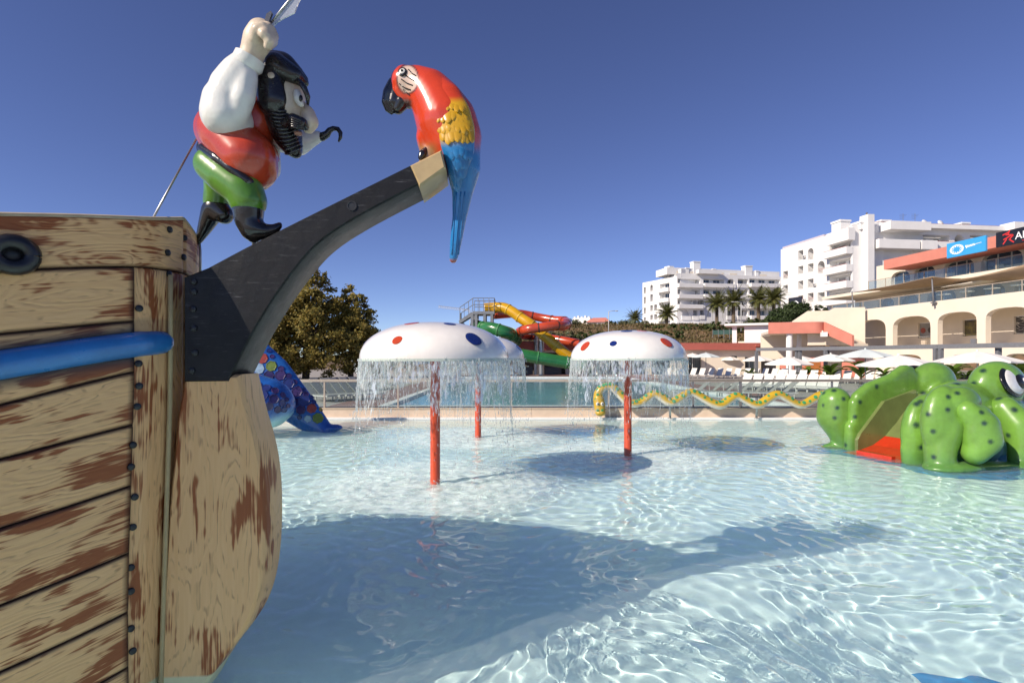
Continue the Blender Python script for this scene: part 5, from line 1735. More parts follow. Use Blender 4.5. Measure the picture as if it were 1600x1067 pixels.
# ---- terraced restaurant building with arches, facing the swimming pool
TB = Facade(1296, 48 / ((1296 - 800) / F + .14), 1700, 48 / ((1700 - 800) / F + .14))
def terrace_building():
    fc = TB
    t = thing('terrace_building', 'cream terraced restaurant building with three rows of arches', 'building', tuple(fc.p(10, .4)))
    # lower arcade
    low = rects(fc, [(1308, 1331, 503, 541, .9), (1341, 1384, 499.5, 541, .62), (1395, 1454, 494, 542, .55), (1465, 1526, 487.5, 543, .5), (1540, 1612, 480, 545, .5), (1628, 1690, 472, 548, .5)])
    zf = 3.55
    low = [(a, b, zf, d, e) for a, b, c, d, e in low]
    gnd = rects(fc, [(1395, 1440, 556, 590, .4), (1485, 1530, 553, 590, .4), (1570, 1612, 550, 592, .5)])
    gnd = [(a, b, .42, 2.9, e) for a, b, c, d, e in gnd]
    zt = 8.0
    wall(fc, 0, fc.len, .38, zt, low + gnd, 0, .55).build('arcade_wall', M_cream, t)
    mb = MB(); fc.box(mb, 0, fc.len, zt - .35, zt - .05, -7, -.56); mb.build('terrace_floor', M_cream, t)
    mb = MB(); fc.box(mb, 0, fc.len, zf - .4, zf - .02, -4.2, -.56); mb.build('arcade_floor', M_cream, t)
    # arcade back wall with picture windows
    bw = []
    for i, (a, b, c, d, e) in enumerate(low):
        w = b - a
        bw.append((a + w * .55 + 1.4, a + w * 1.0 + 1.4, zf + 1.15, zf + 2.75, 0))
    wall(fc, 0, fc.len, zf - .02, zt - .36, bw, -4.2, .3).build('arcade_back_wall', M_cream, t)
    muralA = mat('mural_cells', (.03, .028, .03), .4, .1, 2)
    nt = muralA.node_tree
    vo = nt.nodes.new('ShaderNodeTexVoronoi'); vo.feature = 'DISTANCE_TO_EDGE'; vo.inputs['Scale'].default_value = 2.2
    tc = nt.nodes.new('ShaderNodeTexCoord'); mpp = nt.nodes.new('ShaderNodeMapping'); mpp.inputs['Scale'].default_value = (.7, .7, 2)
    nt.links.new(tc.outputs['Object'], mpp.inputs[0]); nt.links.new(mpp.outputs[0], vo.inputs['Vector'])
    cr = nt.nodes.new('ShaderNodeValToRGB'); cr.color_ramp.elements[0].position = .03; cr.color_ramp.elements[0].color = (.55, .50, .42, 1)
    cr.color_ramp.elements[1].position = .06; cr.color_ramp.elements[1].color = (.05, .045, .045, 1)
    nt.links.new(vo.outputs[0], cr.inputs[0]); nt.links.new(cr.outputs[0], nt.nodes['Principled BSDF'].inputs['Base Color'])
    muralB = mat('mural_mound', (.05, .045, .045), .5, .1, 1.5, col2=(.30, .24, .06))
    muralC = mat('mural_grey', (.35, .34, .33), .5, .1, 1)
    for i, (a, b, c, d, e) in enumerate(bw):
        mb = MB(); fc.box(mb, a + .02, b - .02, c + .02, d - .02, -4.5, -4.42)
        p = mb.build('mural', (muralC, muralC, muralB, muralA, muralB, muralA)[i], t)
        mb = MB(); fc.box(mb, a - .06, b + .06, c - .08, c - .004, -4.19, -4.12); mb.build('sill', M_cream, p)
        for q in (0, 1):
            if i < 2:
                cc = fc.p(lerp(a, b, .25 + .5 * q), (c + d) / 2, -4.40); mb = MB(); mb.lathe([(.28, 0), (.28, .04), (.001, .04)], n=16)
                o = stick('round_motif', mb.mesh('round_motif', M_bronze if q else M_salmon_dark), cc, fc.n, p)
    # middle terrace: set-back arches and glass rail
    mid = rects(fc, [(1372, 1397, 465, 482, .9), (1403, 1435, 460, 480, .8), (1448, 1494, 452, 478, .7), (1510, 1571, 443, 474, .6), (1585, 1640, 435, 470, .6)], 6.0)
    mid = [(a, b, zt - .04, d, e) for a, b, c, d, e in mid]
    wall(fc, -3, fc.len, zt - .05, 10.25, mid, -6.0, .5).build('terrace_wall', M_cream, t)
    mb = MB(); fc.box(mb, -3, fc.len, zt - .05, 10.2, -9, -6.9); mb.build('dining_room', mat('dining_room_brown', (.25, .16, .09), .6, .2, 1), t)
    for a, b, c, d, e in mid:
        window(fc, a + (b - a) * .35, b - .05, c, d - .25, -6.5, t, M_bronze, 2)
    # upper floor slab, set-back glazed arches, overhanging salmon parapet
    mb = MB(); fc.box(mb, -3.2, fc.len, 10.0, 10.35, -9, -1.5); mb.build('upper_slab', M_cream, t)
    up = rects(fc, [(1392, 1422, 424, 446, .8), (1428, 1461, 416, 442, .75), (1474, 1522, 406, 436, .6), (1533, 1598, 392, 426, .5), (1612, 1680, 378, 416, .5)], 3.2)
    up = [(a, b, 10.4, d, e) for a, b, c, d, e in up]
    wall(fc, up[0][0] - 1.2, fc.len, 10.36, 13.0, up, -3.2, .45).build('upper_wall', M_cream, t)
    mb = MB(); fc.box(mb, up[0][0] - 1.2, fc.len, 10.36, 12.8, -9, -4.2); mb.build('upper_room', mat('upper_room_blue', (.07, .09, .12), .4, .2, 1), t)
    for a, b, c, d, e in up:
        window(fc, a + .03, b - .03, c, d - .02, -3.64, t, M_frame, 1 if b - a < 3 else 2, pane=mat('blue_glazing', (.05, .085, .12), .06, .25, .6, spec=.9))
    ul, z1 = fc.uz(1381, 407); _, z0 = fc.uz(1381, 431)
    mb = MB(); fc.box(mb, ul, fc.len, 12.0, 13.0, -3.1, .0); mb.build('parapet', M_salmon, t)
    # rails
    for nm, off, z, x0 in (('terrace_rail', -.15, zt - .04, 0.3), ('upper_rail', -1.7, 10.36, up[0][0] - 1.5)):
        n = int((fc.len - x0) / 2.4)
        for k in range(n):
            u0 = x0 + k * 2.4
            mb = MB(); fc.box(mb, u0 + .05, u0 + 2.35, z + .05, z + .92, off - .012, off); mb.build('glass_panel', glass_mat('terrace_glass', (.90, .95, .94), .3, .05), t)
            mb = MB(); fc.box(mb, u0 - .03, u0 + .03, z, z + .95, off - .03, off + .03); mb.build('rail_post', M_tanrail, t)
        mb = MB(); fc.box(mb, x0 - .03, x0 + n * 2.4, z + .952, z + 1.01, off - .04, off + .04); mb.build('handrail', M_tanrail, t)
    # side wall with cream tower beside the hotel
    u, z = fc.uz(1368, 400, 3)
    mb = MB(); fc.box(mb, u - .2, u + 1.2, 10.36, 13.2, -6, -3.3); mb.build('stair_tower', M_cream, t)
    for x, y in ((1445, 535), (1523, 533)):
        u, z = fc.uz(x, y); mb = MB(); fc.box(mb, u - .22, u + .22, z - .2, z + .2, .003, .2); mb.build('wall_lamp', M_sand if x < 1500 else M_grey, t)
    return t
terrace_building()
# signs on the parapet
def sign_blue():
    fc = TB
    a, _ = fc.uz(1482, 390); b, _ = fc.uz(1543, 385)
    s = thing('blue_sign', 'bright blue sign panel with white ring emblem and script lettering on salmon parapet', 'sign', tuple(fc.p(a, 11.2, .1)))
    mb = MB(); fc.box(mb, a, b, 11.85, 13.2, .01, .18); mb.build('panel', mat('sign_blue', (.03, .33, .68), .4, .04, 2), s)
    c = lerp(a, b, .27); M_let = mat('sign_white', (.8, .82, .83), .5, .02, 3)
    for k in range(20):
        th = 2 * math.pi * k / 20
        r = .55
        p = fc.p(c + r * 1.05 * math.cos(th), 12.5 + r * .7 * math.sin(th), .185)
        mb = MB(); mb.obox(p, fc.u * .10, fc.n * .006, Vector((0, 0, .05))); mb.build('emblem_dot', M_let, s)
    for k in range(10):
        th = 2 * math.pi * k / 10
        p = fc.p(c + .38 * math.cos(th), 12.5 + .27 * math.sin(th), .185)
        mb = MB(); mb.obox(p, fc.u * .06, fc.n * .006, Vector((0, 0, .035))); mb.build('emblem_dot', M_let, s)
    pts = []
    u0, u1 = lerp(a, b, .5), lerp(a, b, .9)
    for k in range(60):
        q = k / 59
        am = .16 if q < .12 else (.10 if q < .62 else .015)
        pts.append(fc.p(lerp(u0, u1, q), 12.55 + .12 * q + am * math.sin(q * 62), .19))
    mb = MB(); mb.tube(pts, .026, 5); mb.build('script_lettering', M_let, s)
sign_blue()
def text_mesh(txt, fc, u, z, size, off, mt, name, parent, mirror=False):
    cu = bpy.data.curves.new('txt', 'FONT'); cu.body = txt; cu.size = size; cu.extrude = .01
    o = bpy.data.objects.new('tmp', cu); C.objects.link(o)
    me = bpy.data.meshes.new_from_object(o.evaluated_get(bpy.context.evaluated_depsgraph_get()))
    bpy.data.objects.remove(o)
    uu = fc.u
    for v in me.vertices:
        v.co = fc.p(u, z, off) + uu * v.co.x + Vector((0, 0, v.co.y)) + fc.n * v.co.z
    me.materials.clear(); me.materials.append(mt)
    return link(name, me, parent)
def sign_black():
    fc = TB
    a, _ = fc.uz(1559, 375); b = a + 6.5
    s = thing('black_sign', 'black sign panel with red emblem and white lettering on salmon parapet', 'sign', tuple(fc.p(a, 11.3, .1)))
    mb = MB(); fc.box(mb, a, b, 11.95, 13.2, .01, .18); mb.build('panel', mat('sign_black', (.012, .013, .02), .4, .05, 2), s)
    M_em = mat('sign_red', (.60, .03, .03), .5, .03, 3)
    c = fc.uz(1579, 375)[0]
    for k, (x, z, l, an) in enumerate(((-.25, .35, .5, .3), (.05, .2, .6, -.2), (-.1, 0, .7, .35), (.2, -.05, .5, .8), (-.3, -.3, .5, .9), (.25, -.35, .45, -.7), (.02, .42, .35, 1.2))):
        p = fc.p(c + x, 12.6 + z, .186); d = fc.u * math.cos(an) + Vector((0, 0, math.sin(an))); e = fc.n.cross(d)
        mb = MB(); mb.obox(p, d * l * .5, fc.n * .005, e * .05); mb.build('emblem_stroke', M_em, s)
    u = fc.uz(1589, 370)[0]
    text_mesh('Ak', fc, u, 12.3, .85, .187, MATS['sign_white'], 'lettering', s)
    mb = MB(); fc.box(mb, u + .55, u + 1.4, 12.1, 12.15, .182, .19); mb.build('underline', M_em, s)
sign_black()
# dark round-emblem sign by the near hotel's foot
def sign_hotel():
    fc = Facade(1228, 88, 1260, 84)
    a, z1 = fc.uz(1233, 466); b, z0 = fc.uz(1253, 480)
    s = thing('dark_sign', 'dark square sign with white parasol emblem beside the round shrub', 'sign', tuple(fc.p((a + b) / 2, z0)))
    mb = MB(); fc.box(mb, a, b, z0, z1, 0, .12); mb.build('panel', mat('sign_navy', (.02, .022, .035), .5, .05, 2), s)
    c = (a + b) / 2
    arc = [fc.p(c + .7 * math.cos(q), z0 + .55 + .5 * math.sin(q), .14) for q in np.linspace(0, math.pi, 13)]
    mb = MB(); mb.tube(arc, .09, 5); mb.build('emblem_arc', MATS['sign_white'], s)
    mb = MB(); fc.box(mb, c - .3, c + .3, z0 + .1, z0 + .45, .13, .15); mb.build('emblem_base', MATS['sign_white'], s)
    for u in (a + .2, b - .2):
        mb = MB(); fc.box(mb, u - .05, u + .05, z0 - 4, z0, .02, .1); mb.build('post', M_grey, s)
sign_hotel()
# shade sails over the middle terrace
M_sail = mat('shade_sail_fabric', (.40, .28, .18), .8, .06, 2)
M_sail2 = mat('shade_sail_cream', (.72, .64, .54), .8, .04, 2)
def sail(corners, label, mt, sag=.5):
    t = thing('shade_sail', label, 'shade sail', tuple(corners[0]), 'shade sails over the terrace')
    n = 10; mb = MB(); P = []
    a, b, c = corners[:3]; d = corners[3] if len(corners) > 3 else c
    ctr = (a + b + c + d) / 4
    for i in range(n + 1):
        for j in range(n + 1):
            u, v = i / n, j / n
            p = (a.lerp(b, u)).lerp(d.lerp(c, u), v)
            k = 1 - .16 * (1 - (2 * u - 1) ** 2) * abs(2 * v - 1) ** 2 - .16 * (1 - (2 * v - 1) ** 2) * abs(2 * u - 1) ** 2
            p = ctr + (p - ctr) * k
            p.z -= sag * (1 - (2 * u - 1) ** 2) * (1 - (2 * v - 1) ** 2)
            P.append(p)
    mb.add(P, [(i * (n + 1) + j, (i + 1) * (n + 1) + j, (i + 1) * (n + 1) + j + 1, i * (n + 1) + j + 1) for i in range(n) for j in range(n)])
    o = mb.build('fabric', mt, t, True)
    so_ = o.modifiers.new('thick', 'SOLIDIFY'); so_.thickness = .03
    return t
def tpt(px, py, off): 
    u, z = TB.uz(px, py, -off); return TB.p(u, z, off)
sail([tpt(1331, 457, .3), tpt(1456, 432, .6), tpt(1560, 434, -3), tpt(1420, 452, -4)], 'tan triangular sail slung from the tall terrace mast', M_sail, .2)
sail([tpt(1470, 449, -.2), tpt(1560, 432, -.5), tpt(1600, 428, -4.5), tpt(1500, 441, -4.5)], 'pale cream sail with bright curved edge under the tan sails', M_sail2, .5)
sail([tpt(1490, 440, .4), tpt(1660, 396, .6), tpt(1700, 430, -1), tpt(1560, 438, -3)], 'wide tan sail stretching along below the black sign', M_sail, .3)
for x, y0, y1, lb in ((1456, 432, 478, 'slim grey mast holding the tan sail point on the terrace edge'), (1331, 455, 490, 'slim grey mast at the narrow end of the terrace by the ramp')):
    m = thing('sail_mast', lb, 'mast', tuple(tpt(x, y1, .3)))
    mb = MB(); mb.tube([tpt(x + 3, y1, .3), tpt(x, y0, .3)], [.09, .06], 8); mb.build('pole', M_grey, m, True)
    mb = MB(); q = tpt(x + 3, y1 - 5, .2); mb.obox(q, TB.u * .25, TB.n * .1, Vector((0, 0, .06))); mb.build('bracket', M_grey, m)
# small white tables on the middle terrace
for k in range(11):
    u = 14.2 + k * 2.3
    t = thing('terrace_table', 'small white table by the glass rail of the middle terrace', 'table', tuple(TB.p(u, 7.95, -.9)), 'terrace tables')
    mb = MB(); TB.box(mb, u - .4, u + .4, 8.62, 8.68, -1.3, -.5); mb.build('table_top', M_white, t)
    mb = MB(); TB.box(mb, u - .04, u + .04, 7.96, 8.62, -.94, -.86); mb.build('leg', M_grey, t)

# ---- low pool buildings
def low_building():
    fc = Facade(800, 72, 1192, 72)
    t = thing('pool_bar', 'long low sand coloured pool building with terracotta fascia', 'building', (8, 72, .38))
    zt, zb = fc.uz(1100, 536)[1], fc.uz(1100, 547)[1]
    mb = MB(); fc.box(mb, -.6, fc.len, zb, zt, -8, .8); mb.build('fascia', M_salmon_dark, t)
    xs = [(805, 838), (848, 884), (892, 926), (934, 968), (976, 1010), (1018, 1048)]
    ops = [(a, b, 551, 588, 0) for a, b in xs] + [(1076, 1096, 553, 588, 0), (1142, 1152, 556, 562, 0), (1164, 1181, 558, 588, 0)]
    O = [(a, b, .4 if d_ < 3 and c < 1 else c, d_, e) for a, b, c, d_, e in rects(fc, ops)]
    wall(fc, 0, fc.len, .38, zb, O, 0, .4).build('wall', M_cream, t)
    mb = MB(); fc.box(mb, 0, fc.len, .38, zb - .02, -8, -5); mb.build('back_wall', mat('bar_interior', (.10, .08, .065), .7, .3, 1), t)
    for i, (a, b, c, d_, e) in enumerate(O):
        if i >= 6: window(fc, a + .02, b - .02, c + .02, d_ - .02, -.38, t, M_grey, 1)
        elif i < 5:
            mb = MB(); fc.box(mb, a + .4, b - .4, .4, 1.35, -2.4, -1.8); mb.build('counter', M_grey, t)
    a, z = fc.uz(1185, 540)
    mb = MB(); fc.box(mb, a - .8, a - .3, z - .15, z + .15, .81, 1.05); mb.build('wall_lamp', M_salmon_dark, t)
    mb = MB(); u0, zz = fc.uz(806, 534); u1, _ = fc.uz(842, 534); fc.box(mb, u0, u1, zt + .003, zt + .25, -6, .5); mb.build('roof_block', M_salmon, t)
low_building()
def service_block():
    fc = Facade(1148, 78, 1204, 76)
    t = thing('service_block', 'plain white service block with flat roof beside the earth slope', 'building', tuple(fc.p(3, .4)))
    u0, z0 = fc.uz(1163, 541); u1, zt = fc.uz(1203, 508)
    mb = MB(); fc.box(mb, u0, u1, .4, zt, -6, 0); mb.build('wall', M_white, t)
    mb = MB(); fc.box(mb, u0 - 2.6, u1 + 3, zt + .003, zt + .3, -6.5, .8); mb.build('flat_roof', M_white, t)
    mb = MB(); fc.box(mb, u0 - 1.6, u0 - 1.0, .4, zt, -.6, 0); mb.build('pillar', M_white, t)
    mb = MB(); fc.box(mb, u0 - .9, u0 - .02, .4, zt - 2.2, -1, -.3); mb.build('side_door', M_cream, t)
service_block()
def entrance():
    fc = Facade(1198, 62, 1304, 60)
    t = thing('entrance_canopy', 'salmon curved entrance canopy with stairs on white columns', 'building', tuple(fc.p(4, .4)))
    u0, zt = fc.uz(1201, 504); u1, _ = fc.uz(1292, 502); _, zb = fc.uz(1240, 521)
    # curved parapet in plan: straight, rounded corner, then a descending stair wall
    path = [fc.p(u, 0, 0) for u in np.linspace(u0, u1 - 1.2, 8)]
    c = fc.p(u1 - 1.2, 0, -1.2)
    for a in np.linspace(90, 25, 8):
        path.append(c + fc.u * 1.2 * math.cos(math.radians(a)) + fc.n * 1.2 * math.sin(math.radians(a)))
    mb = MB()
    inn = []
    for i, p in enumerate(path):
        tv = (path[min(i + 1, len(path) - 1)] - path[max(0, i - 1)]).normalized(); nn = Vector((tv.y, -tv.x, 0))
        if nn.dot(fc.n) < 0: nn = -nn
        inn.append(p - nn * .25)
    for i in range(len(path) - 1):
        for (p, q, r_, s_) in ((path[i], path[i + 1], zb, zt), (inn[i + 1], inn[i], zb, zt)):
            mb.quad(p + Vector((0, 0, r_)), q + Vector((0, 0, r_)), q + Vector((0, 0, s_)), p + Vector((0, 0, s_)))
        for z in (zb, zt):
            mb.quad(path[i] + Vector((0, 0, z)), path[i + 1] + Vector((0, 0, z)), inn[i + 1] + Vector((0, 0, z)), inn[i] + Vector((0, 0, z)))
    mb.build('curved_parapet', M_salmon, t, 40)
    e = path[-1]
    s1 = at(1333, 524, e.y - 4); s0 = at(1333, 541, e.y - 4)
    d = (Vector((s1.x, s1.y, 0)) - Vector((e.x, e.y, 0)))
    nn = Vector((d.y, -d.x, 0)).normalized() * .12
    mb = MB()
    A = [Vector((e.x, e.y, zb)), Vector((s1.x, s1.y, s0.z)), Vector((s1.x, s1.y, s1.z)), Vector((e.x, e.y, zt))]
    mb.add([p + nn for p in A] + [p - nn for p in A], [(0, 1, 2, 3), (7, 6, 5, 4), (0, 4, 5, 1), (1, 5, 6, 2), (2, 6, 7, 3), (3, 7, 4, 0)])
    mb.build('stair_wall', M_salmon, t)
    mb = MB(); k = 14
    for i in range(k):
        q = i / k; p = A[0].lerp(A[1], q + .5 / k) - nn * 8
        mb.obox(p + Vector((0, 0, .1)), d * (.5 / k), nn.normalized() * .85, Vector((0, 0, .12)))
    mb.build('stair', M_cream, t)
    mb = MB(); fc.box(mb, u0, u1 - .3, zb + .02, zb + .3, -6, -.26); mb.build('landing', M_cream, t)
    mb = MB(); fc.box(mb, u0, u1 + 1, .4, zb, -6.4, -6.0); mb.build('back_wall', M_cream, t)
    for x, o in ((1235, -.6), (1258, -3.2)):
        u, _ = fc.uz(x, 560); p = fc.p(u, 0, o); mb = MB(); mb.tube([(p.x, p.y, .4), (p.x, p.y, zb)], .34, 18); mb.build('column', M_white, t, 40)
    u, z = fc.uz(1287, 519); mb = MB(); fc.box(mb, u - .3, u + .3, zb - .4, zb + .1, -.2, .4); mb.build('canopy_lamp', M_white, t)
    # ramp walls rising behind
    for x0, y0, x1, y1, back in ((1238, 502, 1262, 486, 3), (1262, 502, 1304, 481, 1.2)):
        a_, za = fc.uz(x0, y0, back); b_, zb_ = fc.uz(x1, y1, back)
        mb = MB(); lo = 4
        P = [fc.p(a_, lo, -back), fc.p(b_ + 3, lo, -back), fc.p(b_ + 3, zb_, -back), fc.p(b_, zb_, -back), fc.p(a_, za, -back)]
        Q = [p - fc.n * .25 for p in P]; n = 5
        mb.add(P + Q, [tuple(range(n)), tuple(range(2 * n - 1, n - 1, -1))] + [(i, i + n, (i + 1) % n + n, (i + 1) % n) for i in range(n)]); mb.build('ramp_wall', M_cream, t)
    # ground floor behind the pergola
    mb = MB(); fc.box(mb, u0 + 1.5, u1 + 6, .4, 2.6, -2.2, -2.0); mb.build('shop_front', M_salmon, t)
    for x in (1205, 1276, 1310):
        u, _ = fc.uz(x, 560); mb = MB(); fc.box(mb, u - .8, u + .8, .42, 2.4, -1.99, -1.94); mb.build('door', M_bronze if x != 1276 else mat('orange_door', (.40, .13, .03), .5, .1, 2), t)
entrance()
def small_house():
    fc = Facade(893, 190, 953, 186)
    t = thing('villa', 'small white villa with red roof on the hill behind the slides', 'house', tuple(fc.p(6, 9)))
    u0, z0 = fc.uz(917, 519); u1, z1 = fc.uz(951, 503)
    wall(fc, u0, u1, z0 - 4, z1, rects(fc, [(922, 926, 506, 511), (932, 936, 506, 511), (941, 946, 506, 511)]), 0, .3).build('wall', M_white, t)
    mb = MB(); fc.box(mb, u0, u1, z0 - 4, z1 - .1, -8, -.31); mb.build('core', M_white, t)
    for o in rects(fc, [(922, 926, 506, 511), (932, 936, 506, 511), (941, 946, 506, 511)]): window(fc, o[0], o[1], o[2], o[3], -.3, t)
    P = [fc.p(u0 - .5, z1, .5), fc.p(u1 + .5, z1, .5), fc.p(u1 + .5, z1, -8.5), fc.p(u0 - .5, z1, -8.5), fc.p(lerp(u0, u1, .2), z1 + 1.8, -4), fc.p(lerp(u0, u1, .8), z1 + 1.8, -4)]
    mb = MB(); mb.add(P, [(0, 1, 5, 4), (1, 2, 5), (2, 3, 4, 5), (3, 0, 4)]); mb.build('roof', M_salmon, t)
    u0, z1 = fc.uz(892, 496); u1, _ = fc.uz(920, 496)
    mb = MB(); fc.box(mb, u0, u1, z0 - 4, z1, -10, -3); mb.build('wing', M_white, t)
    for k in range(5):
        u = lerp(u0, u1, (k + .5) / 5); mb = MB(); fc.box(mb, u - .3, u + .3, z1, z1 + .5 + .3 * (k % 2), -5, -3.5); mb.build('roof_turret', M_white, t)
small_house()

# ---- pergola of grey metal over the poolside cafe
pg = thing('pergola', 'long grey metal pergola in front of the arched terrace building', 'pergola', (22, 46, .38))
pl = [at(1182, 546, 57), at(1290, 544.5, 50), at(1466, 541.5, 40.5), at(1640, 538, 34)]
for a, b in zip(pl[:-1], pl[1:]):
    d = (b - a); mb = MB(); n = Vector((d.y, -d.x, 0)).normalized()
    mb.obox((a + b) / 2, d / 2 * .998, n * .1, Vector((0, 0, .16))); mb.build('beam', M_grey, pg)
for q in (1182, 1245, 1250, 1290, 1462, 1470, 1560, 1640):
    d = float(np.interp(q, [1182, 1290, 1466, 1640], [57, 50, 40.5, 34])); z = float(np.interp(q, [1182, 1290, 1466, 1640], [p.z for p in pl]))
    p = at(q, 560, d); mb = MB(); mb.box(p.x - .13, p.x + .13, p.y - .13, p.y + .13, .38, z - .161); mb.build('post', M_grey, pg)
# ------------------------------------------------------------------ water slides
WS = 68.0
def wp(px, py, d=0.0): return at(px, py, WS + d)
def slide(name, label, pts, r, mt, ring_mt, every=9):
    P = catmull([wp(*p) for p in pts], 7)
    t = thing(name, label, 'water slide', (P[-1].x, P[-1].y, .38))
    mb = MB(); mb.tube(P, r, 14); mb.build('tube', mt, t, True)
    for i in range(every, len(P) - 1, every):
        d = (P[i + 1] - P[i - 1]).normalized() * .07
        mb = MB(); mb.tube([P[i] - d, P[i] + d], r * 1.09, 14); mb.build('flange', ring_mt, t, 40)
    return t
M_sy = mat('slide_yellow', (.62, .33, .01), .25, .12, .8, coat=.4); M_sr = mat('slide_red', (.50, .06, .02), .25, .14, .8, coat=.4); M_sg = mat('slide_green', (.02, .16, .045), .25, .16, .8, coat=.4)
slide('yellow_slide', 'steep yellow tube slide running down from the tower platform', [(757, 482, 0), (770, 481, 0), (786, 481, -.5), (800, 487, -1), (814, 497, -1.5), (828, 506, -2), (842, 517, -2), (857, 530, -2), (873, 544, -2), (889, 557, -2), (902, 566, -2)], .66, M_sy, mat('slide_yellow_flange', (.66, .42, .04), .4, .1, 2))
slide('red_slide', 'red tube slide looping round the silver column', [(772, 492, 2), (800, 490, 4), (818, 491, 5), (842, 496, 5), (865, 500, 4), (881, 501, 3), (887, 505, 0), (880, 509, -3), (865, 509, -4), (842, 512, -4), (822, 515, -3.5), (811, 519, -1), (812, 523, 2), (828, 524, 4.5), (848, 527, 4), (866, 530, 3), (889, 534, 2), (912, 539, 1.5), (940, 548, 1)], .56, M_sr, mat('slide_red_flange', (.10, .03, .02), .4, .1, 2))
slide('green_slide', 'green tube slide winding low under the red and yellow slides', [(742, 508, 0), (752, 511, -1), (768, 513, -2.5), (787, 518, -3), (800, 523, -2), (806, 530, .5), (798, 537, 3), (778, 542, 3), (762, 547, 0), (770, 551, -3), (792, 552, -4), (817, 555, -4), (857, 562, -4), (889, 567, -4), (915, 572, -4)], .74, M_sg, mat('slide_green_flange', (.06, .24, .09), .4, .1, 2))
col = thing('slide_column', 'thick silver column carrying the looping red slide', 'column', (wp(846, 560, -1).x, WS - 1, .38))
p = wp(846, 560, -.5); mb = MB(); mb.tube([(p.x, p.y, .38), (p.x, p.y, wp(846, 517).z)], .36, 16); mb.build('shaft', M_steel, col, 40)
for x, y in ((822, 517), (866, 512), (856, 530), (880, 505)):
    mb = MB(); mb.tube([(p.x, p.y, wp(846, 524).z), wp(x, y + 4, 0)], .09, 6); mb.build('bracket', M_steel, col)
c2 = thing('slide_column', 'second darker column standing behind the silver one', 'column', (wp(838, 560, 3).x, WS + 3, .38))
q = wp(838, 560, 3); mb = MB(); mb.tube([(q.x, q.y, .38), (q.x, q.y, wp(838, 523, 3).z)], .3, 14); mb.build('shaft', M_steel, c2, 40)
mb = MB(); mb.tube([(q.x, q.y, wp(838, 523, 3).z - .1), (q.x, q.y, wp(838, 523, 3).z)], .42, 14); mb.build('cap_plate', M_grey, c2)
# tower
tw = thing('slide_tower', 'grey steel slide tower with winding stair and railed platform', 'tower', (wp(755, 560).x, WS, .38))
M_tw = mat('galvanised_steel', (.30, .31, .32), .5, .12, 3, metal=.5)
zp = wp(755, 488).z
xl, xr = wp(740, 0).x, wp(773, 0).x
mb = MB(); mb.box(xl, xr, WS - 1.6, WS + 1.6, zp - .35, zp); mb.build('platform', M_tw, tw)
for x in (739, 745, 758, 769):
    for y in (-1.4, 1.4):
        X = wp(x, 0).x; mb = MB(); mb.box(X - .16, X + .16, WS + y - .16, WS + y + .16, .38, zp - .352); mb.build('tower_leg', M_tw, tw)
def railing(P, parent, h=1.6, step=.55):
    L = 0
    for a, b in zip(P[:-1], P[1:]):
        n = max(2, int((b - a).length / step))
        for k in range(n + 1):
            p_ = a.lerp(b, k / n); mb = MB(); mb.tube([p_, p_ + Vector((0, 0, h))], .035, 4); mb.build('baluster', M_tw, parent)
        for hh in (h, h * .5):
            mb = MB(); mb.tube([a + Vector((0, 0, hh)), b + Vector((0, 0, hh))], .05, 5); mb.build('rail', M_tw, parent)
railing([Vector((xl, WS - 1.55, zp)), Vector((xr, WS - 1.55, zp))], tw)
railing([Vector((xl, WS + 1.55, zp)), Vector((xr, WS + 1.55, zp))], tw)
railing([Vector((xr, WS - 1.55, zp)), Vector((xr, WS + 1.55, zp))], tw)
for k in range(16):                          # stair flight on the left
    q = k / 15
    x = lerp(wp(720, 0).x, xl - .1, q); z = lerp(wp(720, 502).z, zp - .1, q)
    mb = MB(); mb.box(x - .14, x + .14, WS - 1.3, WS + .3, z - .1, z); mb.build('stair_tread', M_tw, tw)
for k in range(14):
    q = k / 13
    x = lerp(xl - .1, wp(721, 0).x, q); z = lerp(.5, wp(720, 502).z - .25, 1 - q) if False else lerp(wp(720, 503).z, wp(740, 520).z, 1 - q)
    mb = MB(); mb.box(x - .14, x + .14, WS + .4, WS + 1.5, z - .1, z); mb.build('stair_tread', M_tw, tw)
railing([Vector((wp(720, 0).x, WS - 1.3, wp(720, 502).z)), Vector((xl, WS - 1.3, zp))], tw)
for y in (-1.35, .35):
    mb = MB(); a = Vector((wp(719, 0).x, WS + y, wp(720, 502).z - .2)); b = Vector((xl, WS + y, zp - .3)); d = b - a
    mb.obox((a + b) / 2, d / 2, Vector((0, .05, 0)), Vector((0, 0, .2))); mb.build('stringer', M_tw, tw)
mb = MB(); X = wp(721, 0).x; mb.box(X - .12, X + .12, WS - 1.2, WS - .96, .38, wp(720, 490).z); mb.build('tower_leg', M_tw, tw)
# tower crane far away behind the stair
cr = thing('tower_crane', 'thin pale tower crane jib showing behind the slide tower', 'crane', (at(735, 0, 260).x, 260, 2))
def truss(a, b, w, n, parent, nm):
    d = (b - a); s = d.orthogonal().normalized() * w; u = d.cross(s).normalized() * w
    c = [s + u * -.5, -s + u * -.5, u]
    mb = MB()
    for o in c: mb.tube([a + o, b + o], w * .12, 4)
    for k in range(n):
        for i in range(3):
            mb.tube([a + d * (k / n) + c[i], a + d * ((k + 1) / n) + c[(i + 1) % 3]], w * .07, 3)
    mb.build(nm, mat('crane_paint', (.55, .56, .58), .5, .05, 2), parent)
j0 = at(685, 479, 258); j1 = at(735, 485, 260)
truss(j0, j1, .55, 14, cr, 'jib')
m0 = Vector((j1.x, j1.y, 3)); truss(m0, j1, .6, 16, cr, 'mast')

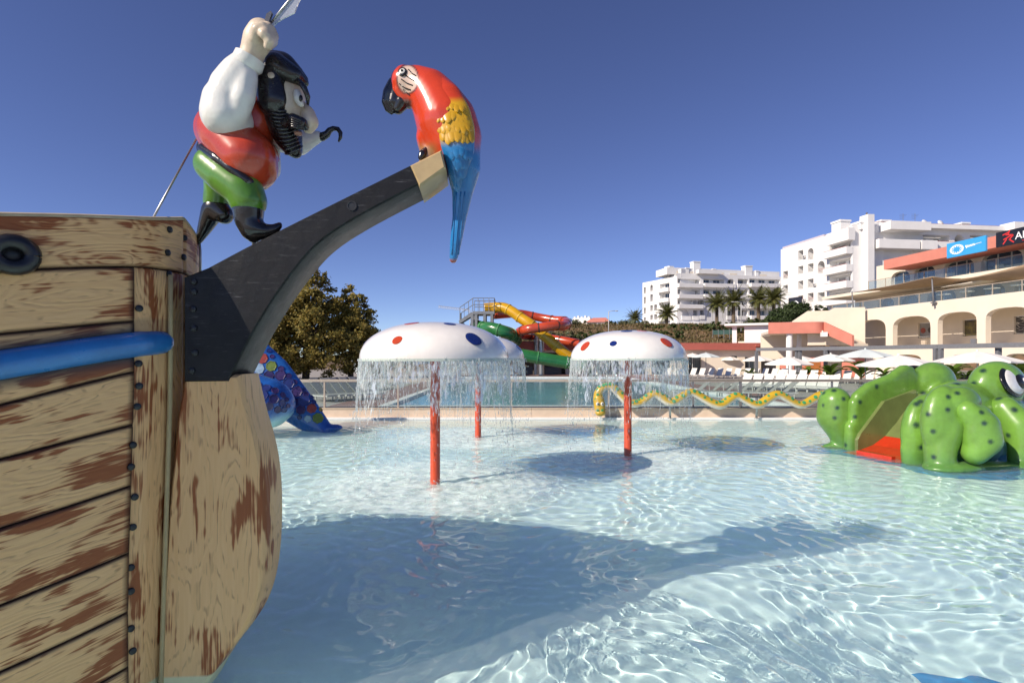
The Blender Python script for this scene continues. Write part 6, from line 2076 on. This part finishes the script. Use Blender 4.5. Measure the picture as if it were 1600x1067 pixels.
# ------------------------------------------------------------------ vegetation
def leaf_cloud(blobs, n, size, rng, up=.35, spread=None):
    """small folded leaves scattered in clumps through ellipsoids; returns verts, faces"""
    B = np.array([[*c, *r] for c, r in blobs], float)
    w = (B[:, 3] * B[:, 4] * B[:, 5]) ** .8
    w /= w.sum()
    ncl = max(12, n // 70)
    bi = rng.choice(len(B), ncl, p=w)
    d = rng.normal(size=(ncl, 3)); d /= np.linalg.norm(d, axis=1)[:, None]
    rad = rng.random(ncl) ** .33
    rad = .25 + .85 * rad
    cc = B[bi, :3] + d * rad[:, None] * B[bi, 3:]
    ci = rng.integers(0, ncl, n)
    sp = B[bi[ci], 3:].mean(1) * (.13 if spread is None else spread)
    p = cc[ci] + rng.normal(size=(n, 3)) * sp[:, None] * np.array([1, 1, .7])
    nrm = rng.normal(size=(n, 3)) + (p - B[bi[ci], :3]) / B[bi[ci], 3:] * 1.7 + np.array([-.35, -.2, up])
    nrm /= np.linalg.norm(nrm, axis=1)[:, None]
    a = np.cross(nrm, rng.normal(size=(n, 3))); a /= np.linalg.norm(a, axis=1)[:, None]
    b = np.cross(nrm, a)
    s = size * rng.uniform(.6, 1.4, n)[:, None]
    v = np.stack([p - a * s, p + b * s * .55 + nrm * s * .18, p + a * s, p - b * s * .55 + nrm * s * .18], 1).reshape(-1, 3)
    f = np.arange(n * 4).reshape(-1, 4)
    return v, f
M_bark = mat('bark', (.12, .085, .06), .9, .25, 3, bump=.6, bscale=8)
L_plane = leaf_mat('autumn_plane_leaves', [(.13, .115, .03), (.22, .185, .048), (.31, .24, .06), (.38, .26, .062), (.23, .22, .058)], .45)
L_olive = leaf_mat('olive_leaves', [(.07, .085, .042), (.12, .135, .07), (.15, .155, .09)], .2)
L_dark = leaf_mat('dark_shrub_leaves', [(.016, .030, .009), (.032, .055, .014), (.05, .075, .02)], .2)
L_hedge = leaf_mat('hedge_leaves', [(.03, .048, .014), (.055, .08, .02), (.085, .10, .03)], .2)
L_palm = leaf_mat('palm_leaflets', [(.07, .088, .025), (.12, .13, .04), (.19, .165, .055)], .2)
L_dry = leaf_mat('dry_grass', [(.10, .075, .03), (.17, .12, .055), (.075, .07, .025)], .2)
L_banana = leaf_mat('broad_leaves', [(.05, .12, .015), (.09, .17, .02), (.16, .22, .03)], .35)
def tree(name, label, base, trunk_h, blobs, nleaf, lsize, lm, seed, group=None, tr=.25):
    rng = np.random.default_rng(seed); rr = random.Random(seed)
    base = Vector(base)
    t = thing(name, label, 'tree', tuple(base), group)
    mb = MB()
    top = base + Vector((rr.uniform(-.3, .3), 0, trunk_h))
    mb.tube([base - Vector((0, 0, .3)), base.lerp(top, .5) + Vector((rr.uniform(-.1, .1), 0, 0)), top], [tr * 1.25, tr, tr * .8], 9)
    for c, r in blobs:
        c = Vector(c)
        for k in range(3):
            e = c + Vector((rr.uniform(-.6, .6) * r[0], rr.uniform(-.6, .6) * r[1], rr.uniform(-.2, .7) * r[2]))
            m = top.lerp(e, .5) + Vector((rr.uniform(-.3, .3), rr.uniform(-.3, .3), rr.uniform(0, .6)))
            mb.tube([top - Vector((0, 0, .2)), m, e], [tr * .5, tr * .28, tr * .07], 6, cap=False)
    mb.build('trunk', M_bark, t, True)
    v, f = leaf_cloud([(tuple(c), r) for c, r in blobs], nleaf, lsize, rng)
    me = np_mesh('crown', v, f, lm, False)
    link('crown', me, t)
    return t
TD = 56
def tb(px, py, r, d=0.0, k=1.0):
    c = at(px, py, TD + d); R_ = r * (TD + d) / F
    return (tuple(c), (R_, R_ * .9, R_ * k))
tree('plane_tree', 'big olive brown plane tree in autumn leaf behind the black bowsprit', (at(478, 0, TD).x, TD, .38), 3.6, [tb(480, 447, 27), tb(462, 432, 17), tb(494, 425, 14), tb(446, 478, 32), tb(505, 468, 26), tb(472, 492, 26), tb(430, 520, 34), tb(508, 512, 34), tb(460, 545, 38), tb(505, 560, 30), tb(520, 490, 16), tb(425, 560, 30), tb(480, 490, 40), tb(470, 530, 46)], 32000, .15, L_plane, 11, tr=.32)
tree('plane_tree', 'brown leaved plane tree standing just left of the water mushrooms', (at(548, 0, TD + 2).x, TD + 2, .38), 3.0, [tb(550, 468, 20, 2), tb(538, 490, 22, 2), tb(566, 488, 16, 2), tb(545, 518, 28, 2), tb(568, 520, 20, 2), tb(556, 555, 30, 2), tb(536, 460, 9, 2), tb(572, 470, 7, 2), tb(578, 545, 16, 2), tb(550, 520, 36, 2)], 20000, .15, L_plane, 12, tr=.26)
tree('plane_tree', 'low dark brown tree at the end of the row beside the water mushroom', (at(588, 0, TD + 5).x, TD + 5, .38), 2.0, [tb(585, 540, 22, 5), tb(590, 562, 22, 5), tb(572, 560, 24, 5)], 8000, .14, L_plane, 13, tr=.18)
tree('plane_tree', 'brown plane tree mostly hidden behind the stem of the pirate ship', (at(395, 0, TD - 2).x, TD - 2, .38), 3.2, [tb(395, 500, 40, -2), tb(380, 545, 46, -2), tb(420, 560, 36, -2)], 14000, .15, L_plane, 14, tr=.28)
for i, (px, py, w, d) in enumerate([(605, 545, 14, 90), (640, 548, 22, 95), (680, 550, 20, 95), (715, 550, 16, 90), (350, 555, 40, 80)]):
    c = at(px, py, d)
    tree('distant_tree', ('small dark tree on the skyline by the end plane tree', 'broad dark tree hidden behind the big mushroom cap', 'rounded dark tree behind the big mushroom cap', 'dark tree below the slide tower stair', 'broad tree behind the pirate ship hull')[i], (c.x, d, 1.0), 1.5, [((c.x, d, c.z), (w * d / F, w * d / F, 1.6)), ((c.x + 1, d, c.z - 1.2), (w * d / F * 1.2, w * d / F, 1.4))], 3500, .2, L_olive, 20 + i, 'distant trees')

def bush(name, label, blobs, n, ls, lm, seed, group=None, cat='shrub'):
    rng = np.random.default_rng(seed)
    lo = min(c[2] - r[2] for c, r in blobs)
    cx = sum(c[0] for c, r in blobs) / len(blobs); cy = sum(c[1] for c, r in blobs) / len(blobs)
    t = thing(name, label, cat, (cx, cy, lo), group)
    v, f = leaf_cloud(blobs, n, ls, rng)
    v[:, 2] = np.maximum(v[:, 2], lo - .3)
    link('foliage', np_mesh('foliage', v, f, lm, False), t)
    rr = random.Random(seed)
    for c, r in blobs:
        mb = MB(); mb.tube([(c[0] + rr.uniform(-.2, .2), c[1], lo - .3), (c[0], c[1] + .1, c[2] - .2 * r[2]), (c[0] + rr.uniform(-.4, .4) * r[0], c[1], c[2] + rr.uniform(.1, .5) * r[2])], [.1, .07, .03], 5, cap=False)
        mb.build('stem', M_bark, t)
    return t
def bl(px, py, rx, ry, d):
    c = at(px, py, d); k = d / F
    return (tuple(c), (rx * k, rx * k * .8, ry * k))
# olives and scrub below the villa
bush('olive_tree', 'grey green olive tree in front of the villa', [bl(882, 510, 16, 13, 120), bl(895, 512, 14, 12, 120)], 6000, .2, L_olive, 31, cat='tree')
bush('olive_tree', 'round grey green olive beside the street lamp', [bl(912, 513, 10, 10, 125), bl(925, 516, 9, 8, 125)], 3500, .2, L_olive, 32, cat='tree')
bush('olive_tree', 'wide grey green olive left of the far apartment block', [bl(985, 510, 18, 10, 128), bl(1005, 511, 12, 9, 128), bl(965, 514, 12, 8, 128)], 5000, .2, L_olive, 33, cat='tree')
bush('pine_scrub', 'dark low scrub behind the street lamp on the hill', [bl(958, 512, 18, 9, 150), bl(940, 516, 14, 7, 150)], 3500, .24, L_dark, 34)
h_i = 0
for x0, x1, y, ry, d, lab in ((1010, 1065, 515, 8, 112, 'clipped green hedge below the first palm by the far block'), (1062, 1115, 516, 9, 110, 'clipped green hedge running under the palm pair'), (1112, 1165, 513, 9, 106, 'thick green hedge above the green mesh fence'), (1160, 1222, 506, 9, 104, 'loose hedge under the tall palms by the white block')):
    n = 5
    bush('hedge', lab, [bl(lerp(x0, x1, (k + .5) / n), y + R.uniform(-1.5, 1.5), (x1 - x0) / n * .8, ry, d) for k in range(n)], 5200, .16, L_hedge, 40 + h_i, cat='hedge'); h_i += 1
for k, (x0, x1, y) in enumerate(((820, 905, 526), (900, 985, 525), (985, 1070, 523))):
    bush('hillside_scrub', ('olive green scrub behind the slide loops on the slope', 'low scrub on the slope above the pool bar roof', 'dry scrub on the slope behind the right mushroom cap')[k], [bl(lerp(x0, x1, (q + .5) / 6), y + R.uniform(-2, 2), 10, 6, 96 + q % 2 * 3) for q in range(6)], 5000, .17, (L_olive, L_hedge, L_hedge)[k], 50 + k)
bush('round_shrub', 'big dark round shrub below the near apartment block', [bl(1240, 487, 24, 13, 82), bl(1222, 494, 20, 12, 82), bl(1262, 488, 18, 11, 82), bl(1205, 503, 14, 8, 82), bl(1285, 484, 10, 6, 82)], 16000, .13, L_dark, 60)
# dry tufts on the earth bank
rng = np.random.default_rng(77)
V, Fc = [], []
n = 9000
gx_ = rng.uniform(-5, 45, n); gy_ = rng.uniform(80, 125, n); gz_ = ground_z(gx_, gy_)
hh = rng.uniform(.15, .6, n); th = rng.uniform(0, 6.28, n); ww = rng.uniform(.1, .3, n)
b0 = np.stack([gx_ - np.cos(th) * ww, gy_ - np.sin(th) * ww, gz_ - .05], -1); b1 = np.stack([gx_ + np.cos(th) * ww, gy_ + np.sin(th) * ww, gz_ - .05], -1)
tp = np.stack([gx_ + rng.normal(0, .15, n), gy_ + rng.normal(0, .15, n), gz_ + hh], -1)
o = link('dry_grass', np_mesh('dry_grass', np.stack([b0, b1, tp], 1).reshape(-1, 3), np.arange(n * 3).reshape(-1, 3), L_dry, False))
tag(o, 'dry grass tufts covering the earth slope above the pool bar', 'grass', kind='stuff')

# palms
def frond_mesh(L, droop, seed):
    rr = random.Random(seed); mb = MB(); n = 22
    sp = []
    for i in range(n + 1):
        t = i / n
        sp.append(Vector((L * (t - .18 * droop * t * t), 0, L * (.55 * t - droop * t * t))))
    mb.tube(sp[::3], [.06 * (1 - .8 * i / len(sp[::3])) for i in range(len(sp[::3]))], 4, cap=False)
    for i in range(2, n + 1):
        t = i / n
        w = L * .23 * math.sin(min(1, t * 1.25 + .12) * math.pi) ** .6 * (1 if t < .8 else (1 - t) / .2 * .8 + .2)
        d = (sp[i] - sp[i - 1]).normalized()
        for s in (-1, 1):
            for q in (0, .5):
                b = sp[i - 1].lerp(sp[i], q)
                tip = b + d * w * .65 + Vector((0, s * w, 0)) + Vector((0, 0, -w * rr.uniform(.15, .5)))
                wd = d * .05
                mb.add([b - wd, b + wd, tip], [(0, 1, 2)])
    return mb.mesh('frond', L_palm)
FR = [frond_mesh(3.9, dr, 5 + i) for i, dr in enumerate((.25, .5, .8, 1.1))]
def palm(px, py, base_py, d, s, label, seed):
    rr = random.Random(seed)
    top = at(px, py + 3, d); bz = at(px, base_py, d).z
    t = thing('palm_tree', label, 'palm tree', (top.x, top.y, bz - .6), 'palm trees on the hill')
    mb = MB(); n = 14; h = top.z - bz + .6
    for i in range(n):
        z0, z1 = h * i / n, h * (i + 1) / n
        r = .34 * s * (1.15 - .25 * i / n)
        mb.lathe([(r * .9, z0), (r * 1.06, z1 - .03), (r * .9, z1)], n=10)
    link_local('trunk', mb.mesh('trunk', mat('palm_trunk', (.17, .125, .085), .9, .25, 4, bump=.6, bscale=10), True), t)
    for k in range(34):
        lvl = k / 33
        o = link_local('frond', FR[0 if lvl < .25 else 1 if lvl < .55 else 2 if lvl < .85 else 3], t, (0, 0, h - .1 - .25 * lvl), (0, lerp(-.75, .55, lvl) + rr.uniform(-.12, .12), k * 2.399 + rr.uniform(-.2, .2)))
        q = s * rr.uniform(.88, 1.1); o.scale = (q, q, q)
palm(992, 494, 516, 135, .9, 'palm crown rising behind the grey green olive left of the far block', 1)
palm(1042, 487, 513, 118, .95, 'single palm at the left corner of the far apartment block', 2)
palm(1120, 471, 505, 112, 1.0, 'left palm of the tight pair in front of the far block', 3)
palm(1146, 468, 505, 108, 1.05, 'right palm of the tight pair in front of the far block', 4)
palm(1185, 465, 499, 108, 1.0, 'tall palm beyond the pair, left of the white block corner', 5)
palm(1209, 463, 488, 104, .95, 'palm touching the corner of the near white block', 6)
# street lamps
for px, y0, y1, d, arm, lb in ((951, 487, 520, 100, 1, 'street lamp with short arm on the hill behind the right mushroom'), (1158, 473, 505, 98, -1, 'street lamp among the palms above the service block'), (578, 540, 575, 70, 1, 'thin pale lamp post in front of the brown trees')):
    p = at(px, y1, d); q = at(px, y0, d)
    t = thing('street_lamp', lb, 'street lamp', (p.x, d, p.z - 1.5))
    mb = MB(); mb.tube([(p.x, d, p.z - 1.5), (p.x, d, q.z)], [.11, .07], 8); mb.build('post', mat('lamp_grey', (.45, .45, .44), .5, .06, 4), t, True)
    mb = MB(); mb.tube([(p.x, d, q.z), (p.x + arm * .5, d, q.z + .12), (p.x + arm * 1.2, d, q.z + .15)], .05, 6); mb.build('arm', MATS['lamp_grey'], t, True)
    mb = MB(); mb.sphere((p.x + arm * 1.45, d, q.z + .13), (.35, .14, .09), 10); mb.build('lamp_head', MATS['lamp_grey'], t, True)
# green mesh fence on the slope
fc = Facade(1112, 100, 1152, 97)
t = thing('mesh_fence', 'dark green mesh fence panel between hedge and earth slope', 'fence', tuple(fc.p(2, 7)))
u0, z0 = fc.uz(1114, 523); u1, z1 = fc.uz(1149, 515)
for k in range(4):
    a, b = lerp(u0, u1, k / 4), lerp(u0, u1, (k + 1) / 4)
    mb = MB(); fc.box(mb, a + .03, b - .03, z0, z1, 0, .03); mb.build('mesh_panel', mat('green_mesh', (.02, .075, .065), .7, .15, 3), t)
    mb = MB(); fc.box(mb, a - .05, a + .03, z0 - 1, z1 + .15, -.03, .06); mb.build('post', M_grey, t)

# ------------------------------------------------------------------ poolside furniture
M_canvas = mat('parasol_canvas', (.78, .75, .70), .8, .04, 2)
M_canvas2 = mat('parasol_canvas_grey', (.60, .66, .65), .8, .05, 2)
M_alu = mat('white_aluminium', (.60, .60, .58), .4, .06, 6)
def parasol_proto(mt, pole):
    t = thing('parasol', 'x', 'parasol', (0, 0, 0))
    n = 8; mb = MB(); Rr = 1.0
    for i in range(n):
        a0, a1 = 2 * math.pi * i / n, 2 * math.pi * (i + 1) / n
        prev = None
        rows_ = []
        for k in range(6):
            q = k / 5; row = []
            for j in range(5):
                a = lerp(a0, a1, j / 4); edge = math.cos(math.pi / n) / math.cos(a - (a0 + a1) / 2)
                sagr = 1 - .03 * math.sin(math.pi * j / 4) * q
                r = Rr * q * lerp(1, edge, 1) * sagr
                row.append(Vector((r * math.cos(a), r * math.sin(a), .34 * (1 - q ** 1.25) - .02 * math.sin(math.pi * j / 4) * q)))
            rows_.append(row)
        row = [Vector((p.x, p.y, p.z - .045)) for p in rows_[-1]]
        rows_.append(row)
        vs = [p for r in rows_ for p in r]
        mb.add(vs, [(a * 5 + b, (a + 1) * 5 + b, (a + 1) * 5 + b + 1, a * 5 + b + 1) for a in range(len(rows_) - 1) for b in range(4)])
    can = link_local('canopy', mb.mesh('canopy', mt, 50), t)
    for i in range(n):
        a = 2 * math.pi * i / n; mb = MB(); mb.tube([(0, 0, .31), (.97 * math.cos(a), .97 * math.sin(a), -.005)], .011, 4); link_local('rib', mb.mesh('rib', M_alu), can)
    mb = MB(); mb.lathe([(.035, .34), (.03, .39), (.001, .40)], n=8); link_local('finial', mb.mesh('finial', mt), t)
    return t
def add_parasol(proto, px, apex, rim, wpx, dia, label, pole_mt, first=False):
    d = F * dia / wpx
    t = proto if first else copy_tree(proto)
    zr = at(px, rim, d).z; za = at(px, apex, d).z
    s = dia / 2
    t.location = (at(px, 0, d).x, d, zr); t.scale = (s, s, max(.8, (za - zr) / .40))
    t['label'] = label; t['group'] = 'parasols round the swimming pool'
    h = zr - .38
    mb = MB(); mb.tube([(0, 0, -h / t.scale[2]), (0, 0, .3)], .032 / s * 1.0, 8)
    link_local('pole', mb.mesh('pole', pole_mt), t)
    mb = MB(); mb.lathe([(.45 / s, -h / t.scale[2]), (.45 / s, (-h + .1) / t.scale[2]), (.06 / s, (-h + .14) / t.scale[2])], n=12); link_local('base', mb.mesh('base', M_grey), t)
    return t
P0 = parasol_proto(M_canvas, M_alu); P1 = parasol_proto(M_canvas2, M_grey)
# extra copies are taken before poles are added to the prototypes
specs = [(1404, 552, 570.5, 117, 4.0, 'wide white parasol with dark gap left, directly above the chute of the frog'), (1527, 546, 564.5, 115, 4.0, 'wide white parasol above the head of the frog slide'),
         (1298, 551, 563, 67, 3.8, 'white parasol left of the frog, in front of the salmon shop front'), (1232, 555, 568.5, 72, 3.8, 'low white parasol in front of the thick white column'),
         (1250, 554, 564, 56, 3.8, 'white parasol tucked behind the low one by the thick column'), (1184, 554, 563, 48, 3.6, 'white parasol left of the thick column, beside the dark doorway'), (1192, 554.5, 563, 44, 3.6, 'white parasol overlapping the one beside the dark doorway'),
         (1139, 554, 562, 34, 2.9, 'small white parasol alone before the pool bar wall'), (1082, 551, 557, 36, 3.0, 'white parasol half behind the right mushroom water curtain')]
clones = [copy_tree(P0) for _ in specs[1:]]
add_parasol(P0, *specs[0], M_alu, True)
for c, s_ in zip(clones, specs[1:]): add_parasol(c, *s_, M_alu, True)
c = copy_tree(P1)
add_parasol(P1, 1352, 543.5, 557, 84, 3.9, 'grey green parasol on a dark pole, taller than its white neighbours', M_grey, True)
add_parasol(c, 1103, 550, 557.5, 45, 3.0, 'grey green parasol beside the right mushroom water curtain', M_grey, True)

M_sling = mat('lounger_sling', (.66, .64, .60), .8, .06, 5)
M_sling_g = mat('lounger_sling_grey', (.30, .30, .29), .8, .1, 5)
def lounger(sl, angle):
    t = thing('sun_lounger', 'x', 'sun lounger', (0, 0, 0))
    mb = MB(); mb.box(-.68, .68, -.31, .31, .31, .335); link_local('seat', mb.mesh('seat', sl), t).location = (.45, 0, 0)
    mb = MB()
    c, s = math.cos(angle), math.sin(angle)
    mb.obox((-.25 - .42 * c, 0, .335 + .42 * s), (.42 * c, 0, -.42 * s), (0, .31, 0), (.012 * s, 0, .012 * c)); link_local('backrest', mb.mesh('backrest', sl), t)
    mb = MB()
    for y in (-.33, .33): mb.box(-.85, 1.15, y - .02, y + .02, .26, .305)
    for x in (-.83, 1.13): mb.box(x - .02, x + .02, -.308, .308, .26, .303)
    link_local('frame', mb.mesh('frame', M_alu), t)
    for x in (-.65, .95):
        for y in (-.3, .3):
            mb = MB(); mb.box(x - .02, x + .02, y - .02, y + .02, 0, .258); link_local('leg', mb.mesh('leg', M_alu), t)
    for y in (-.29, .29):
        mb = MB(); mb.tube([(-.75, y, .28), (-.25 - .6 * c, y, .33 + .6 * s)], .014, 4); link_local('prop', mb.mesh('prop', M_alu), t)
    return t
LG = lounger(M_sling, math.radians(58)); LF = lounger(M_sling_g, math.radians(40))
rz0 = math.radians(218)
clr = []
for k in range(14):
    p = at(1040 + k * 12.2, 590, 60); clr.append((LG, p.x, 60 - k * .25, rz0 + R.uniform(-.05, .05), 'white sun lounger in the far row before the pool bar wall', 'far white loungers'))
for k in range(13):
    p = at(1216 + k * 17.5, 590, 50 - k * .5); clr.append((LG, p.x, 50 - k * .5, rz0 + R.uniform(-.06, .06), 'white sun lounger in the row below the white parasols', 'parasol side white loungers'))
for k in range(9):
    p = at(1162 + k * 17, 590, 38 - k * .5); clr.append((LG, p.x, 38 - k * .5, rz0 + R.uniform(-.05, .05), 'white sun lounger in the row seen through the glass balustrade', 'glass side white loungers'))
for k in range(7):
    p = at(1085 + k * 22, 590, 30.5 - k * .3); clr.append((LF, p.x, 30.5 - k * .3, math.radians(178) + R.uniform(-.1, .1), 'grey sun lounger laid low beside the mauve deck band', 'deck band grey loungers'))
for k in range(7):
    p = at(505 + k * 15, 590, 33 + k * .8); clr.append((LF, p.x, 33 + k * .8, math.radians(-30) + R.uniform(-.1, .1), 'grey sun lounger left of the swimming pool behind the glass', 'farther grey loungers'))
for k in range(6):
    p = at(498 + k * 14, 590, 27 + k * .3); clr.append((LF, p.x, 27 + k * .3, math.radians(-30) + R.uniform(-.1, .1), 'grey sun lounger in the nearer row left of the swimming pool', 'nearer grey loungers'))
seen = set()
for i, job in enumerate(clr):                # the one at the pool end of each row can be told from the rest
    if job[5] not in seen:
        seen.add(job[5]); clr[i] = job[:4] + (('white' if job[4][:5] == 'white' else 'grey') + ' sun lounger at the pool end of the ' + job[5].replace(' loungers', ' lounger row', 1), job[5])
first = {}
proto_jobs = []
for job in clr:
    if job[0] in first: proto_jobs.append((copy_tree(job[0]), *job[1:]))
    else: first[job[0]] = True; proto_jobs.append(job)
for t, x, y, r_, lb, g in proto_jobs:
    t.location = (x, y, .395 if not (12.9 < x < 15.2) else .41); t.rotation_euler = (0, 0, r_); t['label'] = lb; t['group'] = g
# broad-leaved plants along the cafe
def broad_plant(px, d, h, n, label, seed):
    rr = random.Random(seed); p = at(px, 560, d)
    t = thing('banana_plant', label, 'plant', (p.x, d, .38), 'broad leaved plants by the cafe')
    for k in range(n):
        a = k * 2.4 + rr.uniform(-.3, .3); L = h * rr.uniform(.55, .8); bz = h * rr.uniform(.15, .5)
        mb = MB(); P = []
        m = 7
        for i in range(m + 1):
            q = i / m; r = L * q * .75; z = bz + L * (.85 * q - .55 * q * q)
            w = .22 * h / 2 * math.sin(min(1, q * 1.1 + .08) * math.pi) ** .7
            c = Vector((math.cos(a) * r, math.sin(a) * r, z)); sd = Vector((-math.sin(a), math.cos(a), 0)) * w
            P += [c - sd + Vector((0, 0, .06)), c, c + sd + Vector((0, 0, .06))]
        mb.add(P, [(i * 3 + j, (i + 1) * 3 + j, (i + 1) * 3 + j + 1, i * 3 + j + 1) for i in range(m) for j in range(2)])
        link_local('leaf', mb.mesh('leaf', L_banana, True), t)
    mb = MB(); mb.tube([(0, 0, 0), (0, 0, h * .55)], [.12, .05], 8); link_local('stem', mb.mesh('stem', M_bark, True), t)
for i, (px, d, h, n, lb) in enumerate([(1297, 46, 2.3, 14, 'leafy plant beside the orange door'), (1345, 44, 2.6, 16, 'leafy plant right behind the dark parasol pole'), (1262, 50, 1.8, 10, 'leafy plant between the thick column and orange door'), (1380, 43, 1.9, 10, 'leafy plant under the wide parasol by the chute'), (1172, 56, 1.6, 10, 'small leafy plant beside the dark doorway'), (1488, 39, 2.4, 14, 'leafy plant beside the double pergola post'), (1512, 40, 1.8, 10, 'smaller leafy plant right of the double pergola post'), (1588, 36, 3.0, 16, 'big leafy plant above the frog eye'), (1560, 38, 2.0, 10, 'leafy plant left of the big one above the frog eye')]):
    broad_plant(px, d, h, n, lb, 90 + i)
# cafe tables in the shade
for k, px in enumerate((1380, 1440, 1500, 1535, 1575)):
    p = at(px, 560, 43 - k * 1.5)
    t = thing('cafe_table', 'dark cafe table with chairs under the grey pergola', 'table', (p.x, p.y, .38), 'cafe tables under the pergola')
    mb = MB(); mb.lathe([(.45, .72), (.45, .76), (.001, .76)], n=14); link_local('table_top', mb.mesh('table_top', M_bronze), t)
    mb = MB(); mb.tube([(0, 0, 0), (0, 0, .72)], .05, 8); mb.lathe([(.25, 0), (.25, .03), (.05, .05)], n=10); link_local('pedestal', mb.mesh('pedestal', M_bronze), t)
